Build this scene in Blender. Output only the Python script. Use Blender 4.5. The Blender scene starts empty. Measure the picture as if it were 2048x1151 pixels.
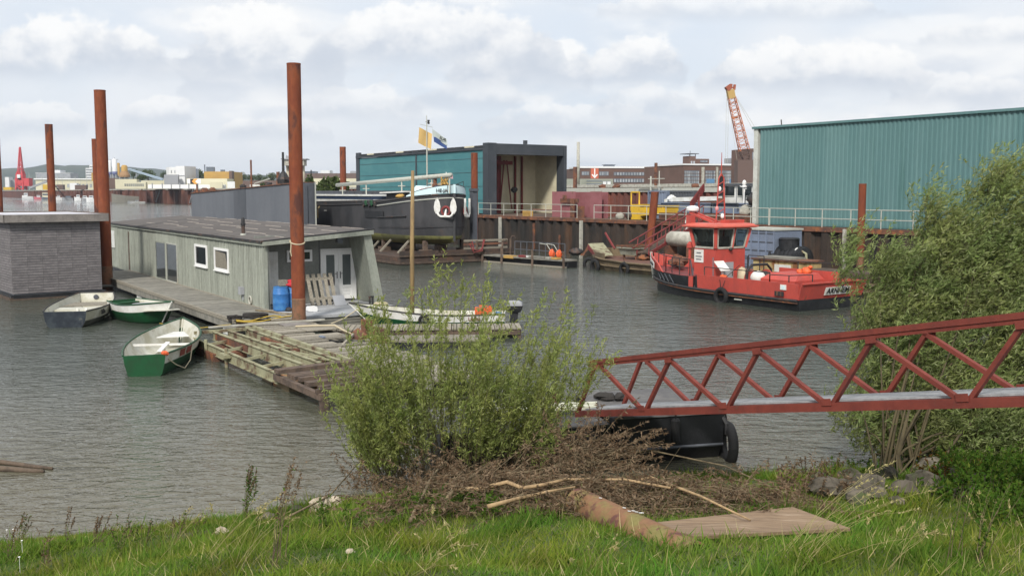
import bpy, math, random
import numpy as np
from mathutils import Vector, Matrix
R = math.radians
random.seed(7); NR = np.random.default_rng(11)
SC = bpy.context.scene
COL = SC.collection
# ------------------------------------------------------------------ camera, sky, sun, exposure
EYE = Vector((0, 0, 5.0)); PITCH = R(5.51); F = 1990.0
cam_d = bpy.data.cameras.new('camera'); cam = bpy.data.objects.new('camera', cam_d); COL.objects.link(cam)
cam.location = EYE; cam.rotation_euler = (R(90) - PITCH, 0, 0)
cam_d.sensor_width = 36; cam_d.lens = 36 * F / 2048; cam_d.clip_start = 0.1; cam_d.clip_end = 20000
SC.camera = cam
SUN_EL, SUN_AZ = 41, 195            # azimuth clockwise from +Y: over the left shoulder
W = bpy.data.worlds.new('World'); SC.world = W; W.use_nodes = True
def build_world():
    nt = W.node_tree; nt.nodes.clear(); L = nt.links.new
    def N(t, **k):
        n = nt.nodes.new(t)
        for a, b in k.items(): setattr(n, a, b)
        return n
    out = N('ShaderNodeOutputWorld'); bg = N('ShaderNodeBackground'); bg.inputs[1].default_value = 0.1
    sky = N('ShaderNodeTexSky', sky_type='NISHITA', sun_disc=False)
    sky.sun_elevation = R(SUN_EL); sky.sun_rotation = R(SUN_AZ); sky.air_density = 1.2; sky.dust_density = 2.0
    tc = N('ShaderNodeTexCoord')
    sep = N('ShaderNodeSeparateXYZ'); L(tc.outputs['Generated'], sep.inputs[0])
    def M(op, a, b=None, c=None):
        m = N('ShaderNodeMath', operation=op)
        for i, x in enumerate((a, b, c)):
            if x is None: continue
            if isinstance(x, (int, float)): m.inputs[i].default_value = x
            else: L(x, m.inputs[i])
        return m.outputs[0]
    z = M('MAXIMUM', sep.outputs['Z'], -0.02)
    # cumulus heaps in rows, flattened towards the horizon
    def cloud(dz, sc, sz, det, seed, rough=0.55, pw=0.8, dist=0.0):
        cb = N('ShaderNodeCombineXYZ')
        L(M('MULTIPLY', sep.outputs['X'], sc), cb.inputs[0]); L(M('MULTIPLY_ADD', sep.outputs['Y'], sc, seed), cb.inputs[1])
        L(M('MULTIPLY', M('POWER', M('ADD', z, 0.03 + dz), pw), sz), cb.inputs[2])
        n = N('ShaderNodeTexNoise'); n.inputs['Scale'].default_value = 1.0; n.inputs['Detail'].default_value = det; n.inputs['Distortion'].default_value = dist
        n.inputs['Roughness'].default_value = rough; L(cb.outputs[0], n.inputs['Vector'])
        return n.outputs[0]
    def SM(x, lo, hi):
        m = N('ShaderNodeMapRange', interpolation_type='SMOOTHSTEP'); L(x, m.inputs[0])
        m.inputs[1].default_value = lo; m.inputs[2].default_value = hi; return m.outputs[0]
    a = cloud(0.0, 7.0, 17.0, 10, SEED, 0.5); b = cloud(0.018, 7.0, 17.0, 4, SEED, 0.5)
    mask = M('MULTIPLY', SM(a, 0.42, 0.60), 0.55)
    lit = SM(M('SUBTRACT', a, b), -0.10, 0.08)
    lo = cloud(0.3, 2.3, 5.0, 3, 40)
    def MIX(f, x, y):
        m = N('ShaderNodeMix', data_type='RGBA')
        if isinstance(f, float): m.inputs[0].default_value = f
        else: L(f, m.inputs[0])
        for i, v in ((6, x), (7, y)):
            if isinstance(v, tuple): m.inputs[i].default_value = (*v, 1)
            else: L(v, m.inputs[i])
        return m.outputs[2]
    K = 10.0 * SKYK
    base = (0.66 * K, 0.71 * K, 0.79 * K); crown = (0.97 * K, 0.97 * K, 0.965 * K); veil = (0.72 * K, 0.785 * K, 0.88 * K)
    cl = MIX(lit, base, crown)
    gap = MIX(0.90, sky.outputs[0], veil)
    gap = MIX(SM(lo, 0.40, 0.62), gap, (0.83 * K, 0.86 * K, 0.90 * K))
    top = MIX(mask, gap, cl)
    # the big cumulus of the afternoon, each with a cauliflower top and a soft grey base (direction of base, half width, height)
    px = M('DIVIDE', sep.outputs['X'], M('MAXIMUM', sep.outputs['Y'], 0.05)); pz = M('DIVIDE', sep.outputs['Z'], M('MAXIMUM', sep.outputs['Y'], 0.05))
    cv = N('ShaderNodeCombineXYZ'); L(px, cv.inputs[0]); L(M('MULTIPLY', pz, 1.3), cv.inputs[1])
    def nz(sc, det, off):
        v = N('ShaderNodeVectorMath', operation='ADD'); L(cv.outputs[0], v.inputs[0]); v.inputs[1].default_value = (off, off * .7, 0)
        n = N('ShaderNodeTexNoise'); n.inputs['Scale'].default_value = sc; n.inputs['Detail'].default_value = det; n.inputs['Roughness'].default_value = .58; L(v.outputs[0], n.inputs['Vector'])
        return M('SUBTRACT', n.outputs[0], 0.5)
    n1, n2, n3 = nz(9, 7, 0.3), nz(15, 8, 4.1), nz(30, 5, 8.7)
    ahead = SM(sep.outputs['Y'], 0.05, 0.2)
    for x0, y0, w_, h_ in ((560, 275, 120, 46), (1130, 262, 200, 60), (1900, 205, 160, 60), (720, 232, 150, 62), (1700, 275, 190, 50), (320, 250, 75, 60), (60, 260, 140, 60), (1290, 225, 110, 60), (930, 215, 120, 60), (1270, 158, 100, 88), (1040, 165, 170, 100), (1620, 172, 235, 92), (160, 140, 215, 108), (540, 160, 190, 150), (860, 120, 260, 110), (1500, 40, 300, 50), (2000, 90, 200, 50)):
        ax, ez, w_, h_ = (x0 - 1024) / 1990, (383 - y0) / 1990, w_ / 1990, h_ / 1990
        dx = M('MULTIPLY_ADD', n1, 1.1, M('DIVIDE', M('SUBTRACT', px, ax), w_)); dy = M('DIVIDE', M('SUBTRACT', pz, ez), h_)
        H = M('SQRT', M('MAXIMUM', M('SUBTRACT', 1.0, M('MULTIPLY', dx, dx)), 0.0))
        H = M('ADD', H, M('MULTIPLY_ADD', n2, 1.1, M('MULTIPLY', n3, 0.95 if h_ > 70 / 1990 else 1.5)))
        m = M('MULTIPLY', SM(M('SUBTRACT', H, dy), 0.0, 0.22), SM(M('MULTIPLY_ADD', n2, 0.5, dy), -0.42, 0.22))
        m = M('MULTIPLY', M('MULTIPLY', m, SM(H, 0.1, 0.5)), ahead)
        sh = SM(M('ADD', dy, M('MULTIPLY_ADD', n2, 1.3, M('MULTIPLY', n3, 1.5))), -0.1, 0.85)
        top = MIX(M('MULTIPLY', m, 0.92 if h_ > 70 / 1990 else 0.6), top, MIX(sh, (0.60 * K, 0.655 * K, 0.74 * K), crown))
    top = MIX(M('MULTIPLY', SM(z, 0.10, 0.35), 0.5), top, (0.93 * K, 0.945 * K, 0.96 * K))       # brighter, thinner cover overhead
    col = MIX(SM(z, 0.075, 0.0), top, MIX(0.55, top, (0.72 * K, 0.775 * K, 0.84 * K)))
    L(col, bg.inputs[0]); L(bg.outputs[0], out.inputs[0])
SEED = 3.1; SKYK = 0.70
build_world()
sd = bpy.data.lights.new('sun', 'SUN'); sd.energy = 2.6; sd.angle = R(9); sd.color = (1, 0.95, 0.87)
so = bpy.data.objects.new('sun', sd); COL.objects.link(so)
so.rotation_euler = (R(90 - SUN_EL), 0, R(180 - SUN_AZ))
VS = SC.view_settings; VS.view_transform = 'Standard'; VS.look = 'None'; VS.exposure = 0.6; VS.gamma = 1.0; VS.use_curve_mapping = False
# ------------------------------------------------------------------ surveying: a sight line through the photograph -> a place on the site
SP, CP = math.sin(PITCH), math.cos(PITCH)
def ray(x, y):
    cx, cy = (x - 1024) / F, (575.5 - y) / F
    return Vector((cx, CP + SP * cy, -SP + CP * cy))
def gp(x, y, z=0.0):
    d = ray(x, y); return EYE + d * ((z - 5.0) / d.z)
def at(x, y, Y):
    d = ray(x, y); return EYE + d * (Y / d.y)
def along(P, d, x):
    cx = (x - 1024) / F
    D = P.y * CP - (P.z - 5) * SP
    return (cx * D - P.x) / (d.x - cx * d.y * CP)
def on(P, d, x): return P + d * along(P, d, x)
def zat(P, y):
    cy = (575.5 - y) / F
    return 5.0 + P.y * (cy * CP - SP) / (CP + cy * SP)
def hv(deg): return Vector((math.sin(R(deg)), math.cos(R(deg)), 0))
U, V, Z = hv(-33.2), hv(56.8), Vector((0, 0, 1))
def P3(p, z): return Vector((p.x, p.y, z))
# ------------------------------------------------------------------ mesh builder
class MB:
    def __init__(s): s.v = []; s.f = []
    def add(s, vs, fs):
        o = len(s.v); s.v += [tuple(p) for p in vs]; s.f += [tuple(i + o for i in f) for f in fs]; return s
    def par(s, o, a, b, c):
        o, a, b, c = map(Vector, (o, a, b, c))
        if a.cross(b).dot(c) < 0: a, b = b, a
        vs = [o, o + a, o + a + b, o + b]; vs += [p + c for p in vs]
        return s.add(vs, [(3, 2, 1, 0), (4, 5, 6, 7), (0, 1, 5, 4), (1, 2, 6, 5), (2, 3, 7, 6), (3, 0, 4, 7)])
    def cbox(s, c, a, b, h):                         # centred on c in a, b; from c up by h
        return s.par(Vector(c) - Vector(a) / 2 - Vector(b) / 2, a, b, (0, 0, h))
    def bar(s, p, q, w, h=None, up=Z):
        p, q = Vector(p), Vector(q); h = h or w; d = (q - p).normalized()
        up = Vector(up)
        if abs(d.dot(up)) > 0.98: up = Vector((1, 0, 0)) if abs(d.x) < .9 else Vector((0, 1, 0))
        x = d.cross(up).normalized() * w; y = x.cross(d).normalized() * h
        return s.par(p - x / 2 - y / 2, x, y, q - p)
    def tube(s, pts, r, n=8, cap=True):
        pts = [Vector(p) for p in pts]; rs = r if hasattr(r, '__len__') else [r] * len(pts)
        rings = []; prev = None
        for i, p in enumerate(pts):
            d = (pts[min(i + 1, len(pts) - 1)] - pts[max(i - 1, 0)]).normalized()
            if prev is None:
                x = d.cross(Z if abs(d.z) < .95 else Vector((1, 0, 0))).normalized()
            else: x = (prev - d * prev.dot(d)).normalized()
            prev = x; y = d.cross(x)
            rings.append([p + (x * math.cos(2 * math.pi * k / n) + y * math.sin(2 * math.pi * k / n)) * rs[i] for k in range(n)])
        return s.loft(rings, cap)
    def loft(s, rings, cap=True, closed=True):
        n = len(rings[0]); vs = [p for r in rings for p in r]; fs = []
        for i in range(len(rings) - 1):
            for k in range(n if closed else n - 1):
                a, b = i * n + k, i * n + (k + 1) % n
                fs.append((a, b, b + n, a + n))
        if cap: fs += [tuple(reversed(range(n))), tuple(range((len(rings) - 1) * n, len(rings) * n))]
        return s.add(vs, fs)
    def lathe(s, o, prof, n=16, ax=None, cap=True):
        o = Vector(o); z = Vector(ax).normalized() if ax else Z
        x = z.cross(Vector((0, 1, 0)) if abs(z.y) < .9 else Vector((1, 0, 0))).normalized(); y = z.cross(x)
        return s.loft([[o + z * h + (x * math.cos(2 * math.pi * k / n) + y * math.sin(2 * math.pi * k / n)) * r for k in range(n)] for r, h in prof], cap)
    def prism(s, pts, ext):
        n = len(pts); pts = [Vector(p) for p in pts]; e = Vector(ext)
        return s.add(pts + [p + e for p in pts], [tuple(range(n))[::-1], tuple(range(n, 2 * n))] + [(i, (i + 1) % n, (i + 1) % n + n, i + n) for i in range(n)])
    def quad(s, a, b, c, d): return s.add([a, b, c, d], [(0, 1, 2, 3)])
    def torus(s, c, R_, r, ax, n=20, m=8):
        z = Vector(ax).normalized(); x = z.cross(Z if abs(z.z) < .9 else Vector((1, 0, 0))).normalized(); y = z.cross(x); c = Vector(c)
        rings = []
        for i in range(n + 1):
            t = 2 * math.pi * i / n; d = x * math.cos(t) + y * math.sin(t)
            rings.append([c + d * (R_ + r * math.cos(2 * math.pi * k / m)) + z * r * math.sin(2 * math.pi * k / m) for k in range(m)])
        return s.loft(rings, False)
    def ell(s, c, rx, ry, rz, n=12, m=7, jit=0):
        c = Vector(c); rings = []
        for i in range(m + 1):
            t = math.pi * i / m - math.pi / 2
            rr = max(math.cos(t), .02)
            rings.append([c + Vector((rx * rr * math.cos(2 * math.pi * k / n), ry * rr * math.sin(2 * math.pi * k / n), rz * math.sin(t))) * (1 + (random.uniform(-jit, jit) if jit else 0)) for k in range(n)])
        return s.loft(rings)
    def build(s, name, mat, parent=None, smooth=False, kind=None, label=None, cat=None, group=None, auto=None):
        if parent is not None: o = wl(parent)
        else:
            a = np.array(s.v); o = Vector((float(a[:, 0].mean()), float(a[:, 1].mean()), float(a[:, 2].min())))
            if kind in ('structure', 'stuff'): o = Vector((0, 0, 0))
        me = bpy.data.meshes.new(name)
        me.from_pydata([(p[0] - o.x, p[1] - o.y, p[2] - o.z) for p in s.v], [], s.f)
        if smooth:
            me.polygons.foreach_set('use_smooth', [True] * len(me.polygons))
            if auto: me.set_sharp_from_angle(angle=R(auto))
        me.materials.append(mat); me.update()
        ob = bpy.data.objects.new(name, me); COL.objects.link(ob)
        if parent is not None: ob.parent = parent
        else: ob.location = o
        return tag(ob, label, cat, group, kind)
def wl(o):
    p = Vector((0, 0, 0))
    while o is not None: p += o.location; o = o.parent
    return p
def tag(o, label=None, cat=None, group=None, kind=None):
    for k, x in (('label', label), ('category', cat), ('group', group), ('kind', kind)):
        if x: o[k] = x
    return o
def thing(name, label, cat, loc, group=None):
    o = bpy.data.objects.new(name, None); COL.objects.link(o); o.location = Vector(loc); o.empty_display_size = .2
    return tag(o, label, cat, group)
def inst(o, parent, loc, rot=None, name=None, scale=None):       # same mesh, new piece
    c = o.copy(); COL.objects.link(c); c.parent = parent; c.location = loc
    if rot: c.rotation_euler = rot
    if scale: c.scale = scale
    return c
def dup(t, loc, rz=0, label=None):                                # a thing, its parts and sub-parts
    r = t.copy(); COL.objects.link(r); r.location = loc; r.rotation_euler = (0, 0, rz)
    if label: r['label'] = label
    for ch in list(t.children):
        c = ch.copy(); COL.objects.link(c); c.parent = r
        for g in list(ch.children):
            d = g.copy(); COL.objects.link(d); d.parent = c
    return r
def fast(name, verts, quads, mat, parent=None, kind=None, **k):   # big numpy meshes; quads (n,4) or tris (n,3)
    me = bpy.data.meshes.new(name); o = wl(parent) if parent is not None else Vector((0, 0, 0))
    verts = np.asarray(verts, np.float32) - np.array(o, np.float32); n, w = quads.shape
    me.vertices.add(len(verts)); me.vertices.foreach_set('co', verts.ravel())
    me.loops.add(n * w); me.loops.foreach_set('vertex_index', quads.astype(np.int32).ravel())
    me.polygons.add(n); me.polygons.foreach_set('loop_start', np.arange(0, n * w, w, dtype=np.int32))
    me.update(calc_edges=True); me.materials.append(mat)
    ob = bpy.data.objects.new(name, me); COL.objects.link(ob)
    if parent is not None: ob.parent = parent
    return tag(ob, kind=kind, **k)
def text(s, size, o, xd, nd, mat, parent, name='lettering', sx=1.0, ext=.004):
    cu = bpy.data.curves.new(name, 'FONT'); cu.body = s; cu.size = size; cu.align_x = 'CENTER'; cu.align_y = 'CENTER'; cu.extrude = ext; cu.offset = size * .018
    ob = bpy.data.objects.new(name, cu); COL.objects.link(ob); cu.materials.append(mat); ob.parent = parent
    z = Vector(nd).normalized(); x = Vector(xd).normalized(); x = (x - z * x.dot(z)).normalized(); y = z.cross(x)
    m = Matrix((x * sx, y, z)).transposed().to_4x4(); m.translation = Vector(o) - wl(parent); ob.matrix_local = m
    TEXTS.append(ob); return ob
TEXTS = []
def texts_to_mesh():
    bpy.context.view_layer.update(); dg = bpy.context.evaluated_depsgraph_get()
    for ob in TEXTS:
        me = bpy.data.meshes.new_from_object(ob.evaluated_get(dg)); n = ob.name; c = bpy.data.objects.new('lettering', me); COL.objects.link(c); c.parent = ob.parent; c.matrix_local = ob.matrix_local
        if not me.materials: me.materials.append(ob.data.materials[0])
        bpy.data.objects.remove(ob)
# ------------------------------------------------------------------ materials
def mat(name, col, rough=.75, metal=0., c2=None, ns=2., lo=.42, hi=.62, st=(1, 1, 1), rust=None, rs=3., rlo=.55, rhi=.62, rst=(1, 1, 1), bump=.25, bs=25., bst=None, rnd=.0, spec=.35, grain=.16, hue=.0):
    m = bpy.data.materials.new(name); m.use_nodes = True; nt = m.node_tree; L = nt.links.new
    bs_ = nt.nodes['Principled BSDF']; N = nt.nodes.new
    bs_.inputs['Roughness'].default_value = rough; bs_.inputs['Metallic'].default_value = metal
    bs_.inputs['Specular IOR Level'].default_value = spec
    tc = N('ShaderNodeTexCoord'); oi = N('ShaderNodeObjectInfo')
    va = N('ShaderNodeVectorMath'); va.operation = 'MULTIPLY_ADD'; L(oi.outputs['Random'], va.inputs[0]); va.inputs[1].default_value = (37, 19, 53); L(tc.outputs['Object'], va.inputs[2])
    def noise(scale, stretch, det=6):
        mp = N('ShaderNodeMapping'); mp.inputs['Scale'].default_value = stretch; L(va.outputs[0], mp.inputs[0])
        n = N('ShaderNodeTexNoise'); n.inputs['Scale'].default_value = scale; n.inputs['Detail'].default_value = det; n.inputs['Roughness'].default_value = .62
        L(mp.outputs[0], n.inputs['Vector']); return n.outputs[0]
    def ramp(x, a, b):
        r = N('ShaderNodeMapRange'); r.interpolation_type = 'SMOOTHSTEP'; r.inputs[1].default_value = a; r.inputs[2].default_value = b; L(x, r.inputs[0]); return r.outputs[0]
    def mix(f, a, b):
        x = N('ShaderNodeMix'); x.data_type = 'RGBA'; L(f, x.inputs[0])
        for i, c in ((6, a), (7, b)):
            if isinstance(c, tuple): x.inputs[i].default_value = (*c, 1)
            else: L(c, x.inputs[i])
        return x.outputs[2]
    c = tuple(col)
    if c2: c = mix(ramp(noise(ns, st), lo, hi), c, tuple(c2))
    if rust: c = mix(ramp(noise(rs, rst, 8), rlo, rhi), c, tuple(rust))
    hsv = N('ShaderNodeHueSaturation')
    if isinstance(c, tuple): hsv.inputs['Color'].default_value = (*c, 1)
    else: L(c, hsv.inputs['Color'])
    g = noise(bs * .6, bst or st, 4); mr = N('ShaderNodeMapRange'); L(g, mr.inputs[0]); mr.inputs[1].default_value = .25; mr.inputs[2].default_value = .75
    mr.inputs[3].default_value = 1 - grain; mr.inputs[4].default_value = 1 + grain
    if rnd:
        m2 = N('ShaderNodeMapRange'); L(oi.outputs['Random'], m2.inputs[0]); m2.inputs[3].default_value = 1 - rnd; m2.inputs[4].default_value = 1 + rnd
        mm = N('ShaderNodeMath'); mm.operation = 'MULTIPLY'; L(mr.outputs[0], mm.inputs[0]); L(m2.outputs[0], mm.inputs[1]); L(mm.outputs[0], hsv.inputs['Value'])
    else: L(mr.outputs[0], hsv.inputs['Value'])
    L(hsv.outputs[0], bs_.inputs['Base Color'])
    if bump:
        b = N('ShaderNodeBump'); b.inputs['Strength'].default_value = bump; b.inputs['Distance'].default_value = .02; L(noise(bs, bst or st, 5), b.inputs['Height']); L(b.outputs[0], bs_.inputs['Normal'])
    return m
def leafmat(name, cols, trans=.35, rough=.55, patch=None):
    m = bpy.data.materials.new(name); m.use_nodes = True; nt = m.node_tree; L = nt.links.new; N = nt.nodes.new
    nt.nodes.remove(nt.nodes['Principled BSDF']); b = N('ShaderNodeBsdfDiffuse')
    ge = N('ShaderNodeNewGeometry'); r = N('ShaderNodeValToRGB'); e = r.color_ramp.elements
    for i, c in enumerate(cols):
        p = i / max(1, len(cols) - 1)
        k = e[0] if i == 0 else (e[len(e) - 1] if i == len(cols) - 1 else e.new(p))
        k.position = p; k.color = (*c, 1)
    L(ge.outputs['Random Per Island'], r.inputs[0]); col = r.outputs[0]
    if patch:                                              # plants of one stand differ: scale, dark..bright, hue shift
        tc = N('ShaderNodeTexCoord'); n = N('ShaderNodeTexNoise'); n.inputs['Scale'].default_value = patch[0]; n.inputs['Detail'].default_value = 4; L(tc.outputs['Object'], n.inputs['Vector'])
        h = N('ShaderNodeHueSaturation'); L(col, h.inputs['Color'])
        for src, sock, lo, hi in ((n.outputs[0], 'Value', patch[1], patch[2]), (n.outputs[1], 'Hue', .5 + patch[3], .5 - patch[3])):
            if sock == 'Hue': sp_ = N('ShaderNodeSeparateColor'); L(src, sp_.inputs[0]); src = sp_.outputs[1]
            mr = N('ShaderNodeMapRange'); L(src, mr.inputs[0]); mr.inputs[1].default_value = .32; mr.inputs[2].default_value = .68; mr.inputs[3].default_value = lo; mr.inputs[4].default_value = hi; L(mr.outputs[0], h.inputs[sock])
        col = h.outputs[0]
    L(col, b.inputs['Color']); t = N('ShaderNodeBsdfTranslucent'); L(col, t.inputs[0]); mx = N('ShaderNodeMixShader'); mx.inputs[0].default_value = trans
    L(b.outputs[0], mx.inputs[1]); L(t.outputs[0], mx.inputs[2]); L(mx.outputs[0], nt.nodes['Material Output'].inputs[0])
    return m
def glassmat(name, col, rough=.06, alpha=1.0):
    m = bpy.data.materials.new(name); m.use_nodes = True; nt = m.node_tree; b = nt.nodes['Principled BSDF']
    b.inputs['Base Color'].default_value = (*col, 1); b.inputs['Roughness'].default_value = rough; b.inputs['Specular IOR Level'].default_value = .6
    if alpha < 1:
        t = nt.nodes.new('ShaderNodeBsdfTransparent'); t.inputs[0].default_value = (.86, .92, .92, 1); mx = nt.nodes.new('ShaderNodeMixShader'); mx.inputs[0].default_value = 1 - alpha
        nt.links.new(b.outputs[0], mx.inputs[1]); nt.links.new(t.outputs[0], mx.inputs[2]); nt.links.new(mx.outputs[0], nt.nodes['Material Output'].inputs[0])
    return m
m_pile = mat('rust_pile', (.16, .042, .020), .85, c2=(.245, .07, .026), ns=1.6, st=(1, 1, .35), rust=(.085, .032, .024), rs=1.6, rlo=.50, rhi=.64, rst=(1, 1, .35), bump=.35, bs=14)
m_tide = mat('tide_band_rust', (.22, .105, .06), .9, c2=(.14, .085, .055), ns=2.5, st=(1, 1, .6), rust=(.07, .06, .035), rs=2.2, rlo=.58, rhi=.68)
m_rust = mat('rusty_steel', (.17, .075, .045), .88, c2=(.09, .05, .04), ns=1.6, rust=(.25, .10, .045), rs=2.5, bump=.5)
m_rustwall = mat('rusty_sheet_piling', (.042, .031, .025), .85, c2=(.020, .019, .018), ns=.55, st=(1, 1, .5), rust=(.085, .045, .025), rs=.5, rlo=.5, rhi=.66, rst=(1, 1, .3), bump=.3, grain=.25)
m_farwall = mat('far_rust_wall', (.135, .052, .034), .85, c2=(.09, .04, .030), ns=.12, st=(1, 1, .4), rust=(.2, .09, .06), rs=.2, rlo=.58, rhi=.7, bump=0)
m_redlead = mat('red_lead_plate', (.27, .105, .115), .75, c2=(.22, .08, .085), ns=.6, rust=(.15, .07, .045), rs=.8, rlo=.58, rhi=.68, rst=(1, 1, .4))
m_teal = mat('teal_cladding', (.092, .185, .188), .6, c2=(.112, .21, .212), ns=.5, st=(1, 1, .12), rust=(.07, .155, .15), rs=1.2, rlo=.55, rhi=.75, rst=(1, 1, .08), bump=.05, grain=.07)
m_tealh = mat('teal_hangar_cladding', (.055, .185, .205), .6, c2=(.07, .21, .225), ns=.35, st=(1, 1, 2), bump=.05, grain=.07)
m_dark = mat('dark_grey_frame', (.040, .048, .058), .6, c2=(.055, .062, .072), ns=.5)
m_cream = mat('cream_lining', (.62, .58, .42), .8, c2=(.54, .50, .36), ns=.6)
m_grey = mat('grey_dock_plate', (.135, .145, .165), .6, c2=(.115, .125, .145), ns=.35, st=(1, 1, .35), rust=(.07, .065, .065), rs=.25, rlo=.66, rhi=.72, rst=(1, 1, .3))
m_greyd = mat('darker_grey_plate', (.085, .092, .108), .6, c2=(.07, .077, .09), ns=.5, st=(1, 1, .4))
m_hull = mat('black_ship_hull', (.038, .039, .043), .5, c2=(.058, .057, .061), ns=.45, st=(1, 1, .5), rust=(.075, .055, .045), rs=.6, rlo=.62, rhi=.74, bump=.12, bs=4)
m_anti = mat('olive_antifouling', (.17, .17, .060), .8, c2=(.10, .10, .045), ns=.7)
m_iron = mat('dark_iron', (.028, .028, .03), .6, rust=(.07, .045, .035), rs=2)
m_black = mat('black_paint', (.012, .013, .015), .5, c2=(.022, .023, .026), ns=2)
m_rubber = mat('tyre_rubber', (.014, .014, .015), .8, bs=40)
m_ppale = mat('pale_blue_paint', (.55, .70, .74), .5, grain=.05)
m_white = mat('white_paint', (.70, .70, .68), .55, c2=(.62, .61, .57), ns=2.5, grain=.06)
m_clean = mat('clean_white', (.78, .78, .77), .45, grain=.04)
m_cabw = mat('worn_white_paint', (.66, .67, .65), .5, c2=(.54, .54, .5), ns=1.2, grain=.06)
m_red = mat('tug_red', (.46, .072, .055), .5, c2=(.38, .066, .053), ns=1.4, st=(1, 1, .5), rust=(.24, .07, .045), rs=2.2, rlo=.61, rhi=.72, rst=(1.5, 1.5, .35), bump=.08, grain=.07)
m_oxred = mat('oxide_red_paint', (.185, .040, .028), .65, c2=(.145, .032, .024), ns=2.5, rust=(.12, .05, .035), rs=5, rlo=.62, rhi=.7, bump=.15, grain=.1)
m_maroon = mat('maroon_paint', (.21, .040, .040), .65, c2=(.15, .035, .032), ns=1.5)
m_yellow = mat('yellow_paint', (.62, .40, .03), .6, c2=(.52, .33, .04), ns=1.2, rust=(.2, .11, .04), rs=2, rlo=.66, rhi=.72)
m_bluec = mat('blue_grey_steel', (.17, .21, .29), .6, c2=(.15, .18, .24), ns=.8, rust=(.14, .10, .08), rs=1.5, rlo=.68, rhi=.75)
m_rail = mat('pale_rail', (.41, .42, .375), .6, c2=(.33, .30, .24), ns=3, lo=.55, hi=.7)
m_ochre = mat('ochre', (.45, .28, .08), .8, c2=(.40, .25, .08), ns=.2)
m_wood = mat('weathered_plank', (.29, .265, .215), .9, c2=(.20, .18, .145), ns=3, st=(6, 6, 6), rnd=.22, bump=.5, bs=20)
m_woodg = mat('grey_deck_plank', (.235, .225, .195), .9, c2=(.17, .165, .145), ns=3, rnd=.16, bump=.5, bs=20)
m_woodd = mat('dark_old_timber', (.115, .082, .062), .9, c2=(.07, .052, .042), ns=4, rnd=.2, bump=.7)
m_slat = mat('grey_violet_slat', (.185, .172, .176), .85, c2=(.145, .135, .14), ns=2.5, rnd=.11, bump=.4)
m_fascia = mat('fascia_board', (.22, .20, .185), .85, c2=(.17, .155, .145), ns=2)
m_hutroof = mat('pale_roofing', (.52, .52, .56), .7, c2=(.45, .45, .49), ns=1.2)
m_board = mat('sage_board', (.315, .335, .285), .8, c2=(.255, .27, .23), ns=1.6, st=(1, 1, .5), rust=(.10, .10, .075), rs=2.2, rlo=.66, rhi=.76, rst=(2, 2, .25), rnd=.07, bump=.3)
m_front = mat('grey_front_wall', (.205, .212, .195), .75, c2=(.18, .187, .172), ns=1.2)
m_roof = mat('bitumen_roof', (.088, .078, .073), .9, c2=(.11, .098, .09), ns=.9, rust=(.085, .08, .076), rs=.8, rlo=.6, rhi=.7, rnd=.08)
m_seam = mat('pale_roof_seam', (.50, .45, .40), .85, c2=(.36, .31, .27), ns=3)
m_deckg = mat('grey_painted_deck', (.36, .37, .385), .8, c2=(.30, .31, .32), ns=1.5)
m_blue = mat('blue_plastic', (.035, .15, .40), .45, c2=(.06, .20, .42), ns=2.5, rust=(.30, .32, .36), rs=3, rlo=.66, rhi=.75)
m_cloth = mat('red_cloth', (.45, .03, .04), .8)
m_orange = mat('orange_plastic', (.62, .11, .035), .5)
m_green = mat('boat_green', (.008, .068, .024), .45, c2=(.012, .055, .022), ns=2.5, rust=(.10, .05, .04), rs=3, rlo=.68, rhi=.76, grain=.08)
m_navy = mat('boat_navy', (.018, .024, .034), .5, c2=(.035, .045, .055), ns=3, rust=(.12, .12, .11), rs=4, rlo=.62, rhi=.72)
m_boatw = mat('dirty_boat_white', (.52, .515, .455), .6, c2=(.38, .365, .28), ns=1.6, rust=(.16, .12, .075), rs=3.5, rlo=.66, rhi=.75, grain=.09)
m_boatg = mat('boat_bottom_grey', (.15, .15, .13), .7, c2=(.085, .085, .07), ns=3)
m_gird = mat('pale_green_girder', (.30, .295, .19), .8, c2=(.20, .18, .11), ns=2.2, rust=(.12, .075, .05), rs=2.2, rlo=.53, rhi=.63, bump=.3)
m_rope = mat('pale_rope', (.50, .43, .30), .95, bs=80)
m_roped = mat('dark_rope', (.035, .032, .03), .95)
m_ropey = mat('yellow_rope', (.45, .32, .06), .9)
m_conc = mat('pale_concrete', (.42, .41, .36), .9, c2=(.30, .29, .25), ns=2)
m_brick = mat('brown_brick', (.135, .082, .068), .9, c2=(.115, .072, .06), ns=.3, bump=0, grain=.05)
m_win = mat('far_window_pane', (.30, .32, .34), .3, c2=(.16, .18, .21), ns=.25, rnd=.3)
m_wing = mat('far_grey_glazing', (.12, .14, .17), .3, rnd=.25)
m_creamf = mat('far_cream_wall', (.60, .57, .42), .8, c2=(.53, .50, .37), ns=.05, bump=0, grain=.04)
m_whitef = mat('far_white_wall', (.70, .71, .72), .8, c2=(.62, .63, .64), ns=.05, bump=0, grain=.04)
m_greyf = mat('far_grey_wall', (.30, .31, .33), .8, c2=(.24, .25, .27), ns=.05, bump=0, grain=.04)
m_brownf = mat('far_brown_roof', (.13, .088, .075), .8, bump=0, grain=.05)
m_stone = mat('bank_stone', (.125, .108, .085), .9, c2=(.055, .050, .036), ns=5, rust=(.06, .075, .03), rs=4, rlo=.55, rhi=.65, rnd=.25, bump=.8, bs=9)
m_soil = mat('grassy_soil', (.065, .10, .024), .95, c2=(.10, .095, .045), ns=1.2, bump=.8, bs=14)
m_bark = mat('willow_bark', (.085, .068, .036), .9, c2=(.05, .04, .024), ns=6, st=(1, 1, .3))
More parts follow.
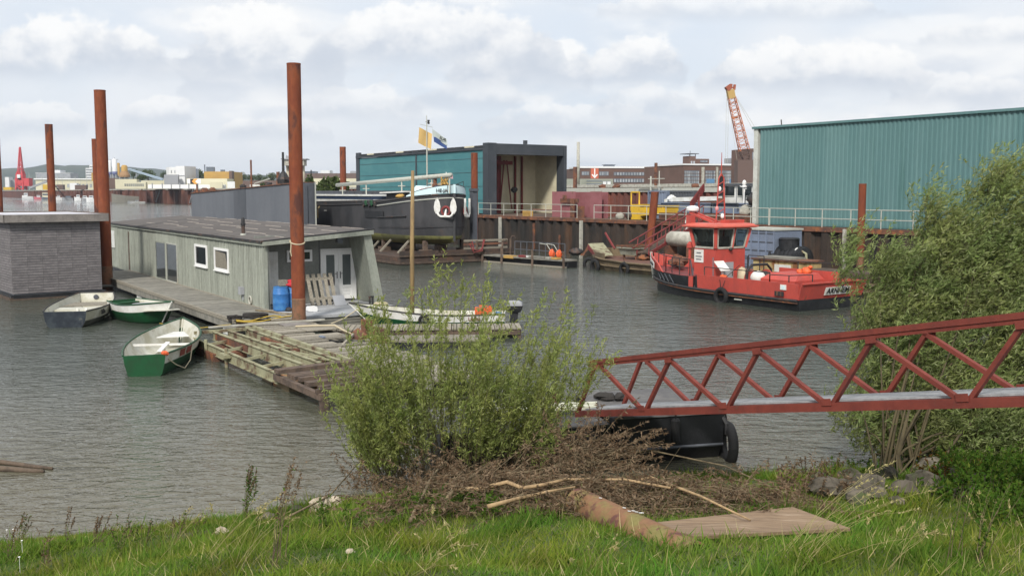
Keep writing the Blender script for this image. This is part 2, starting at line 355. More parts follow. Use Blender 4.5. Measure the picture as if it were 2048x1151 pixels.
m_twig = mat('dry_twig', (.20, .155, .092), .9, c2=(.11, .085, .052), ns=4)
m_log = mat('wet_log', (.115, .085, .062), .85, c2=(.06, .046, .036), ns=4)
m_glass = glassmat('window_glass', (.02, .025, .028))
m_cabglass = glassmat('cab_glass', (.03, .035, .035), .04, .2)
m_wglass = glassmat('pale_glass', (.10, .115, .12), .1)
m_willow = leafmat('willow_leaf', [(.19, .24, .055), (.30, .35, .10), (.38, .42, .17), (.25, .29, .075)], .5, patch=(2.2, .8, 1.15, .015))
m_willow2 = leafmat('silver_willow_leaf', [(.15, .205, .06), (.26, .32, .115), (.33, .38, .16), (.19, .25, .065), (.38, .41, .22)], .46, patch=(1.6, .72, 1.15, .02))
m_dead = leafmat('dead_leaf', [(.105, .066, .040), (.155, .104, .064), (.23, .17, .115), (.07, .045, .028)], .25, .8)
m_grass = leafmat('grass_blade', [(.100, .190, .022), (.160, .255, .034), (.225, .295, .052), (.12, .21, .026), (.30, .31, .10)], .45, patch=(1.1, .62, 1.12, .035))
m_straw = leafmat('straw_stalk', [(.42, .36, .17), (.34, .30, .13), (.50, .44, .24)], .3, .7)
m_weed = leafmat('weed_leaf', [(.035, .085, .014), (.08, .15, .02), (.055, .11, .018), (.13, .17, .03)], .35)
m_redleaf = leafmat('reddish_leaf', [(.16, .045, .02), (.11, .08, .02), (.07, .11, .02)], .35)
m_tree = leafmat('far_tree_leaf', [(.035, .06, .02), (.065, .095, .03), (.10, .125, .045), (.05, .08, .025)], .2)
m_hill = mat('wooded_hill', (.028, .045, .032), .95, c2=(.045, .062, .04), ns=.012, bump=0, grain=.1)
# ------------------------------------------------------------------ water, banks, far land
def water_mat():
    m = bpy.data.materials.new('harbour_water'); m.use_nodes = True; nt = m.node_tree; L = nt.links.new; N = nt.nodes.new
    b = nt.nodes['Principled BSDF']; b.inputs['Base Color'].default_value = (.045, .052, .038, 1); b.inputs['Roughness'].default_value = .03; b.inputs['IOR'].default_value = 1.333
    tc = N('ShaderNodeTexCoord'); sx_ = N('ShaderNodeSeparateXYZ'); L(tc.outputs['Object'], sx_.inputs[0]); sm = N('ShaderNodeMapRange'); sm.interpolation_type = 'SMOOTHSTEP'; L(sx_.outputs['Y'], sm.inputs[0]); sm.inputs[1].default_value = 13.5; sm.inputs[2].default_value = 30
    cm = N('ShaderNodeMix'); cm.data_type = 'RGBA'; L(sm.outputs[0], cm.inputs[0]); cm.inputs[6].default_value = (.118, .110, .078, 1); cm.inputs[7].default_value = (.056, .065, .052, 1); L(cm.outputs[2], b.inputs['Base Color'])      # silty shallows over the bank
    def noise(s, st, rot, det, rg=.55, dist=0.):
        mp = N('ShaderNodeMapping'); mp.inputs['Scale'].default_value = st; mp.inputs['Rotation'].default_value = (0, 0, R(rot)); L(tc.outputs['Object'], mp.inputs[0])
        n = N('ShaderNodeTexNoise'); n.inputs['Scale'].default_value = s; n.inputs['Detail'].default_value = det; n.inputs['Roughness'].default_value = rg; n.inputs['Distortion'].default_value = dist
        L(mp.outputs[0], n.inputs['Vector']); return n.outputs[0]
    def ma(op, a, c):
        x = N('ShaderNodeMath'); x.operation = op; L(a, x.inputs[0])
        if isinstance(c, float): x.inputs[1].default_value = c
        else: L(c, x.inputs[1])
        return x.outputs[0]
    w1 = noise(1.15, (.55, 1.25, 1), 18, 2.5, .5, .4); w2 = noise(3.6, (.62, 1.2, 1), 8, 3, .55, .6); w3 = noise(11., (.7, 1.1, 1), -12, 2)
    patch = noise(.07, (1, 1, 1), 0, 2)                     # gusts
    mr = N('ShaderNodeMapRange'); L(patch, mr.inputs[0]); mr.inputs[1].default_value = .3; mr.inputs[2].default_value = .7; mr.inputs[3].default_value = .45; mr.inputs[4].default_value = 1.4
    h = ma('ADD', ma('ADD', ma('MULTIPLY', w1, .075), ma('MULTIPLY', w2, .078)), ma('MULTIPLY', w3, .018))
    h = ma('MULTIPLY', h, mr.outputs[0])
    bp = N('ShaderNodeBump'); bp.inputs['Strength'].default_value = 1.0; bp.inputs['Distance'].default_value = WAVE; L(h, bp.inputs['Height']); L(bp.outputs[0], b.inputs['Normal'])
    return m
WAVE = 1.0
m_water = water_mat()
w = MB(); w.quad((-2650, -45, 0), (1600, -45, 0), (1600, 3400, 0), (-2650, 3400, 0)); w.build('water', m_water, kind='structure')
SHX = [-60, -30, -7.4, -5.0, -3.2, -1.2, 1.0, 3.5, 6.0, 9.0, 13, 30, 60]
SHY = [9, 11, 13.7, 14.5, 15.6, 16.6, 17.1, 17.3, 17.6, 18.3, 19, 21, 24]
def shore(x): return np.interp(x, SHX, SHY)
_gr = np.random.default_rng(3); _gk = [(_gr.uniform(.3, 1.8), _gr.uniform(0, 6.28), _gr.uniform(0, 6.28)) for _ in range(14)]
def gnoise(x, y):
    s = 0
    for k, a, p in _gk: s = s + np.sin(k * (x * np.cos(a) + y * np.sin(a)) * 1.6 + p) / (1 + k)
    return s * .035
def bank(x, y):
    d = shore(x) - y
    z = np.where(d < 0, d * .35, .10 * np.minimum(d, 1.2) / 1.2 + .225 * np.maximum(d - .4, 0))
    z = np.minimum(z, 3.42 + 0 * z)
    return z + gnoise(x, y) * np.clip(d + .3, 0, 1.5)
def make_bank():
    xs = np.concatenate([np.arange(-60, -12, 2.), np.arange(-12, 14, .22), np.arange(14, 62, 2.)]); ys = np.concatenate([np.arange(-40, 4, 2.), np.arange(4, 22, .22), np.arange(22, 30, 2.)])
    X, Y = np.meshgrid(xs, ys); Zz = bank(X, Y); n = len(xs)
    i = np.arange(len(ys) - 1)[:, None] * n + np.arange(n - 1)[None, :]; i = i.ravel()
    fast('bank_ground', np.stack([X, Y, Zz], -1).reshape(-1, 3), np.stack([i, i + 1, i + n + 1, i + n], -1), m_soil, kind='structure')
make_bank()
def gz(x, y): return float(bank(np.array([x]), np.array([y]))[0])
# yard quay: its edge runs along U
QZ = 2.9; Q0 = gp(1507, 449.5, QZ)
def qx(x): return on(Q0, U, x)
tE = along(Q0, U, 560)
m_yard = mat('yard_ground', (.12, .075, .05), .95, c2=(.08, .065, .055), ns=.5)
g = MB(); g.prism([Q0 - U * 60 + V * .1 - Z * .004, Q0 + U * tE + V * .1 - Z * .004, Q0 + U * tE + V * 30 - Z * .004, Q0 - U * 60 + V * 30 - Z * .004], (0, 0, -4)); g.build('yard_ground', m_yard, kind='structure')
def corrug(o, d, n, L_, z0, z1, period, depth, flat=.35, lip=0):
    """profiled sheet from o along d, standing proud along -n; returns an MB"""
    m = MB(); pr = []; t = 0
    k = int(L_ / period)
    for i in range(k):
        b = i * period
        pr += [(b, 0), (b + period * flat, 0), (b + period * .5, depth), (b + period * (.5 + flat), depth)]
    pr.append((k * period, 0))
    vs = [P3(o + d * a - n * e, z0) for a, e in pr] + [P3(o + d * a - n * e, z1) for a, e in pr]; N_ = len(pr)
    return m.add(vs, [(i, i + 1, N_ + i + 1, N_ + i) for i in range(N_ - 1)])
t = thing('quay_wall', 'dark rust stained sheet piled quay wall below the shipyard railing', 'quay wall', P3(Q0, 0))
corrug(Q0 - U * 60, U, V, 60 + tE, -2, QZ - .25, 1.3, .22).build('sheet_piling', m_rustwall, t)
cp = MB(); cp.par(P3(Q0 - U * 60 - V * .28, QZ - .25), U * (60 + tE), V * .5, (0, 0, .255)); cp.build('capping_beam', m_rust, t)
# far quay and the town land behind it
A0 = gp(385, 408, 0); FZ = 6.3
fz = MB(); fz.prism([P3(A0 - U * 420 + V * 1, FZ - .02), P3(A0 + U * 1500 + V * 1, FZ - .02), P3(A0 + U * 1500 + V * 1500, FZ - .02), P3(A0 - U * 420 + V * 1500, FZ - .02)], (0, 0, -9))
m_town = mat('town_ground', (.16, .155, .13), .95, c2=(.10, .12, .06), ns=.03, bump=0); fz.build('town_ground', m_town, kind='structure')
t = thing('far_quay_wall', 'long rust brown quay wall with ribs across the harbour basin', 'quay wall', P3(A0, 0))
corrug(A0 - U * 420, U, V, 420, -1, FZ - .5, 2.4, .5).build('sheet_piling', m_farwall, t)
corrug(A0, U, V, 700, -1, FZ - .5, 1.2, .25).build('sheet_piling', m_farwall, t)
cp = MB(); cp.par(P3(A0 - U * 420 - V * .6, FZ - .5), U * 1120, V * 1.2, (0, 0, .55)); cp.build('capping_beam', m_conc, t)
rib = MB(); rib.par(P3(A0 - V * 1.6, -1), U * 1.5, V * 1.4, (0, 0, FZ + .6))
r0 = rib.build('wall_rib', m_farwall, t)
for i in range(1, 44): inst(r0, t, U * (i * 9.5 * (1 + .05 * (i % 3))))
# wooded hills
def hills():
    xs = np.linspace(-2600, 1500, 130); rows = []
    for j, (Y, hh) in enumerate(((2300, 0), (2420, .62), (2600, 1.0), (2900, .9), (3300, .4))):
        h = 57 * (1 - np.clip((xs + 1250) / 2600, 0, 1)) + 8 * np.sin(xs * .004) + 5 * np.sin(xs * .011 + 1) + NR.normal(0, 1.6, len(xs)) + 3
        rows.append(np.stack([xs, np.full_like(xs, Y) + xs * -.05, np.maximum(h * hh, 0) + FZ * .9], -1))
    n = len(xs); i = (np.arange(4)[:, None] * n + np.arange(n - 1)).ravel()
    fast('hills', np.concatenate(rows), np.stack([i, i + 1, i + n + 1, i + n], -1), m_hill, kind='structure')
hills()
# the air over the site
def make_haze():
    q = MB(); q.par((-2750, -60, -9), (4400, 0, 0), (0, 3510, 0), (0, 0, 93)); m = bpy.data.materials.new('air'); m.use_nodes = True; nt = m.node_tree; nt.nodes.remove(nt.nodes['Principled BSDF'])
    v = nt.nodes.new('ShaderNodeVolumePrincipled'); v.inputs['Color'].default_value = (.80, .88, 1, 1); v.inputs['Density'].default_value = HAZE; v.inputs['Anisotropy'].default_value = .2; nt.links.new(v.outputs[0], nt.nodes['Material Output'].inputs['Volume'])
    q.build('haze', m, kind='stuff')
HAZE = .00014
make_haze()
# ------------------------------------------------------------------ steel mooring piles
def pile(P, rad, ytop=None, ztop=None, lab='', name='mooring_pile', m=None, z0=-1.2, lean=(0, 0), cat='mooring pile', grp='rusty steel mooring piles', collar=None):
    zt = ztop or zat(P, ytop); o = P3(P, 0); tp = P3(P, zt) + Vector((lean[0], lean[1], 0))
    t = thing(name, lab, cat, o, grp)
    n = 24; ax = (tp - P3(P, z0)); mb = MB()
    mb.tube([P3(P, z0), P3(P, z0) + ax * .5, tp], rad, n, cap=False); mb.build('shaft', m or m_pile, t, smooth=True)
    c = MB(); c.lathe(tp - Z * .03, [(rad * .93, 0), (rad * 1.02, .0), (rad * 1.02, .05), (rad * .6, .055)], n); c.build('top_rim', m or m_pile, t)
    if lean == (0, 0): s = MB(); h = random.uniform(1.1, 1.6); s.lathe(P3(P, -.5), [(rad * 1.006, 0), (rad * 1.006, h + .5), (rad * 1.03, h + .5), (rad * 1.03, h + .56), (rad, h + .57)], n, cap=False); s.build('tide_band', m_tide, t, smooth=True, auto=40)
    return t
D1 = gp(598, 643, .5)
t = pile(D1, .235, 128, lab='tallest rusty steel pile, in front of the houseboat terrace with a rope tied round it')
rp = MB(); zr = zat(D1, 483); rp.torus(P3(D1, zr), .25, .022, (.15, -.35, 1), 24, 6); rp.build('rope_loop', m_rope, None, label='pale rope loop tied round the tallest pile at roof height', cat='rope')
r2 = MB(); d = D1 + Vector((-.2, -.17, 0)); r2.tube([P3(d, zr + .06), P3(d, zr - .1) + V * .02, P3(d, zr - .35), P3(d, zr - .5) + V * .03], .02, 6); r2.build('rope', m_rope, None, label='loose knotted rope end hanging on the tallest pile', cat='rope')
D2 = gp(215, 580, 0)
pile(D2, .28, 181, lab='tall rusty pile at the corner between the wooden shed and the boardwalk')
for x, ytop, Y, r, lab in ((104, 249, 74, .27, 'rusty pile behind the middle of the wooden shed'), (-1, 274, 90, .27, 'rusty pile cut by the picture edge behind the wooden shed'), (194, 278, 93, .27, 'thin far pile half hidden behind the shed corner pile'), (687, 294, 97, .30, 'rusty pile behind the ship near the far end of the teal hangar'), (949, 306, 77, .26, 'rusty pile between the ship bow and the hangar doorway')):
    P = at(x, 400, Y); pile(P, r, ytop, lab=lab)
P = at(1721, 500, 54); pile(P, .20, 368, lab='rusty pile in front of the ribbed teal warehouse', lean=(0, 0))
P = at(1294, 500, 69); P.z = 0; tp_ = at(1310, 384, 69); pile(P, .27, ztop=tp_.z, lab='leaning orange rust pile behind the old barge', lean=(tp_.x - P.x, 0))
for x, yt, Y, r, lab in ((1311, 326, 120, .19, 'thin dark brown post standing behind the leaning pile'), (1150, 334, 125, .26, 'thin dark brown post standing right of the hangar')):
    P = at(x, 400, Y); pile(P, r, yt, lab=lab, m=m_rust, grp='thin posts behind the yard')
for x, yt, Y, w_, lab in ((1000, 434, 84.5, .2, 'pale timber fender post against the quay wall nearest the ship'), (1162, 441, 75, .2, 'pale timber fender post behind the old barge bow'), (1689, 458, 54.6, .15, 'pale concrete post behind the red boat stern')):
    P = at(x, 470, Y); zt = zat(P, yt); mb = MB(); mb.par(P3(P, -1) - U * w_ / 2 - V * w_ / 2, U * w_, V * w_, (0, 0, zt + 1))
    mb.build('fender_post', m_conc, None, label=lab, cat='post', group='pale fender posts')
# ------------------------------------------------------------------ floating wooden shed
HC = gp(27, 600, 0); ha, hb = hv(51), hv(-39); HT = zat(HC, 444)
LA, LB = along(HC, ha, 205), 6.2
t = thing('floating_shed', 'low floating shed clad in dark grey wooden slats with a flat pale roof', 'shed', HC)
mb = MB(); mb.par(HC - ha * .12 - hb * .12 - Z * .5, ha * (LA + .3), hb * (LB + .3), (0, 0, .72)); mb.build('float_hull', m_black, t)
mb = MB(); mb.par(HC - ha * .2 - hb * .2 - Z * .3, ha * .16, hb * (LB + .3), (0, 0, .42)); mb.par(HC - ha * .04 - hb * .2 - Z * .3, ha * (LA + .2), hb * .1, (0, 0, .36)); mb.build('edge_beam', m_woodd, t)
mb = MB(); mb.par(HC + Z * .22 + ha * .02 + hb * .02, ha * (LA - .02), hb * LB, (0, 0, HT - .24)); mb.build('wall_core', m_greyd, t)
nr = 27; rh = (HT - .3) / nr
sa = MB(); sa.par((0, 0, 0), ha * (LA / 6 - .006), -hb * .022, (0, 0, rh * .86)); s0 = None
for r in range(nr):
    for k in range(6):
        off = HC + ha * (LA / 6 * k + .003) + hb * .018 + Z * (.28 + r * rh)
        if s0 is None:
            q = MB(); q.par(off, ha * (LA / 6 - .006), -hb * .026, (0, 0, rh * .84)); s0 = q.build('slat', m_slat, t); base = off
        else: inst(s0, t, (off - base) - hb * random.uniform(0, .006))
s1 = None
for r in range(nr):
    off = HC + hb * .02 + ha * .018 + Z * (.28 + r * rh)
    if s1 is None:
        q = MB(); q.par(off, hb * (LB - .02), -ha * .026, (0, 0, rh * .84)); s1 = q.build('slat', m_slat, t); base = off
    else: inst(s1, t, (off - base) - ha * random.uniform(0, .006))
RO = .3
mb = MB(); mb.par(P3(HC, HT) - ha * RO - hb * RO + Z * .02, ha * (LA + 2 * RO), hb * (LB + 2 * RO), (0, 0, .3)); mb.build('roof', m_hutroof, t)
mb = MB(); e = P3(HC, HT) - ha * (RO + .03) - hb * (RO + .03) - Z * .02; mb.par(e, ha * (LA + 2 * RO + .06), hb * .05, (0, 0, .36)); mb.build('fascia_board', m_fascia, t)
mb = MB(); mb.par(e, ha * .05, hb * (LB + 2 * RO + .06), (0, 0, .36)); mb.build('fascia_board', m_fascia, t)
mb = MB(); e2 = P3(HC, HT) + hb * (LB + RO) - ha * RO; mb.par(e2 + Z * .02, ha * (LA + 2 * RO), hb * .08, (0, 0, .34)); mb.par(P3(HC, HT) + ha * (LA + RO) - hb * RO + Z * .02, ha * .08, hb * (LB + 2 * RO), (0, 0, .34)); mb.build('roof_edging', m_woodd, t)
mb = MB(); mb.lathe(P3(D2, .22), [(.36, 0), (.62, 0), (.62, .1), (.36, .1), (.36, 0)], 20, cap=False); mb.bar(P3(D2, .27), P3(D2, .27) + ha * 1.3, .12, .1); mb.bar(P3(D2, .27), P3(D2, .27) - hb * -.2 - ha * 1.0, .14, .1); mb.build('pile_collar', m_woodg, None, label='grey collar bracket clasping the tall pile at the shed corner', cat='bracket')
# ------------------------------------------------------------------ houseboat
HB = gp(532, 618, .6)
def hb_(a, b, z=.6): return P3(HB - U * a + V * b, z)
EV = zat(hb_(0, -.12), 487); RV = 3.42; FA = -1.45; LW = along(HB, U, 221)
t = thing('houseboat', 'long low sage green houseboat with a dark sloping roof and white French doors', 'houseboat', hb_(0, 0, .6))
mb = MB(); mb.par(hb_(2.4, .05, -.6), U * (LW + 2.4), V * 4.5, (0, 0, 1.1)); mb.build('float_hull', m_black, t)
mb = MB(); mb.par(hb_(-.02, .06, .5), U * LW, V * .12, (0, 0, EV - .55)); mb.build('side_wall', m_front, t)
# board cladding, one board at a time, leaving the door and window openings closed by their own frames
bw = .2; b0 = None; nb = int(LW / bw); skip = None
sd0, sd1 = along(hb_(0, 0), U, 316), along(hb_(0, 0), U, 358)
for i in range(nb):
    s = i * bw
    if sd0 - .0 > s + bw * .5 > sd1: continue
    zz = .52; h = EV - .60
    P = hb_(-s - .005, 0, zz)
    if b0 is None:
        q = MB(); q.par(P, U * (bw - .045), V * -.035, (0, 0, h)); b0 = q.build('wall_board', m_board, t); base = P
    else: inst(b0, t, (P - base) + V * random.uniform(-.006, .006))
q = MB(); q.par(hb_(.03, -.06, .5), U * .16, V * .16, (0, 0, EV - .5)); q.build('corner_board', m_board, t)
q = MB(); q.par(hb_(-sd1, -.02, EV - .55), U * (sd0 - sd1), V * -.03, (0, 0, .5)); q.build('wall_panel', m_board, t)
# sliding door: two panes in frames
dz0, dz1 = .62, EV - .55; dw = (sd0 - sd1) / 2
for k in (0, 1):
    o = hb_(-sd1 - k * dw, -.03 - .03 * k, dz0); f = MB(); w_ = .06
    for a, b_, c in ((o, U * w_, Z * (dz1 - dz0)), (o + U * (dw - w_), U * w_, Z * (dz1 - dz0)), (o + U * w_, U * (dw - 2 * w_), Z * w_), (o + U * w_ + Z * (dz1 - dz0 - w_), U * (dw - 2 * w_), Z * w_)): f.par(a, b_, V * -.04, c)
    fo = f.build('sliding_door', m_rail if k == 0 else m_board, t); p = MB(); p.par(o + U * w_ + Z * w_ + V * .0, U * (dw - 2 * w_), V * -.015, Z * (dz1 - dz0 - 2 * w_)); p.build('pane', m_glass, fo)
def window(x0, x1, y0, y1, fw=.1):
    P0 = on(hb_(0, 0), U, x1); P1 = on(hb_(0, 0), U, x0); za, zb = zat((P0 + P1) / 2, y1), zat((P0 + P1) / 2, y0); L_ = (P1 - P0).length
    o = P3(P0, za) - V * .03; f = MB()
    for a, b_, c in ((o, U * fw, Z * (zb - za)), (o + U * (L_ - fw), U * fw, Z * (zb - za)), (o + U * fw, U * (L_ - 2 * fw), Z * fw), (o + U * fw + Z * (zb - za - fw), U * (L_ - 2 * fw), Z * fw)): f.par(a, b_, V * -.06, c)
    f.par(o - U * .03 - Z * .045, U * (L_ + .06), V * -.1, Z * .04)
    fo = f.build('window', m_clean, t); p = MB(); p.par(o + U * fw + Z * fw - V * .01, U * (L_ - 2 * fw), V * -.015, Z * (zb - za - 2 * fw)); p.build('pane', m_glass, fo); return fo, o, L_, za, zb
window(395, 419, 489, 532)
fo, o, L_, za, zb = window(434, 462, 496, 541)
q = MB(); q.prism([o + U * .14 + Z * .12 - V * .03, o + U * (L_ - .14) + Z * .12 - V * .03, o + U * (L_ - .2) + Z * (zb - za - .14) - V * .03, o + U * .42 + Z * (zb - za - .2) - V * .03], V * -.008); q.build('blind', m_wood, fo)
# front wall, recessed under the roof
q = MB(); q.par(hb_(FA, .12, .58), V * 4.35, U * .1, (0, 0, RV - .7)); q.build('front_wall', m_front, t)
for bb in (1.55, 2.75):
    q = MB(); q.par(hb_(FA + .012, bb, .6), V * .02, U * .012, (0, 0, 2.5)); q.build('panel_joint', m_greyd, t)
def fx(x): return along(hb_(FA, 0), V, x)
d0, d1 = .15, fx(557); q = MB(); q.par(hb_(FA + .05, d0, .62), V * (d1 - d0), U * .05, (0, 0, zat(hb_(FA, d1), 503) - .62)); dr = q.build('door', m_cabw, t)
for k in range(1, 5):
    q = MB(); q.par(hb_(FA + .058, d0 + k * (d1 - d0) / 5, .66), V * .015, U * .02, (0, 0, 1.9)); q.build('door_batten', m_white, dr)
def fwin(x0, x1, y0, y1, fw, nm='front_window'):
    b0_, b1_ = fx(x0), fx(x1); P = hb_(FA, (b0_ + b1_) / 2); za, zb = zat(P, y1), zat(P, y0); f = MB()
    for b_, z_, w_, h_ in ((b0_, za, fw, zb - za), (b1_ - fw, za, fw, zb - za), (b0_ + fw, za, b1_ - b0_ - 2 * fw, fw), (b0_ + fw, zb - fw, b1_ - b0_ - 2 * fw, fw)): f.par(hb_(FA + .07, b_, z_), V * w_, U * .07, (0, 0, h_))
    fo = f.build(nm, m_clean, t); p = MB(); p.par(hb_(FA + .03, b0_ + fw, za + fw), V * (b1_ - b0_ - 2 * fw), U * .02, (0, 0, zb - za - 2 * fw)); p.build('pane', m_glass, fo)
fwin(575, 625, 499.5, 523, .09)
# French doors: frame and two leaves with glass, panel and handle
f0, f1 = fx(641.5), fx(711.5); fzt = zat(hb_(FA, (f0 + f1) / 2), 496.5)
f = MB()
for b_, z_, w_, h_ in ((f0, .62, .06, fzt - .62), (f1 - .06, .62, .06, fzt - .62), (f0 + .06, fzt - .06, f1 - f0 - .12, .06)): f.par(hb_(FA + .08, b_, z_), V * w_, U * .08, (0, 0, h_))
f.build('door_frame', m_clean, t)
lw = (f1 - f0 - .12) / 2
for k in (0, 1):
    b_ = f0 + .06 + k * lw; f = MB(); st = .17
    for bb, z_, w_, h_ in ((b_ + .004, .66, st, fzt - .73), (b_ + lw - st, .66, st - .004, fzt - .73), (b_ + st, .66, lw - 2 * st, .12), (b_ + st, 1.12, lw - 2 * st, .1), (b_ + st, fzt - .25, lw - 2 * st, .18)): f.par(hb_(FA + .07, bb, z_), V * w_, U * .05, (0, 0, h_))
    lf = f.build('door_leaf', m_clean, t)
    p = MB(); p.par(hb_(FA + .045, b_ + st, 1.22), V * (lw - 2 * st), U * .012, (0, 0, fzt - 1.47)); p.build('pane', m_wglass, lf)
    p = MB(); p.par(hb_(FA + .05, b_ + st, .78), V * (lw - 2 * st), U * .02, (0, 0, .34)); p.par(hb_(FA + .062, b_ + st + .05, .83), V * (lw - 2 * st - .1), U * .012, (0, 0, .1)); p.par(hb_(FA + .062, b_ + st + .05, .97), V * (lw - 2 * st - .1), U * .012, (0, 0, .1)); p.build('lower_panel', m_clean, lf)
    h = MB(); bb = b_ + (lw - .07 if k == 0 else .07); h.par(hb_(FA + .085, bb - .015, 1.5), V * .03, U * .015, (0, 0, .28)); h.bar(hb_(FA + .10, bb, 1.7), hb_(FA + .10, bb + (.1 if k else -.1), 1.7), .018); h.build('handle', m_iron, lf)
# sloping end wall (fin), roof, fascia, flue
q = MB(); q.prism([hb_(.05, 4.02, RV - .1), hb_(.05, 4.34, RV - .02), hb_(.12, 4.85, .58), hb_(.12, 4.45, .58)], U * LW); q.build('sloping_wall', m_board, t)
rf = []
ro = MB(); OH = .14
def rz(b): return EV + .02 + (RV - EV) * (b + OH) / (4.3 + OH)
ro.prism([hb_(.12, -OH, rz(-OH)), hb_(.12, 4.36, rz(4.36)), hb_(.12, 4.36, rz(4.36) + .07), hb_(.12, -OH, rz(-OH) + .07)], U * (LW + .3)); roof = ro.build('roof', m_roof, t)
# felt strips with pale lapped seams
for k in range(7):
    a0 = -(.12 + k * 3.3)
    for j in range(4):
        bq = -OH + j * 1.12 + (.5 if k % 2 else 0) * .6
        b1_ = min(bq + 1.1, 4.36)
        if b1_ - bq < .2: continue
        q = MB(); q.prism([hb_(.11 + a0 + .12, bq, rz(bq) + .072), hb_(.11 + a0 + .12, b1_, rz(b1_) + .072), hb_(.11 + a0 + .12, b1_, rz(b1_) + .084), hb_(.11 + a0 + .12, bq, rz(bq) + .084)], U * 3.26); q.build('felt_strip', m_roof, roof)
        q = MB(); l0 = random.uniform(0, .8); l1 = random.uniform(2, 3.2); q.bar(hb_(a0 - l0, b1_ - .02, rz(b1_) + .09), hb_(a0 - l1, b1_ - .02, rz(b1_) + .09), .06, .012); q.build('felt_seam', m_seam, roof)
q = MB(); q.prism([hb_(.17, -OH, rz(-OH) - .1), hb_(.17, 4.4, rz(4.36) - .12), hb_(.17, 4.4, rz(4.36) + .05), hb_(.17, -OH, rz(-OH) + .05)], -U * .04); q.build('front_fascia', m_board, t)
q = MB(); q.par(hb_(.19, -OH - .01, rz(-OH) + .05), V * 4.6, -U * .05, Z * .05); q = MB(); q.prism([hb_(.21, -OH - .03, rz(-OH) + .045), hb_(.21, 4.43, rz(4.36) + .055), hb_(.21, 4.43, rz(4.36) + .115), hb_(.21, -OH - .03, rz(-OH) + .1)], U * .09); q.par(hb_(.13, -OH - .04, rz(-OH) + .0), U * (LW + .2), V * .035, Z * .085); q.build('roof_trim', m_iron, t)
q = MB(); q.par(hb_(.1, -OH + .01, rz(-OH) - .1), U * (LW + .2), V * .03, Z * .1); q.build('eave_board', m_board, t)
q = MB(); q.prism([hb_(-.3, 3.1, rz(3.1) - .12), hb_(-.3, 3.32, rz(3.3) - .12), hb_(-.3, 3.28, rz(3.2) - .38), hb_(-.3, 3.06, rz(3.1) - .34)], U * .2); q.build('outdoor_lamp', m_grey, t)
P = on(hb_(0, .55), U, 490); P = P3(P, rz(.55) + .06); q = MB(); q.lathe(P, [(.1, 0), (.1, .08), (.075, .09), (.075, .42), (.1, .43), (.1, .52), (.075, .54), (.075, .66), (.05, .74)], 14); q.build('flue_pipe', m_iron, t, smooth=True, auto=40)
q = MB(); q.lathe(P - Z * .01, [(.13, 0), (.11, .1)], 14); q.build('flue_flashing', m_rail, t)
P = on(hb_(0, 0), U, 491); q = MB(); q.par(P3(P, .95) - V * .03, U * .3, V * -.16, Z * .3); q.par(P3(P, .72) - V * .03 + U * .08, U * .06, V * -.06, Z * .23); q.build('meter_box', m_greyf, t)
P = on(hb_(0, 0), U, 504); q = MB(); q.torus(P3(P, .8) - V * .07, .15, .035, V, 20, 6); q.build('water_hose', m_conc, None, label='coiled pale hose hanging beside the houseboat corner', cat='hose')
q = MB(); P = on(hb_(0, 0), U, 262); q.par(P3(P, .58) - V * .05, U * .25, V * .08, Z * 2.2); q.build('rotten_edge_board', m_woodd, t)
P = on(hb_(0, 0), U, 240); q = MB(); q.par(P3(P, .58) - V * .06, U * 3.2, V * .08, Z * 2.35); q.build('grey_panel', m_cabw if False else m_board, t)
P = on(hb_(0, 0), U, 234); q = MB(); q.par(P3(P, 1.7) - V * .12, U * 1.0, V * .05, Z * 1.0); q.build('leaning_white_board', m_cabw, None, label='small white board leaning at the far end of the houseboat wall', cat='board')
# terrace deck
q = MB(); q.par(hb_(2.62, .02, .46), U * (2.62 + FA - .02 + 0) if False else U * (2.62 - FA), V * 4.75, (0, 0, .1)); q.build('terrace_deck', m_deckg, t)
for k in range(4):
    q = MB(); q.par(hb_(2.66, .02, .47 - k * .005), V * 4.75, U * .04, (0, 0, .10)) if k == 0 else q.par(hb_(2.60, .03, .46 - k * .12), V * 4.7, U * .05, (0, 0, .1)); q.build('terrace_edge_board', m_woodg if k else m_deckg, t)
# ------------------------------------------------------------------ boardwalk
t = thing('boardwalk', 'weathered plank boardwalk along the long houseboat wall', 'boardwalk', hb_(2.6, -1, 0))
BW = 2.02; b0 = None
for i in range(88):
    a = 2.5 - i * .285
    P = hb_(a, -BW, .55)
    if b0 is None: q = MB(); q.par(P, U * .265, V * (BW - .1), (0, 0, .05)); b0 = q.build('plank', m_woodg, t); base = P
    else: inst(b0, t, (P - base) + Z * random.uniform(-.006, .006) + V * random.uniform(-.01, .01))
for bb, z_, h_ in ((-BW - .07, .5, .13), (-.1, .5, .125)):
    q = MB(); q.par(hb_(2.6, bb, z_), U * 25.2, V * .11, (0, 0, h_)); q.build('edge_strip', m_wood, t)
q = MB(); q.par(hb_(2.6, -BW - .04, .25), U * 25.2, V * .08, (0, 0, .24)); q.build('side_beam', m_woodg, t)
q = MB(); q.par(hb_(2.58, -BW + .04, .25), U * .08, V * 1.9, (0, 0, .24)); q.build('end_beam', m_woodd, t)
for i, a in enumerate((2.0, -11.2)):
    q = MB(); q.par(hb_(a, -1.98, -.3), U * .9, V * 1.2, (0, 0, .55)); q.build('pontoon_float', m_cabw if i == 0 else m_white, t)
q = MB(); q.par(hb_(2.3, -1.2, -.3), U * 24, V * 1.0, (0, 0, .52)); q.build('float_hull', m_black, t)
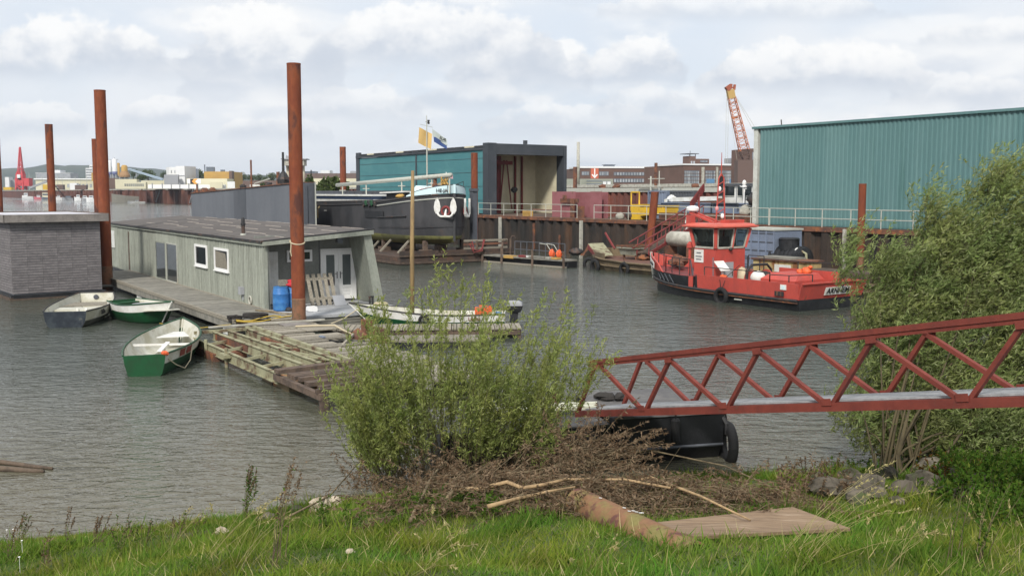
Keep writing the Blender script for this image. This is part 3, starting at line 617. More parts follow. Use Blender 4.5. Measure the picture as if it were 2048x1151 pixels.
def coil(P, r, n, mt, lab, th=.022, nm='rope_coil', j=.1):
    pts = []
    for i in range(n * 12): a = i / 12 * 2 * math.pi; rr = r * (1 + random.uniform(-j, j)); pts.append(P + Vector((math.cos(a) * rr * 1.3, math.sin(a) * rr, .02 + i * .0025 + random.uniform(0, .02))))
    q = MB(); q.tube(pts, th, 5); return q.build(nm, mt, None, label=lab, cat='rope')
coil(hb_(2.35, -1.2, .61), .32, 4, m_roped, 'dark coiled rope on the near end of the boardwalk', .03)
coil(hb_(2.4, -1.95, .5), .14, 7, m_roped, 'black knot of rope at the boardwalk corner', .035, 'rope_bundle', .5)
q = MB(); q.tube([hb_(.3, -.5, .62), hb_(1.2, -.15, .63), hb_(1.8, .0, .62), hb_(2.4, .5, .62)], .035, 6); q.build('hose', m_twig, None, label='brown hose lying along the houseboat corner on the boardwalk', cat='hose')
for k, (p0, p1, bb, dz) in enumerate(((-2.0, -.4, 2.66, .62), (-2.0, .5, 2.72, .58))):
    q = MB(); q.tube([hb_(bb + .04 * i % .1, p0 + (p1 - p0) * i / 6, dz - .06 * math.sin(i)) for i in range(7)], .024, 5); q.build('yellow_rope', m_ropey, None, label=('upper yellow rope across the end of the boardwalk', 'lower yellow rope trailing past the end of the boardwalk')[k], cat='rope')
q = MB(); q.tube([hb_(2.4, -2.0, .45), hb_(2.0, -3.0, .35), hb_(1.2, -4.2, .5)], .012, 5); q.build('mooring_line', m_ropey, None, label='thin yellow line from the boardwalk corner to the green rowing boat', cat='rope')
# things standing on the terrace
def barrel(P, lab):
    t = thing('blue_barrel', lab, 'barrel', P, 'blue barrels on the houseboat terrace')
    q = MB(); q.lathe(P, [(.24, 0), (.285, .05), (.295, .3), (.30, .32), (.295, .34), (.29, .62), (.30, .64), (.29, .66), (.265, .86), (.25, .9)], 22); q.build('body', m_blue, t, smooth=True, auto=35)
    q = MB(); q.torus(P + Z * .9, .25, .02, Z, 22, 6); q.build('rim', m_blue, t, smooth=True)
P = hb_(.45, .42, .56); barrel(P, 'blue plastic barrel beside the houseboat corner, with cardboard on top')
q = MB(); q.par(P + Z * .93 - V * .02, V * .3, U * .2, Z * .22); q.build('cardboard_box', m_wood, None, label='small brown cardboard box on the barrel by the corner', cat='box')
P2b = hb_(.30, .98, .56); barrel(P2b, 'blue plastic barrel half behind the tall pile, red cloth on top')
def blob(P, rx, ry, rz_, mt, nm, lab, cat, j=.22):
    q = MB(); q.ell(P, rx, ry, rz_, 12, 8, j); return q.build(nm, mt, None, smooth=True, label=lab, cat=cat)
blob(P2b + Z * .97, .36, .34, .16, m_cloth, 'red_cloth', 'crumpled red cloth on top of the blue barrel', 'cloth')
blob(hb_(.75, .62, .62), .14, .12, .08, m_iron, 'dark_rag', 'small dark rag lying before the blue barrels', 'rag')
t = thing('pallet', 'wooden pallet leaning on the front wall left of the French doors', 'pallet', hb_(.1, 2.1, .56))
p0 = 1.95; q0 = None
for k in range(5):
    P = hb_(-.35, p0 + k * .24, .57)
    if q0 is None: q = MB(); q.par(P, V * .14, U * .04, Z * 1.2 + U * .55); q0 = q.build('slat', m_wood, t); base = P
    else: inst(q0, t, P - base)
for h in (.2, .95):
    q = MB(); q.par(hb_(-.37 - h * .458, p0 - .02, .57 + h), V * 1.14, U * .07, Z * .1); q.build('cross_piece', m_wood, t)
q = MB(); q.prism([hb_(.1, 2.75, .57), hb_(.1, 3.25, .57), hb_(-.12, 3.2, .95), hb_(-.12, 2.72, .95)], U * .02); q.build('grey_sheet', m_greyf, None, label='small grey board leaning against the pallet', cat='board')
Pj = gp(626, 623, .56); t = thing('jerrycan', 'white plastic jerrycan lying on the terrace deck', 'jerrycan', Pj)
q = MB(); q.prism([Pj + V * a + Z * b for a, b in ((-.17, .02), (-.19, .06), (-.19, .16), (-.15, .2), (.13, .2), (.19, .15), (.19, .04), (.16, 0))], U * .2); q.build('body', m_clean, t)
q = MB(); q.lathe(Pj + V * .19 + U * .1 + Z * .11, [(.035, 0), (.035, .04)], 10, V); q.build('cap', m_iron, t)
# ------------------------------------------------------------------ old pier of girders and planks
t = thing('plank_walkway', 'worn plank walkway of loose boards running from the boardwalk towards the bank', 'walkway', hb_(8, -.8, 0))
for i in range(30):
    a = 3.1 + i * .42; w_ = random.choice((.38, .38, .2, .40)); l0, l1 = -1.75 + random.uniform(-.12, .1), .25 - a * .03 + random.uniform(-.35, .25)
    if i in (8, 12, 13): l1 -= .9
    q = MB(); z_ = .5 + random.uniform(-.01, .035); q.par(hb_(a, l0, z_), U * -w_, V * (l1 - l0) + U * random.uniform(-.05, .05), (0, 0, .05)); q.build('plank', m_wood, t)
for bb, z_ in ((-1.62, .36), (.0, .34)):
    q = MB(); q.par(hb_(3.2, bb, z_), -U * 12.6, V * .16, (0, 0, .13)); q.build('bearer', m_woodg, t)
q = MB(); q.par(hb_(3.4, -1.92, .30), -U * 10.2, V * .12, (0, 0, .27)); q.build('side_beam', m_gird, t)
q = MB(); q.par(hb_(3.3, -1.5, -.4), -U * 12, V * 1.3, (0, 0, .7)); q.build('float_hull', m_black, t)
q = MB(); q.bar(hb_(3.9, -3.3, .60), hb_(4.2, .6, .62), .14, .05); q.build('loose_board', m_conc, None, label='long pale loose board lying across the head of the plank walkway', cat='board')
q = MB(); q.bar(hb_(3.1, -.9, .60), hb_(3.3, .3, .61), .12, .05); q.build('loose_board', m_wood, None, label='short brown loose board beside the foot of the tallest pile', cat='board')
q = MB(); q.par(hb_(5.3, -.9, .57), -U * 1.1, V * 1.4, (0, 0, .03)); q.build('plywood_sheet', m_wood, None, label='weathered plywood sheet lying on the plank walkway', cat='sheet')
q = MB(); q.bar(hb_(4.0, -.6, .585), hb_(4.9, -.6, .585), .9, .02); q.build('dark_mat', m_fascia, None, label='dark mat at the head of the plank walkway', cat='mat')
q = MB(); q.tube([hb_(5.4, -.9, .63), hb_(5.8, -.3, .66), hb_(6.0, .2, .65), hb_(7.0, .1, .6), hb_(8.0, -.05, .62), hb_(8.9, .2, .6)], .03, 6); q.build('rope', m_rope, None, label='pale thick rope curling over the plank walkway', cat='rope')
q = MB(); q.par(hb_(7.6, -1.0, .56), -U * .3, V * .1, (0, 0, .04)); q.build('blue_scrap', m_bluec, None, label='small blue plastic piece on the plank walkway', cat='scrap')
q = MB(); q.prism([hb_(8.4, -.4, .56), hb_(8.9, -.2, .56), hb_(8.8, .1, .58), hb_(8.5, -.1, .8)], Z * .08); q.build('rusty_plate', m_rust, None, label='bent rusty plate on the plank walkway', cat='scrap')
q = MB(); q.bar(hb_(8.6, -.3, .7), hb_(10.0, -1.5, .42), .07); q.build('prop_stick', m_wood, None, label='stick leaning from the rusty plate down to the girders', cat='stick')
q = MB(); q.par(hb_(8.5, .3, .1), -U * .5, V * .35, (0, 0, .75)); q.par(hb_(7.9, .28, .5), -U * .3, V * .3, (0, 0, .55)); q.build('steel_bollard', m_rust, None, label='rusty steel bollard at the right edge of the plank walkway', cat='bollard')
t = thing('girder_frame', 'old pale green steel girder frame lying beside the plank walkway', 'girder frame', hb_(8, -3, 0))
def ibeam(p, q_, mt=m_gird, w=.10, h=.26):
    b = MB(); d = Z * (h / 2); b.bar(p + d, q_ + d, w, .025); b.bar(p - d, q_ - d, w, .025); b.bar(p, q_, .02, h - .03); return b.build('girder', mt, t)
ibeam(hb_(4.8, -4.02, .3), hb_(12.2, -3.98, .3)); ibeam(hb_(4.6, -3.35, .42), hb_(12.2, -3.2, .42)); ibeam(hb_(4.5, -2.85, .42), hb_(11.9, -2.75, .42)); ibeam(hb_(4.4, -2.25, .44), hb_(12.0, -2.2, .44))
for i, a in enumerate((5.9, 7.4, 9.2, 10.6)):
    b = MB(); b.bar(hb_(a, -4.0, .32), hb_(a, -3.25, .42), .06, .08); b.build('cross_brace', m_gird, t)
for a0, a1 in ((7.0, 8.4), (8.4, 9.0), (9.0, 11.0), (10.0, 11.4)):
    b = MB(); b.bar(hb_(a0, -2.8, .5), hb_(a1, -2.2, .5), .05); b.build('cross_brace', m_gird, t)
b = MB(); b.tube([hb_(7.0 + 4.2 * i / 8, -2.7 + .35 * math.sin(i / 8 * 3.1), .46 + .05 * math.sin(i)) for i in range(9)], .03, 6); b.build('bent_rod', m_gird, t)
for a, bb in ((4.8, -3.3), (6.2, -2.3)):
    b = MB(); b.bar(hb_(a, bb, .4), hb_(a + 3.0, bb + .05, .4), .12, .2); b.build('rusty_girder', m_rust, t)
b = MB(); b.par(hb_(4.9, -4.1, -.2), -U * 2.2, V * 1.0, (0, 0, .42)); b.build('rusty_float', m_rust, t)
b = MB(); b.par(hb_(4.5, -3.95, .5), -U * .1, V * 1.9, (0, 0, .1)); b.build('end_bar', m_gird, t)
b = MB()
for a in (6.2, 8.2): b.bar(hb_(a, -4.06, .55), hb_(a, -4.06, -.1), .08)
b.par(hb_(8.0, -4.2, .3), -U * .5, V * .3, (0, 0, .1)); b.build('hanger', m_gird, t)
tf = thing('rusty_float', 'rust streaked steel float carrying the corner of the girder frame', 'float', hb_(11.5, -3.2, 0))
m_float = mat('orange_rust_float', (.20, .15, .09), .85, c2=(.12, .11, .065), ns=1.5, st=(1, 1, .4), rust=(.33, .12, .035), rs=1.6, rlo=.47, rhi=.6, rst=(1.5, 1.5, .3), bump=.4)
b = MB(); b.par(hb_(10.6, -3.85, -.4), -U * 2.0, V * 1.6, (0, 0, .65)); b.build('tank', m_float, tf)
b = MB(); b.par(hb_(11.4, -3.88, -.3), -U * .06, V * .06, (0, 0, .75)); b.build('strap', m_iron, tf)
t = thing('timber_platform', 'broken platform of dark brown timbers at the near end of the girders', 'platform', hb_(13.6, -3, 0))
for a, w_, l0, l1, z_ in ((12.25, .3, -4.1, -1.9, .47), (12.75, .17, -3.95, -1.9, .42), (12.96, .17, -3.95, -1.85, .42), (13.17, .15, -3.95, -1.9, .42), (13.36, .16, -3.9, -1.9, .41), (13.9, .28, -3.95, -1.7, .40), (14.6, .2, -3.9, -3.0, .4), (14.95, .12, -4.1, -1.8, .4)):
    b = MB(); b.par(hb_(a, l0, z_), -U * w_, V * (l1 - l0) + Z * random.uniform(0, .05), (0, 0, .1)); b.build('timber', m_woodd, t)
for bb in (-4.08, -2.6): b = MB(); b.par(hb_(12.1, bb, .26), -U * 3.1, V * .13, (0, 0, .15)); b.build('bearer', m_woodd, t)
b = MB(); b.par(hb_(15.05, -4.05, -1), -U * .16, V * .16, (0, 0, 1.28)); b.build('post', m_woodd, t)
# T jetty with the motor boat
JL, JR = Vector((-6.3, 33.35, 0)), Vector((.32, 33.72, 0)); jd = (JR - JL).normalized(); jn = Vector((-jd.y, jd.x, 0))
t = thing('plank_jetty', 'narrow low jetty of short cross planks beside the motor boat', 'jetty', (JL + JR) / 2)
b0 = None
for i in range(36):
    P = JL + jd * (i * .185) + Z * .32
    if b0 is None: q = MB(); q.par(P, jd * .16, jn * 1.35, (0, 0, .045)); b0 = q.build('plank', m_wood, t); base = P
    else: inst(b0, t, (P - base) + jn * random.uniform(-.03, .03) + Z * random.uniform(-.008, .008))
for o in (.05, 1.2): q = MB(); q.par(JL + jn * o + Z * .14, jd * 6.6, jn * .1, (0, 0, .175)); q.build('bearer', m_woodd, t)
q = MB(); q.par(JL + jn * .25 - Z * .4, jd * 6.4, jn * .9, (0, 0, .5)); q.build('float_hull', m_black, t)
q = MB(); q.par(JR - jd * .1 + jn * .1 - Z, jd * .1, jn * .1, (0, 0, 1.3)); q.build('post', m_woodd, t)
t = thing('mooring_float', 'low mossy float with white cleats below the plank jetty', 'float', JL + jd * 2 - jn * 1.2)
q = MB(); q.par(JL + jd * .3 - jn * 1.9 - Z * .3, jd * 5.2, jn * 1.3, (0, 0, .5)); q.build('hull', m_black, t)
q = MB(); q.par(JL + jd * .3 - jn * 1.9 + Z * .2, jd * 5.2, jn * 1.3, (0, 0, .05)); q.build('deck', m_wood, t)
for k in (1.0, 2.0): q = MB(); q.ell(JL + jd * k - jn * 1.0 + Z * .3, .13, .09, .07, 10, 6); q.build('cleat', m_clean, t, smooth=True)
# ------------------------------------------------------------------ small boats: hull lofted from stations
def boat(name, lab, stern, az, L_, B, T, H, sheer, mats, grp, bow=.0, rake=.5, trz=.0, z0=-.12, strake=.42, extra=None, list_=0., liner_b=.8):
    """mats: bottom, strake, liner, gunwale, transom"""
    f = hv(az); s = Vector((f.y, -f.x, 0)); S = P3(stern, 0); t = thing(name, lab, 'rowing boat', S, grp)
    n = 13
    def hb(u):                                            # half beam at the gunwale
        m_ = T / 2 + (B / 2 - T / 2) * math.sin(min(u / .5, 1) * math.pi / 2)
        k = max(0, (u - .48) / .52)
        return max(m_ * (1 - k ** 2.3) + bow * k ** 2.3 / 2, bow / 2 + .012)
    def gz_(u): return H + sheer * max(0, (u - .35) / .65) ** 1.8 + .10 * sheer * max(0, .3 - u) / .3
    def sec(u, off=0., zlo=None, hi=1.0):
        b = hb(u) - off; zt = gz_(u); zb = z0 + .18 * max(0, (u - .6) / .4) ** 2 if zlo is None else zlo
        x = u * L_; pts = []
        rk = rake * max(0, (u - .55) / .45) ** 2
        for q, (wq, hq) in enumerate(((0, 0), (.55, .02), (.80, .22), (.93, 1 - strake), (1.0, 1.0))):
            xx = x + rk * (hq - .6)
            pts.append((xx, b * wq, zb + (zt - zb) * hq))
        return pts
    def w(p, sg): return S + f * p[0] + s * p[1] * sg + Z * (p[2] + list_ * p[1] * sg)
    us = [i / (n - 1) for i in range(n)]
    for nm, i0, i1, mm in (('hull_bottom', 0, 3, mats[0]), ('top_strake', 3, 4, mats[1])):
        q = MB()
        for sg in (1, -1): q.loft([[w(p, sg) for p in sec(u)[i0:i1 + 1]] for u in us], False, False)
        q.build(nm, mm, t, smooth=True)
    zl = z0 + .16; q = MB()
    for sg in (1, -1): q.loft([[w(p, sg) for p in sec(u, .045, zl)] for u in [.012] + us[1:-1] + [.975]], False, False)
    q.build('liner', mats[2], t, smooth=True)
    q = MB()
    for sg in (1, -1): q.tube([w(sec(u)[4], sg) + Z * .005 for u in us], .028, 6)
    q.build('gunwale', mats[3], t)
    tr = [w(p, 1) for p in sec(0)] + [w(p, -1) for p in sec(0)][::-1]; q = MB(); q.prism(tr, f * .04); q.build('transom', mats[4], t)
    if bow > .3: q = MB(); q.prism([w(p, 1) for p in sec(1.0)] + [w(p, -1) for p in sec(1.0)][::-1], f * .05); q.build('bow_panel', mats[1], t); q = MB(); q.tube([w(sec(1.0)[4], 1) + Z * .005, w(sec(1.0)[4], -1) + Z * .005], .028, 6); q.build('gunwale', mats[3], t)
    else: q = MB(); q.tube([w((p[0] + .01, 0, p[2]), 1) for p in sec(1.0)], .03, 6); q.build('stem', mats[1], t)
    def thwart(u, wd=.26, zf=.62, th=.04):
        b = hb(u) * .9; zz = z0 + (gz_(u) - z0) * zf; q = MB(); q.par(S + f * (u * L_ - wd / 2) - s * b + Z * zz, f * wd, s * 2 * b, (0, 0, th)); return q
    if extra: extra(t, w, thwart, sec, hb, gz_, S, f, s)
    return t
def ex1(t, w, thwart, sec, hb, gz_, S, f, s):
    thwart(.16, .3, .55).build('seat', m_boatw, t)
    q = MB(); b = hb(.5) * .86; q.par(S + f * 2.3 - s * b + Z * .06, f * 1.0, s * 2 * b, (0, 0, .34)); q.build('bench_box', m_boatw, t)
    for k in (-.12, .2): q = MB(); q.par(S + f * 2.24 + s * k + Z * .06, f * .05, s * .09, (0, 0, .42)); q.build('bench_post', m_white, t)
    q = MB(); q.prism([w((p, hb(p / 5.3) * .8 * g, .42), 1) for p, g in ((3.4, -1), (4.7, -1), (4.7, 1), (3.4, 1))], Z * .03); q.build('bow_deck', m_wood, t)
    q = MB(); q.lathe(S + f * 5.32 + Z * .60, [(.1, 0), (.1, .05)], 12, -f); q.build('port_hole', m_greyd, t)
    nm = sec(.20); a, b2 = w(sec(.18)[3], 1), w(sec(.36)[3], 1); up = w(sec(.27)[4], 1) - w(sec(.27)[3], 1)
    text('RASSER', .26, w(tuple((np.array(sec(.3)[3]) + np.array(sec(.3)[4])) / 2), 1) + s * .03 + Z * .0, f, s, m_iron, t, sx=.85)
boat('rowing_boat', 'shabby white rowing boat with navy stern, black lettering on its side and a boxy bench', gp(131, 655, 0), -11, 5.3, 2.2, 1.5, .58, .2, (m_boatg, m_boatw, m_boatw, m_iron, m_navy), 'open boats beside the boardwalk', bow=1.3, rake=.3, strake=.5, extra=ex1)
def ex2(t, w, thwart, sec, hb, gz_, S, f, s):
    thwart(.2, .4).build('seat', m_boatw, t)
    q = MB(); q.prism([w((p, hb(p / 4.6) * .85 * g, .50 + .1 * (p > 4)), 1) for p, g in ((3.0, -1), (4.3, -1), (4.3, 1), (3.0, 1))], Z * .03); q.build('bow_deck', m_boatw, t)
    q = MB(); q.lathe(S + f * 1.9 + Z * .6, [(.48, 0), (.5, .03), (.46, .06)], 18); q.build('round_cover', m_greyf, t)
    thwart(.05, .3, .85).build('stern_board', m_green, t)
boat('rowing_boat', 'green rowing boat with a white band pointing its bow at the boardwalk', Vector((-15.75, 39.9, 0)), 133, 3.75, 1.8, 1.2, .66, .24, (m_green, m_white, m_boatw, m_green, m_green), 'open boats beside the boardwalk', rake=.75, strake=.36, extra=ex2)
def ex3(t, w, thwart, sec, hb, gz_, S, f, s):
    q = MB(); b = hb(.5) * .92; q.par(S + f * 2.9 - s * b + Z * .40, f * .05, s * 2 * b, (0, 0, .06)); q.build('cross_rib', m_white, t)
    q = MB(); q.par(S + f * .9 - s * .02 + Z * .05, f * 2.0, s * .05, (0, 0, .35)); q.build('centre_board', m_boatw, t)
    q = MB(); q.bar(S + f * 1.7 + s * .08 + Z * .42, S + f * 3.2 + s * .05 + Z * .46, .12, .03); q.build('white_plank', m_clean, t)
    q = MB(); q.prism([w((p, hb(min(p / 5.9, 1)) * .6 * g, .45), 1) for p, g in ((4.3, -1), (5.4, -.8), (5.4, .8), (4.3, 1))], Z * .03); q.build('bow_deck', m_cabw, t)
    for u0, u1 in ((.17, .24), (.26, .34)):
        q = MB(); q.loft([[w(tuple(np.array(sec(u)[3]) * (1 - h) + np.array(sec(u)[4]) * h), 1) + s * .012 for h in (.1, .85)] for u in (u0, (u0 + u1) / 2, u1)], False, False); q.build('red_paint_patch', m_oxred, t)
    q = MB(); q.tube([w((.1, -hb(0) * -.95, .5), 1), w((.5, hb(.1) * 1.05, .2), 1), w((1.0, hb(.2) * 1.08, .0), 1), w((1.5, hb(.3) * 1.05, .15), 1), w((1.9, hb(.3) * 1.04, .42), 1)], .014, 5); q.build('hanging_rope', m_rope, t)
    q = MB(); q.ell(w((.05, hb(0) * .95, .6), 1), .1, .1, .07, 8, 5, .2); q.build('orange_knot', m_orange, t)
boat('rowing_boat', 'green sterned rowing boat with pale inside and flaking red patches, nearest to the bank', gp(290, 752, 0), -9, 6.0, 2.0, 1.12, .56, .26, (m_green, m_boatw, m_boatw, m_green, m_green), 'open boats beside the boardwalk', rake=.6, strake=.38, extra=ex3, list_=.03)
def ex4(t, w, thwart, sec, hb, gz_, S, f, s):
    for u in (.22, .45, .65): thwart(u).build('seat', m_woodg, t)
    q = MB(); q.prism([w((p, hb(p / 5.6) * .8 * g, .62), 1) for p, g in ((4.4, -1), (5.3, -.8), (5.3, .8), (4.4, 1))], Z * .03); q.build('bow_deck', m_greyf, t)
    text('Lolita', .2, w(tuple((np.array(sec(.2)[3]) + np.array(sec(.2)[4])) / 2), -1) - s * .03, -f, -s, m_maroon, t)
B4s = Vector((-.25, 36.2, 0)); b4 = boat('motor_boat', 'green and white open motor boat behind the plank jetty with an outboard motor', B4s, -88, 5.4, 1.7, 1.25, .58, .36, (m_green, m_white, m_boatw, m_iron, m_white), None, rake=.9, strake=.36, extra=ex4)
b4['category'] = 'motor boat'
P = B4s + Vector((.28, 0, 0)); t = thing('outboard_motor', 'black and grey outboard motor on the stern of the motor boat', 'outboard motor', P)
q = MB(); q.loft([[P + Vector((x * k, y * k, z)) for x, y in ((-.22, -.16), (.3, -.16), (.34, 0), (.3, .16), (-.22, .16))] for z, k in ((.62, .8), (.72, 1), (.86, 1.05))]); q.build('lower_cowl', m_black, t)
q = MB(); q.loft([[P + Vector((x * k + .02, y * k, z)) for x, y in ((-.22, -.16), (.3, -.16), (.34, 0), (.3, .16), (-.22, .16))] for z, k in ((.865, 1.05), (.97, .98), (1.04, .7))]); q.build('top_cowl', m_greyf, t)
q = MB(); q.prism([P + Vector((-.1, -.07, .62)), P + Vector((.2, -.07, .62)), P + Vector((.12, -.07, -.3)), P + Vector((-.1, -.07, -.3))], (0, .14, 0)); q.build('leg', m_black, t)
q = MB(); q.bar(P + Vector((-.15, 0, .72)), P + Vector((-.75, 0, .78)), .05); q.build('tiller', m_black, t)
P = B4s + Vector((-.75, -.35, .46)); t = thing('fuel_can', 'red fuel can in the stern of the motor boat', 'fuel can', P)
q = MB(); q.par(P - Vector((.35, 0, 0)), (.62, 0, 0), (0, .28, 0), (0, 0, .36)); q.build('body', m_orange, t)
q = MB(); q.bar(P + Vector((-.2, .14, .42)), P + Vector((.1, .14, .42)), .04, .05); q.lathe(P + Vector((.2, .14, .36)), [(.05, 0), (.05, .06)], 8); q.build('handle', m_orange, t)
P = B4s + Vector((-.35, -.1, .45)); q = MB(); q.par(P, (.22, 0, 0), (0, .2, 0), (0, 0, .18)); q.build('blue_box', m_blue, None, label='small blue box beside the outboard motor', cat='box')
q = MB(); P = B4s + Vector((-2.9, -.85, .42)); q.torus(P, .16, .055, (0, 1, 0)); q.build('boat_fender', m_rubber, None, smooth=True, label='small black tyre hung on the side of the motor boat', cat='tyre')
Pm = at(824, 640, 36.0); q = MB(); q.tube([P3(Pm, -.5), P3(Pm + Vector((.03, 0, 0)), zat(Pm, 480)), P3(Pm + Vector((.08, 0, 0)), zat(Pm, 341))], [.085, .08, .06], 10); q.build('wooden_pole', mat('pole_wood', (.30, .21, .10), .8, c2=(.21, .145, .075), ns=4, st=(2, 2, .3)), None, smooth=True, label='tall bare wooden pole rising out of the water beside the motor boat', cat='pole')
q = MB(); q.tube([B4s + Vector((-5.3, -.1, .8)), B4s + Vector((-5.75, -.9, .5)), B4s + Vector((-6.1, -1.5, .4))], .02, 5); q.build('mooring_line', m_rope, None, label='mooring line from the motor boat bow to the jetty', cat='rope')
coil(hb_(1.0, 4.3, .56), .2, 3, m_rope, 'small heap of rope on the terrace corner behind the motor boat', .03)
q = MB()
for k in (4.0, 4.12): q.lathe(hb_(.6, k, .56), [(.04, 0), (.04, .3), (.055, .32), (.055, .36)], 8)
q.build('mooring_bitts', m_iron, None, label='pair of short dark mooring posts on the terrace edge', cat='bollard')
# ------------------------------------------------------------------ floating dry dock and the ship in it
OD = gp(806, 530, 0)
def dk(s, t_, z=0.): return P3(OD + V * s + U * t_, z)
m_dockrust = mat('dark_dock_rust', (.075, .048, .036), .9, c2=(.045, .036, .032), ns=1.0, rust=(.13, .07, .045), rs=.9, rlo=.58, rhi=.68)
t = thing('dry_dock', 'floating dry dock with grey side walls holding the black ship', 'dry dock', dk(4, 0))
q = MB(); q.par(dk(-.2, 0, -.6), V * 9.2, U * 52, (0, 0, 1.15)); q.build('pontoon', m_dockrust, t)
q = MB(); q.par(dk(-.3, -.1, .05), V * 9.4, U * 51, (0, 0, .14)); q.par(dk(-.3, -.1, .55), V * 9.4, U * .12, (0, 0, .1)); q.build('rubbing_strip', m_woodd, t)
q = MB(); q.par(dk(-.25, -.05, .62), V * 3.0, U * .1, (0, 0, .32)); q.par(dk(3.0, -.05, .62), V * 6, U * .1, (0, 0, .3)); q.build('bulwark_plate', m_dockrust, t)
t0, t1 = along(dk(-.1, 0), U, 633), along(dk(-1.25, 0), U, 385)
za, zb = 5.72, zat(dk(-1.25, t1), 387)
q = MB(); q.prism([dk(-1.25, t0, .5), dk(-1.25, t1, .5), dk(-1.25, t1, zb), dk(-1.25, t0, za)], V * 1.15); q.build('side_wall', m_grey, t)
ta, tb = along(dk(-1.27, 0), U, 494), along(dk(-1.27, 0), U, 470); zz = lambda k: za + (zb - za) * (k - t0) / (t1 - t0)
q = MB(); q.prism([dk(-1.25, ta, .5), dk(-1.25, tb, .5), dk(-1.25, tb, zz(tb) - .03), dk(-1.25, ta, zz(ta) - .03)], V * -.03); q.build('wall_panel', m_greyd, t)
q = MB(); q.par(dk(-1.3, t0 - .04, .5), V * 1.25, U * .04, (0, 0, za - .5)); q.par(dk(-.28, t0 - .22, .5), V * .16, U * .16, (0, 0, za - .45)); q.par(dk(-.9, t0 - .16, .5), V * .06, U * .12, (0, 0, za - .7)); q.build('end_plate', m_greyd, t)
q = MB(); q.par(dk(-.24, t0 - .26, .5), V * .1, U * .03, (0, 0, za - .45)); q.build('edge_angle', m_rail, t)
q = MB(); q.prism([dk(-1.35, t0, za), dk(-1.35, t1, zb), dk(-1.35, t1, zb + .07), dk(-1.35, t0, za + .07)], V * 1.35); q.build('top_plate', m_rust, t)
for k, (x, h, w_) in enumerate(((412, .45, .9), (428, .4, .7), (489, .4, .6), (540, .2, .5))):
    tt = along(dk(-.7, 0), U, x); z_ = zz(tt) + .07; b = MB(); b.lathe(dk(-.7, tt, z_), [(w_ * .5, 0), (w_ * .5, h * .5), (w_ * .25, h)], 9); b.bar(dk(-.7, tt - .6, z_ + .15), dk(-.7, tt + .6, z_ + .2), .25); b.build('winch', m_rust if k < 2 else m_iron, t)
for x, h in ((506, 2.6), (397, 1.0), (558, 1.2), (561, 1.2)):
    tt = along(dk(-.6, 0), U, x); b = MB(); b.bar(dk(-.6, tt, zz(tt)), dk(-.6, tt, zz(tt) + h), .14); b.build('deck_post', m_rust, t)
b = MB(); tt = along(dk(-.6, 0), U, 570); b.lathe(dk(-.6, tt, zz(tt)), [(.5, 0), (.55, .5), (.3, 1.0), (.12, 1.2), (.1, 2.5), (.1, 2.8)], 10); b.bar(dk(-.6, tt - 3, zz(tt) + .5), dk(-.6, tt - .2, zz(tt) + .6), .2); b.build('capstan', m_iron, t)
b = MB(); tt = along(dk(-.6, 0), U, 512); b.bar(dk(-.6, tt, zz(tt) + .4), dk(-.6, tt - 4, zz(tt) + .8), .1); b.build('slant_pipe', m_rail, t)
sR = 7.55
q = MB(); q.par(dk(sR, 14.0, .5), V * .75, U * 28, (0, 0, 4.6)); q.build('side_wall', m_greyd, t)
q = MB(); q.par(dk(6.95, 2.3, .5), V * .42, U * .42, (0, 0, 4.75)); q.par(dk(6.9, 2.2, 5.05), V * .52, U * .52, (0, 0, .2)); q.build('end_column', m_greyd, t)
for k in range(7):
    b = MB(); b.par(dk(4.5 - .4, 2.5 + k * 5, .55), V * .8, U * .5, (0, 0, .62)); b.build('keel_block', m_woodd, t)
for s_, t_, sgn in ((1.0, 4, 1), (.8, 6.5, 1), (1.2, 9, 1), (1.0, 13, 1)):
    b = MB(); b.bar(dk(s_ + .6, t_, .55), dk(s_ + 2.0, t_, 1.9), .12); b.build('shore_prop', m_wood, t)
for s_, t_ in ((2.6, 4.5), (3.0, 2.5), (5.8, 1.5), (6.4, 3.0), (2.4, 8), (6.9, .8)):
    b = MB(); b.par(dk(s_, t_, .55), V * .3, U * .3, (0, 0, .95)); b.par(dk(s_ - .25, t_ - .2, .55), V * .8, U * .6, (0, 0, .3)); b.build('bilge_block', m_woodd, t)
for h in (.95, 1.25, 1.5):
    b = MB(); b.bar(dk(5.2, .6, h), dk(8.9, .6, h), .1, .14); b.build('stacked_beam', m_wood if h != 1.25 else m_rust, t)
for s_, h in ((8.0, 1.35), (8.7, 1.6)):
    b = MB(); b.bar(dk(s_, -.15, -.4), dk(s_, -.15, h), .14); b.tube([dk(s_, -.15, h), dk(s_ + .1, -.2, h + .2), dk(s_ + .3, -.2, h + .2), dk(s_ + .4, -.2, h)], .04, 6); b.build('dock_post', m_woodd, t)
b = MB(); b.tube([dk(5.4, -.2, 1.5), dk(5.5, -.3, .9), dk(5.9, -.3, .8), dk(6.2, -.3, 1.0), dk(6.4, -.3, 1.6)], .05, 6); b.tube([dk(5.2, -.2, 1.3), dk(5.5, -.3, .7), dk(6.2, -.3, .8), dk(6.3, -.3, 1.6)], .05, 6); b.build('cable_loop', m_maroon, t)
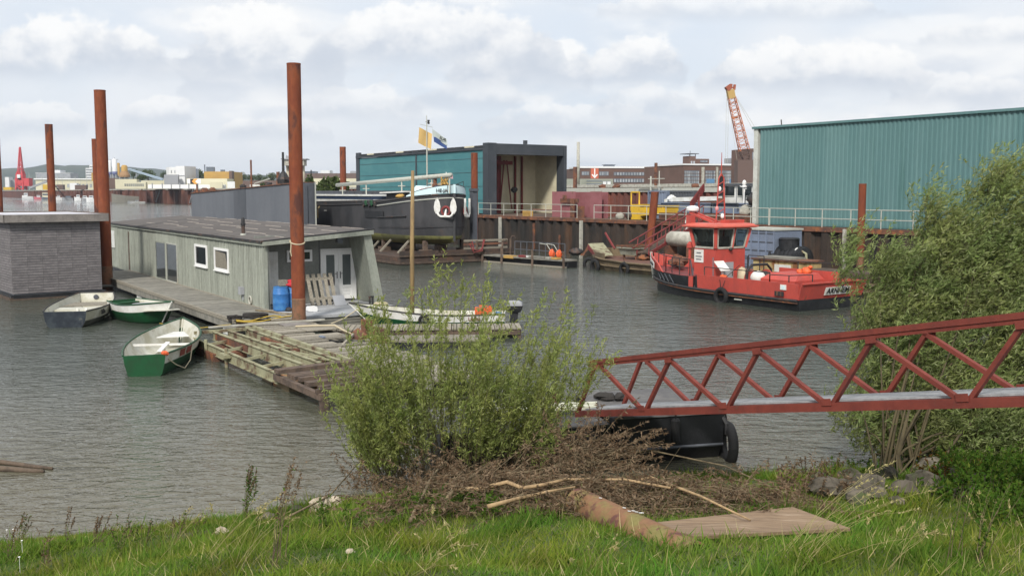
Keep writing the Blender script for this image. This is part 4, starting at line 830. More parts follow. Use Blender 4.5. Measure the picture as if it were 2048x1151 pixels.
# the ship
SCs = 4.5; T0 = .8; SL = 42.
def sheer(x): return 3.93 + .92 * max(0, 1 - x / 15) ** 1.7
def hbm(x, h=1.0):
    b = 2.55 * max(0, 1 - (1 - min(x / 4.2, 1)) ** 2) ** .62
    return max(b * (1 if h > .5 else 1), .03)
XS = [0, .12, .35, .7, 1.2, 1.9, 2.8, 4, 5.5, 7.2, 10, 16, 24, 32, 38, SL]
def sp(x, b, z, sg=-1): return dk(SCs + sg * b, T0 + x, z)
def xof(px_, sg):
    return min(np.arange(.02, 9, .02), key=lambda x: abs(1024 + F * (lambda p: p.x / (p.y * CP))(sp(x, hbm(x) + .05, 4.5, sg)) - px_))
ship = thing('barge_ship', 'black hulled river barge with a pale blue bow standing high in the dry dock', 'ship', dk(SCs, T0, 1.15))
def prof(x):
    b = hbm(x); zt = sheer(x); full = min(1, .25 + x / 5)
    return [(0, 1.17 + .25 * max(0, 1 - x / 1.5)), (b * .55 * full, 1.17 + .3 * max(0, 1 - x / 3)), (b * .80 * (full * .5 + .5), 1.32 + .3 * max(0, 1 - x / 4)), (b * .93 * (full * .3 + .7), 1.62), (b * .955 * (full * .25 + .75), 1.86), (b * .97, 2.6), (b * .985, 3.3), (b, zt)]
for nm, i0, i1, mm in (('bottom_plating', 0, 4, m_anti), ('hull', 4, 7, m_hull)):
    q = MB()
    for sg in (-1, 1): q.loft([[sp(x, p[0], p[1], sg) for p in prof(x)[i0:i1 + 1]] for x in XS], False, False)
    q.build(nm, mm, ship, smooth=True)
q = MB(); q.prism([sp(x, hbm(x) - .05, sheer(x) - .1, -1) for x in XS[2:]] + [sp(x, hbm(x) - .05, sheer(x) - .1, 1) for x in XS[2:]][::-1], (0, 0, .05)); q.build('deck', m_iron, ship)
for zoff, mm, x1, nm in ((-.28, m_rail, 8.5, 'white_line'),):
    for sg in (-1, 1):
        q = MB(); q.tube([sp(x, hbm(x) + .03, sheer(x) + zoff, sg) for x in XS if x <= x1], .045, 6); q.build(nm, mm, ship)
for sg in (-1, 1):
    q = MB(); q.tube([sp(x, hbm(x) + .03, 3.0 + .35 * max(0, 1 - x / 9), sg) for x in XS if 2.5 < x <= 8], .05, 6); q.tube([sp(x, hbm(x) + .02, sheer(x) - .02, sg) for x in XS], .06, 6); q.tube([sp(x, hbm(x) * .985 + .02, 2.3 + .2 * max(0, 1 - x / 9), sg) for x in XS if x < 10], .02, 5); q.build('rubbing_strake', m_iron, ship)
    XE = float(xof(812, -1)); xs = [XE * k for k in (0, .03, .08, .16, .28, .42, .58, .78, 1)]
    h = lambda x: .08 + .50 * max(0, 1 - x / XE) ** .75
    q = MB(); q.loft([[sp(x, hbm(x) + .05, sheer(x) + .07, sg), sp(x, hbm(x) + .02 - .08 * 0, sheer(x) + .07 + h(x), sg), sp(x, max(hbm(x) - .04, .0), sheer(x) + .07 + h(x), sg), sp(x, max(hbm(x) - .04, 0), sheer(x) + .07, sg)] for x in xs], True, True); bwk = q.build('bow_bulwark', m_ppale, ship)
    q = MB(); q.tube([sp(x, hbm(x), sheer(x) + .09 + h(x), sg) for x in xs], .03, 5); q.build('bulwark_rail', m_iron, bwk)
    xj = xof(895 if sg < 0 else 918, sg); q = MB(); q.bar(sp(xj, hbm(xj) + .06, sheer(xj) + .1, sg), sp(xj, hbm(xj) + .06, sheer(xj) + .07 + h(xj), sg), .04); q.build('bulwark_joint', m_iron, bwk)
    xa, xb = (xof(870, -1), xof(896, -1)) if sg < 0 else (xof(921, 1), xof(935, 1))
    pa, pb = sp(xa, hbm(xa), 0, sg), sp(xb, hbm(xb), 0, sg); dd = (pb - pa).normalized() if True else 0
    mid = P3((pa + pb) / 2, sheer(1.0) + .34)
    xd = dd; nd = xd.cross(Z)
    text('HE-JA' if sg < 0 else 'HEIJA', .34, mid + nd * .12, xd, nd, m_iron, ship)
q = MB(); q.bar(sp(-.05, 0, 1.5), sp(-.08, 0, sheer(0) + .66), .12, .16); st = q.build('stem_bar', m_hull, ship); q = MB(); q.bar(sp(-.1, 0, sheer(0) + .05), sp(-.1, 0, sheer(0) + .68), .13, .17); q.build('stem_head', m_ppale, ship)
def anchor(sg, x, nm_lab, spread):
    P = sp(x, hbm(x) + .25, 0, sg); pa, pb = sp(x - .5, hbm(max(x - .5, .05)), 0, sg), sp(x + .5, hbm(x + .5), 0, sg); d = (pa - pb).normalized(); n = d.cross(Z) * (1 if d.cross(Z).dot(P - sp(3, 0, 0)) > 0 else -1)
    zc = sheer(x) - 1.55; P = P3(P, zc) + n * .05
    t = tag(bpy.data.objects.new('anchor', None), nm_lab, 'anchor', 'white anchors at the ship bow'); COL.objects.link(t); t.location = P
    q = MB(); q.tube([P - d * spread + Z * .28, P - d * spread * .8 + Z * .06, P - d * .35 - Z * .04, P + d * .35 - Z * .04, P + d * spread * .8 + Z * .06, P + d * spread + Z * .28], .085, 8); q.build('crown', m_white, t, smooth=True)
    for s_ in (-1, 1):
        o = P + d * spread * s_ * .98 + Z * .25; q = MB(); q.loft([[o - d * w_ + Z * h_, o + n * .09 + Z * h_, o + d * w_ + Z * h_, o - n * .06 + Z * h_] for w_, h_ in ((.1, -.1), (.22, .12), (.25, .4), (.18, .75), (.03, 1.05))]); q.build('fluke', m_white, t)
    q = MB(); q.tube([P - Z * .03, P + Z * .3 - n * .1, P + Z * .6 - n * .3], [.12, .07, .05], 8); q.build('shank', m_white, t)
    q = MB(); q.torus(P + Z * .35 - n * .12, .3, .09, n, 18, 6); q.build('hawse_ring', m_maroon, ship)
anchor(-1, xof(896, -1), 'white anchor hanging at the ship bow, on the long visible side', .62); anchor(1, xof(928, 1), 'white anchor hanging at the ship bow, beside the blue-grey dock column', .55)
# deck gear
q = MB(); q.par(sp(9.0, 1.9, sheer(12)), V * 3.8, U * 30, (0, 0, .42)); q.build('hatch_coaming', m_cabw, ship)
q = MB(); q.par(sp(9.3, 1.93, sheer(12) + .42), V * 3.86, U * 30, (0, 0, .24)); q.build('hatch_tarp', mat('navy_tarp', (.02, .035, .07), .7), ship)
for k in range(13):
    q = MB(); q.par(sp(9.5 + k * 2.3, 2.0, sheer(12) + .67), V * 3.9, U * 2.1, (0, 0, .12)); q.build('hatch_board', m_cabw, ship)
q = MB(); q.prism([sp(5.2, 1.3, sheer(6) + .65), sp(9.0, 1.5, sheer(9) + .75), sp(9.0, 1.5, sheer(9) + .85), sp(5.2, 1.3, sheer(6) + .75)], V * 2.6); q.build('cabin_roof', m_white, ship)
q = MB(); q.par(sp(5.4, 1.1, sheer(6) - .05), V * 2.2, U * 3.2, (0, 0, .72)); q.build('cabin', m_iron, ship)
q = MB(); q.prism([sp(3.4, .9, sheer(4) + .35), sp(4.9, 1.0, sheer(4) + .45), sp(4.6, .6, sheer(4) + 1.0), sp(3.9, .5, sheer(4) + .95)], V * 1.2); q.build('blue_tarp', m_ppale, ship)
def msp(x, y): return at(x, y, 74)
q = MB(); a, b = sp(-.3, .4, 0), sp(26, .3, 0); a = P3(a, zat(a, 350)); b = on(P3(dk(SCs - .3, 0), 0), U, 676); b = P3(b, zat(b, 370)); q.tube([b, a], .16, 10); q.build('lowered_mast', m_rail, ship, smooth=True)
for k in (.06, .3, .62, .86):
    p = b.lerp(a, k); q = MB(); q.bar(p - Z * .1, P3(p, sheer(16)), .09); q.bar(p - Z * .5 + V * .3, p - Z * .5 - V * .3, .07); q.build('mast_crutch', m_rail, ship)
q = MB(); p = a + U * .6
for k in range(4): q.torus(p - Z * (.25 + k * .22) + U * (.2 * (k % 2)), .16, .06, V, 10, 5); q.torus(p - Z * (.25 + k * .22) + U * .5, .16, .06, U, 10, 5)
q.build('yellow_chain', m_ochre, ship)
q = MB(); q.bar(a + U * .2, a - Z * 1.3 + U * .2, .09); q.build('mast_crutch', m_rail, ship)
q = MB(); q.lathe(sp(2.2, .3, sheer(2)), [(.22, 0), (.22, .9), (.14, .95), (.14, 1.3), (.2, 1.35), (.2, 1.5)], 10); q.build('windlass', m_rust, ship)
for k, (x, b_, z_, mm, r) in enumerate(((3.2, .7, .5, m_cloth, .3), (2.8, .6, .55, m_red, .28), (2.4, .5, .65, m_white, .25), (1.7, .3, .6, m_blue, .3), (1.2, .2, .75, m_wood, .35), (1.3, .0, .7, m_orange, .25), (3.8, .9, .2, m_iron, .35), (5.3, 1.6, .3, m_ochre, .28), (2.6, .4, 1.0, m_white, .12))):
    q = MB(); q.ell(sp(x, b_, sheer(x) + z_), r * 1.2, r, r * .6, 9, 6, .2); q.build('deck_bundle', mm, ship, smooth=True)
for x in np.arange(1.5, 26, 1.9):
    q = MB(); q.bar(sp(x, hbm(x) - .15, sheer(x), 1), sp(x, hbm(x) - .15, sheer(x) + 1.05, 1), .04); q.build('rail_post', m_iron, ship)
q = MB(); q.tube([sp(x, hbm(x) - .15, sheer(x) + 1.05, 1) for x in (1.5, 4, 8, 14, 26)], .025, 5); q.build('guard_rail', m_iron, ship)
for k in range(5):
    q = MB(); q.bar(sp(7.3 + k * .5, hbm(8) + .1, sheer(8) - .3 + .1 * (k % 2)), sp(7.6 + k * .5, hbm(8) + .12, sheer(8) + .1), .16, .22); q.build('boat_fender', m_green if k % 2 else m_iron, ship)
q = MB(); q.par(sp(9.4, hbm(9) + .01, 3.05), V * -.02, U * -3.2, (0, 0, .5)); q.build('dark_patch', m_black, ship)
q = MB(); q.par(sp(17, hbm(17) + .02, 3.4), V * -.03, U * .5, (0, 0, .07)); q.par(sp(20.5, hbm(17) + .02, 3.65), V * -.06, U * .25, (0, 0, .25)); q.build('draught_mark', m_white, ship)
fm = dk(SCs - .2, T0 + 4.6); fm = P3(on(P3(dk(SCs, 0), 0), U, 855.5), 0); zt = zat(fm, 231)
q = MB(); q.tube([P3(fm, sheer(5)), P3(fm, zat(fm, 280)), P3(fm, zt)], [.07, .05, .025], 8); q.bar(P3(fm, zat(fm, 252)) - V * .55 + Z * .1, P3(fm, zat(fm, 254)) + V * .5, .03); q.build('signal_mast', m_rail, ship)
q = MB(); q.lathe(P3(fm, zat(fm, 248)) + V * .16, [(.07, 0), (.1, .1), (.05, .15), (.09, .22), (.09, .3)], 8); q.bar(P3(fm, zat(fm, 244)) - V * .1, P3(fm, zat(fm, 244)) + V * .2, .03); q.build('mast_lamp', m_iron, ship)
def flag(c, us, vs, mt, lab, nm='flag', amp=.10, parent=None):
    q = MB(); n = 9; rows = []
    for i in range(n):
        a = i / (n - 1); rows.append([c + us * a + vs * b + Vector((.3, -.9, 0)) * amp * math.sin(a * 7 + b * 1.5) * a for b in (0, .33, .67, 1)])
    q.loft(rows, False, False); return q.build(nm, mt, parent, smooth=True, label=lab, cat='flag' if lab else None)
fD = fm.y; S_ = fD / F
flag(P3(fm, zat(fm, 255)) - V * .62 + Z * .0, V * 1.05 - Z * .45, Z * -1.15 - V * .1, mat('orange_flag', (.62, .42, .16), .8), 'faded orange flag flying from the ship mast')
tb_ = P3(fm, zat(fm, 257)) + V * .45; fl = flag(tb_, V * 1.25 - Z * .75, Z * -.52 + V * .05, mat('pale_flag', (.50, .55, .52), .8), 'white and blue flag with letters flying from the ship mast', amp=.06)
fl2 = flag(tb_ - Z * .53 + V * .12, V * 1.1 - Z * .55, Z * -.42 + V * .03, mat('blue_flag_band', (.05, .09, .24), .8), None, 'blue_band', .06, fl)
text('BLM', .30, tb_ + V * .88 - Z * .72 + Vector((.03, -.13, 0)), V * 1.25 - Z * .4, -U, m_iron, fl)
fs = sp(.9, .1, sheer(1)); q = MB(); q.bar(fs, P3(fs, zat(fs, 344)), .05); q.build('flag_staff', m_clean, ship); flag(P3(fs, zat(fs, 346)), V * .55 + Z * -.1, Z * -.32, mat('pink_flag', (.5, .33, .36), .8), 'small faded pennant on the white staff at the ship bow', amp=.03)
q = MB(); p0, p1 = dk(-.3, t0, za), sp(18.5, hbm(18) + .05, 3.75); q.tube([p0.lerp(p1, k / 8) - Z * .9 * math.sin(k / 8 * math.pi) for k in range(9)], .05, 5); q.tube([p0.lerp(p1, .7) - Z * .75, p0.lerp(p1, .71) - Z * 1.5], .04, 5); q.build('mooring_rope', mat('tan_rope', (.42, .30, .13), .9), None, label='tan rope slung from the dock wall corner to the ship side', cat='rope')
# ------------------------------------------------------------------ hangar at the quay edge
HG = on(Q0 + V * .9, U, 976); HG = P3(HG, QZ); HH = zat(HG, 285) - QZ; HWd = along(HG, V, 1133); HLn = along(HG, U, 712)
def hg(s, t_, z=0.): return P3(HG + V * s + U * t_, QZ + z)
t = thing('hangar', 'teal sided boat hangar with a dark grey frame and an open doorway', 'hangar', HG)
q = MB(); q.par(hg(.15, .9, .1), U * (HLn - 1.2), V * .12, (0, 0, HH - .75)); q.build('teal_side_wall', m_tealh, t)
for z_ in (1.3, 2.6, 3.9, 5.2):
    q = MB(); q.par(hg(.148, .9, z_), U * (HLn - 1.2), V * -.02, (0, 0, .03)); q.build('sheet_seam', m_dark, t)
q = MB(); q.par(hg(0, 0), V * .95, U * .9, (0, 0, HH)); q.build('corner_post', m_dark, t)
q = MB(); q.par(hg(HWd - .35, 0), V * .35, U * 1.2, (0, 0, HH - .06)); q.build('door_post', m_dark, t)
q = MB(); q.par(hg(.95, .05, HH - 1.05), V * (HWd - 1.3), U * .7, (0, 0, 1.0)); q.build('door_lintel', m_dark, t)
tm = along(hg(.1, 0), U, 834)
for tt, w_ in ((HLn - .9, .9), (tm, .25)): q = MB(); q.par(hg(.08, tt, 0), U * w_, V * .3, (0, 0, HH - (.0 if w_ > .5 else .7))); q.build('wall_post', m_dark, t)
q = MB(); q.par(hg(.0, .9, HH - .62), U * (HLn - 1), V * .35, (0, 0, .25)); q.build('eave_gutter', m_dark, t)
for k in range(15):
    q = MB(); q.par(hg(.02, 1 + k * (HLn - 2) / 15, HH - .37), U * (HLn / 15 * .75), V * .3, (0, 0, .16)); q.build('eave_plate', m_cream if k % 4 == 1 else m_iron, t)
q = MB(); q.prism([hg(0, .5, HH - .35), hg(HWd / 2, .5, HH - .15), hg(HWd, .5, HH - .35), hg(HWd, .5, HH - .45), hg(0, .5, HH - .45)], U * (HLn - 1)); q.build('roof', m_dark, t)
q = MB(); q.par(hg(.95, 5, .02), V * (HWd - 1.1), U * .1, (0, 0, HH - .6)); q.build('inner_back_wall', m_cream, t)
q = MB(); q.par(hg(HWd - .25, 1.2, .02), U * (HLn - 2), V * .2, (0, 0, HH - .6)); q.build('inner_side_wall', m_cream, t)
for s_, w_ in ((1.7, .2), (4.0, .45), (6.1, .15), (6.9, .15)): q = MB(); q.par(hg(s_, 4.7, 0), V * w_, U * .2, (0, 0, HH - 1)); q.build('door_frame_post', m_maroon, t)
for s0_, z0_, s1_, z1_ in ((1.2, 3.3, 3.9, .4), (1.2, 3.0, 3.4, 5.4), (4.2, .4, 4.7, 5.2), (5.6, .4, 5.0, 5.2)): q = MB(); q.bar(hg(s0_, 4.55, z0_), hg(s1_, 4.55, z1_), .14); q.build('door_brace', m_maroon, t)
q = MB(); q.bar(hg(1.0, 3.6, HH - 1.7), hg(5.0, 3.6, HH - 1.7), .22, .35); q.build('hoist_beam', m_maroon, t)
q = MB(); q.ell(hg(2.6, 3.4, HH - 2.4), .4, .4, .5, 9, 6, .1); q.bar(hg(2.6, 3.4, HH - 2.7), hg(2.5, 3.4, 2.0), .06); q.ell(hg(5.0, 3.2, 2.3), .35, .3, .3, 9, 6, .1); q.build('hoist', m_iron, t)
q = MB(); q.par(hg(HWd * .47, .2, HH - .02), V * .3, U * .3, (0, 0, .35)); q.build('roof_vent', m_dark, t)
# ------------------------------------------------------------------ ribbed teal warehouse
WB = P3(Q0 + V * 1.0 + U * along(Q0 + V * 1.0, U, 1512), QZ); WZ = zat(WB, 254)
t = thing('warehouse', 'long warehouse clad in ribbed teal sheeting beside the quay railing', 'warehouse', WB)
corrug(WB - U * 44, U, V, 43.9, QZ + .02, WZ - .12, .29, .05).build('ribbed_cladding', m_teal, t)
q = MB(); q.par(P3(WB - U * 44 + V * .2, QZ), U * 43.8, V * 14, (0, 0, WZ - QZ - .1)); q.build('wall_core', m_greyd, t)
q = MB(); q.par(P3(WB - U * .04 - V * .06, QZ + .02), U * .34, V * .4, (0, 0, WZ - QZ - .12)); q.build('corner_trim', mat('stained_pale_trim', (.52, .54, .50), .7, c2=(.45, .46, .42), ns=2, rust=(.33, .22, .10), rs=.55, rlo=.55, rhi=.68), t)
q = MB(); q.prism([P3(WB - U * 44 - V * .16, WZ - .12), P3(WB - U * 44 - V * .16, WZ + .02), P3(WB - U * 44 + V * 14.2, WZ + .3), P3(WB - U * 44 + V * 14.2, WZ - .12)], U * 44.4); q.build('roof', m_teal, t)
q = MB(); q.bar(P3(WB - U * 1.5 + V * .5, WZ), P3(WB - U * 1.45 + V * .5, WZ + .4), .06); q.build('roof_peg', m_iron, t)
# railings on the quay edge
def railing(x0, x1, lab, zb_=QZ + .01, h=1.06, sp_=2.05, off=.05, tail=0):
    a, b = along(Q0, U, x1), along(Q0, U, x0); a -= tail; t = thing('railing', lab, 'railing', P3(Q0 + U * (a + b) / 2, QZ), 'pale pipe railings along the quay edge'); n = max(1, round((b - a) / sp_)); p0 = None
    for i in range(n + 1):
        P = P3(Q0 + U * (a + (b - a) * i / n) + V * off, zb_)
        if p0 is None: q = MB(); q.tube([P - Z * .3, P + Z * h], .032, 6); p0 = q.build('post', m_rail, t); base = P
        else: inst(p0, t, P - base)
    for hh in (h, h * .48):
        q = MB(); q.tube([P3(Q0 + U * a + V * off, zb_ + hh), P3(Q0 + U * b + V * off, zb_ + hh)], .03, 6); q.build('rail', m_rail, t)
railing(956, 1153, 'railing in front of the hangar doorway'); railing(1187, 1371, 'railing in front of the yellow skip'); railing(1400, 1536, 'railing above the red boat wheelhouse, short with close posts', sp_=1.5)
railing(1538, 1900, 'long railing along the foot of the ribbed warehouse', tail=10)
# ------------------------------------------------------------------ yard: plates, containers, skip, beam, crane cab
def yp(x, v): return P3(on(Q0 + V * v, U, x), QZ)          # on the yard, v metres in from the quay edge
def slab(x0, v, x1, ytop, th=.05, z0=0., d=None):
    a = yp(x0, v); d = d or -U; L_ = along(a, d, x1); zt = zat(a, ytop); q = MB(); q.par(P3(a, QZ + z0), d * L_, Vector((-d.y, d.x, 0)) * th, (0, 0, zt - QZ - z0)); return q
for k, (x0, x1, yt, v, lab) in enumerate(((1104, 1150, 383, 1.4, 'purple red plate, nearest to the hangar'), (1128, 1180, 384, 2.0, 'purple red plate in the middle of the row'), (1180, 1203, 383, 1.6, 'narrow dark purple plate'), (1200, 1215, 384, 2.2, 'last narrow purple plate before the rust wall'))):
    slab(x0, v, x1, yt).build('steel_plate', m_redlead, None, label='upright ' + lab, cat='steel plate', group='purple red steel plates stored upright')
for x0, x1, yt, v, z0, lab in ((1120, 1157, 397, 1.1, 1.2, 'orange rusty scrap plate leaning on the purple plates'), (1125, 1132, 390, 1.05, 1.5, 'small jagged rusty piece above the scrap plate'), (1140, 1148, 398, 1.0, 0, 'narrow rusty strip standing before the purple plates'), (1154, 1168, 412, 1.2, 0, 'short rusty plate at the foot of the purple plates')):
    slab(x0, v, x1, yt, z0=z0).build('scrap_plate', m_rust, None, label=lab, cat='scrap')
q = MB(); a = yp(1045, .8); q.par(a, -U * .9, V * .5, Z * .5); q.build('yellow_crate', m_ochre, None, label='small ochre crate by the railing before the hangar', cat='crate')
q = MB(); a = yp(1066, 2.2); q.bar(a + Z * .55, a - U * 3 + Z * .5, .5, .1); q.build('orange_beam', m_rust, None, label='rusty beam on the ground by the hangar doorway', cat='beam')
CW = yp(1140, 5.5); zt = zat(CW, 376)
m_bargew = mat('rust_red_plating', (.17, .058, .042), .8, c2=(.11, .045, .036), ns=.5, st=(1, 1, .3), rust=(.08, .05, .045), rs=.7, rlo=.58, rhi=.7, rst=(1, 1, .3))
t = thing('stored_barge', 'long rust red ribbed barge side with a pale top rail behind the yard', 'barge', CW)
L_ = along(CW, -U, 1508); corrug(CW - U * L_, U, V, L_, QZ, zt - .35, .8, .18).build('ribbed_side', m_bargew, t)
q = MB(); q.par(P3(CW - U * L_ + V * .3, QZ), U * L_, V * 4, (0, 0, zt - QZ - .3)); q.build('hull', m_bargew, t)
q = MB(); q.par(P3(CW - U * (L_ + .3) - V * .25, zt - .35), U * (L_ + .5), V * .6, (0, 0, .34)); q.build('top_rail', m_rail, t)
for x in (1205, 1232, 1388): q = MB(); p = on(CW, -U, x); q.ell(P3(p, zt + .1), .35, .3, .2, 8, 5, .3); q.build('deck_fitting', m_rust, t)
q = MB(); p = on(CW, -U, 1310); q.bar(P3(p, zt - 1.2) - V * .5, P3(p, zt + .9) - V * .5, .12); q.bar(P3(p, zt + .1) - V * .5 - U * 1.2, P3(p, zt + .1) - V * .5 + U * 1.5, .1); q.bar(P3(p, zt - .6) - V * .5 - U * 1, P3(p, zt + 1.3) - V * .5 - U * 1, .07); q.bar(P3(p, zt + .7) - V * .5 - U * 1.6, P3(p, zt + .7) - V * .5 + U * .3, .06); q.build('pale_pipework', m_rail, t)
def container(x0, x1, v, yt, mt, lab, d=2.4, grp=None, per=.3):
    a = yp(x0, v); L_ = along(a, -U, x1); zt = zat(a, yt); t = thing('shipping_container', lab, 'container', a, grp)
    q = MB(); q.par(P3(a + V * .06 - U * L_, QZ), U * L_, V * d, (0, 0, zt - QZ)); q.build('body', mt, t)
    corrug(P3(a - U * (L_ - .1), QZ), U, V, L_ - .2, QZ + .15, zt - .15, per, .05).build('ribbed_side', mt, t)
    f = MB()
    for p in (a, a - U * (L_ - .12)): f.par(P3(p - V * .07, QZ), -U * .12, V * .15, (0, 0, zt - QZ))
    for z_ in (QZ + .02, zt - .13): f.par(P3(a - V * .07 - U * .12, z_), -U * (L_ - .24), V * .14, (0, 0, .12))
    f.build('corner_frame', mt, t)
container(1296, 1334, 4.6, 381, m_bluec, 'grey blue container behind the leaning pile', grp='grey blue containers in the yard'); container(1335, 1388, 4.9, 381, m_greyd, 'darker grey blue container with rounded top corners right of the first', grp='grey blue containers in the yard')
a = yp(1262, 1.3); L_ = along(a, -U, 1330); zt = zat(a, 409); t = thing('yellow_skip', 'yellow steel skip behind the quay railing', 'skip', a)
q = MB(); q.par(P3(a, QZ + .02), -U * L_ * .28, V * 1.6, (0, 0, zt - QZ)); q.build('end_box', m_yellow, t)
q = MB(); q.prism([P3(a - U * L_ * .28, QZ + .3), P3(a - U * L_, QZ + .55), P3(a - U * L_, zt - .02), P3(a - U * L_ * .28, zt - .02)], V * 1.5); q.build('bin', m_yellow, t)
q = MB(); q.par(P3(a - U * L_ * .28 - V * .06, zt - .12), -U * L_ * .74, V * 1.6, (0, 0, .1))
for k in range(4): q.par(P3(a - U * L_ * (.42 + k * .17) - V * .05, QZ + .6), -U * .08, V * .06, (0, 0, zt - QZ - .7))
q.build('rib', m_yellow, t)
a = yp(1262, 1.9); t = thing('yellow_tube_stand', 'upright yellow square tube frame behind the yellow skip', 'frame', a); L_ = along(a, -U, 1278); zf = zat(a, 384); q = MB(); q.bar(a + Z * .1, P3(a, zf), .1); q.bar(a - U * L_ + Z * .1, P3(a - U * L_, zf), .1); q.bar(P3(a, zf), P3(a - U * L_, zf), .1); q.build('tube', m_yellow, t)
a = yp(1321, 2.6); L_ = along(a, -U, 1500); z0, zt = zat(a, 421), zat(a, 406); t = thing('steel_beam', 'long grey blue steel beam lying on supports behind the railing', 'steel beam', a)
q = MB(); q.par(P3(a, z0), -U * L_, V * .9, (0, 0, zt - z0)); q.build('beam', m_bluec, t)
q = MB(); q.par(P3(a, z0 - .08) - V * .1, -U * L_, V * 1.1, (0, 0, .07)); q.par(P3(a, zt) - V * .1, -U * L_, V * 1.1, (0, 0, .07)); q.build('flange', m_bluec, t)
for k in (.1, .5, .9): q = MB(); q.par(P3(a - U * L_ * k, QZ), -U * .5, V * 1.0, (0, 0, z0 - QZ - .09)); q.build('support_block', m_rust, t)
q = MB(); p = on(a, -U, 1425); q2 = on(a, -U, 1478); q.tube([P3(p, zt - .6) - V * .15, P3(p, zt + .02) - V * .15, P3(q2, zt + .02) - V * .15, P3(q2, zt - .3) - V * .15], .06, 6); q.build('blue_pipe', m_navy, t)
q = MB(); p = on(a - V * .1, -U, 1489); q.tube([P3(p, zt), P3(p, zt + .8), P3(p - U * .8, zt + .8), P3(p - U * .8, zt)], .04, 6); q.build('blue_rail', m_navy, t)
# crane carriage: white cab and boom, on the yard
a = yp(1447, 4.2); L_ = along(a, -U, 1504); z0, zt = zat(a, 407), zat(a, 371); t = thing('crane_cab', 'white crane cab with dark windows left of the warehouse corner', 'crane cab', a)
q = MB(); q.par(P3(a, z0), -U * L_, V * 2.0, (0, 0, zt - z0)); q.build('body', m_cabw, t)
q = MB(); q.par(P3(a + U * .15 - V * .15, zt), -U * (L_ + .3), V * 2.3, (0, 0, .14)); q.build('roof', m_greyd, t)
for x0, x1 in ((1449, 1467), (1474, 1483), (1486, 1501)):
    p0, p1 = on(a - V * .03, -U, x0), on(a - V * .03, -U, x1); q = MB(); za, zb = zat(p0, 391), zat(p0, 373); q.par(P3(p0, za), p1 - p0, V * .05, (0, 0, zb - za)); w_ = q.build('window', m_glass, t); q = MB(); q.par(P3(p0, za - .06) - V * .02, p1 - p0, V * .04, (0, 0, .05)); q.build('window_sill', m_rail, w_)
p = on(a - V * .05, -U, 1471); q = MB(); q.par(P3(p, z0 + .1), -U * .05, V * .04, (0, 0, zt - z0 - .2)); q.build('door_edge', m_greyf, t)
q = MB(); q.par(P3(a - U * .1 + V * .2, QZ), -U * (L_ - .2), V * 1.6, (0, 0, z0 - QZ)); q.build('pedestal', m_rust, t)
q = MB(); p = yp(1440, 3.9); q.bar(p, P3(p, zat(p, 352)), .28); q.build('mast_column', m_black, t)
q = MB(); p = yp(1487, 3.6); zz_ = zat(p, 366); q.bar(P3(p, zz_ - 2.4), P3(p, zz_ - .2), .1); q.ell(P3(p, zz_), .15, .15, .22, 8, 5); q.ell(P3(p, zz_ - .25), .2, .2, .1, 8, 5); q.bar(P3(p, zz_ - .2) + U * .4, P3(p, zz_ - .4) - U * .2, .05); q.build('roof_lamp', m_clean, t)
a = yp(1343, 3.2); b = yp(1440, 3.2); t = thing('folded_boom', 'white folded jib with a knobbly end left of the crane cab', 'jib', a)
q = MB(); q.bar(P3(a, zat(a, 399)), P3(b, zat(b, 396.5)), .34, .3); q.build('boom_tube', m_cabw, t)
q = MB(); q.ell(P3(a, zat(a, 398)), .35, .3, .3, 8, 6, .15); q.bar(P3(a, zat(a, 399)), P3(a, zat(a, 390)), .12); q.bar(P3(a, zat(a, 398)), P3(a, zat(a, 402)) + U * .7, .25); q.build('boom_head', m_cabw, t)
q = MB(); a2 = yp(1366, 3.2); q.bar(P3(a2, zat(a2, 404)), P3(b, zat(b, 403)), .2, .14); q.bar(P3(b, zat(b, 396)), P3(b, QZ), .5, .4); q.build('lower_arm', m_rust, t)
for x, yb, r, mm, nm, lab in ((1508, 399, .55, m_iron, 'cable_drum', 'dark cable drum beside the crane cab'), (1492, 422, .5, m_conc, 'engine_block', 'pale dirty engine block on the yard by the warehouse corner'), (1485, 442, .45, m_cloth, 'red_pump', 'red pump below the engine block'), (1262, 436, .45, m_iron, 'scrap_heap', 'small dark heap of scrap in front of the rust wall'), (1240, 436, .35, m_conc, 'rope_heap', 'pale green rope heap before the rust wall'), (1444, 437, .4, m_cabw, 'white_cylinder', 'small white cylinder behind the wheelhouse roof')):
    P = yp(x, 1.5); P = P3(P, max(QZ + r * .6, zat(P, yb))); blob(P, r, r * .8, r * .8, mm, nm, lab, 'scrap', .18)
q = MB(); a = yp(1325, 1.0); b = yp(1500, 1.0); q.bar(P3(a, QZ + .35), P3(b, QZ + .35), .7, .5); q.build('rusty_girder', m_rust, None, label='long rusty girder lying behind the railing under the blue beam', cat='girder')
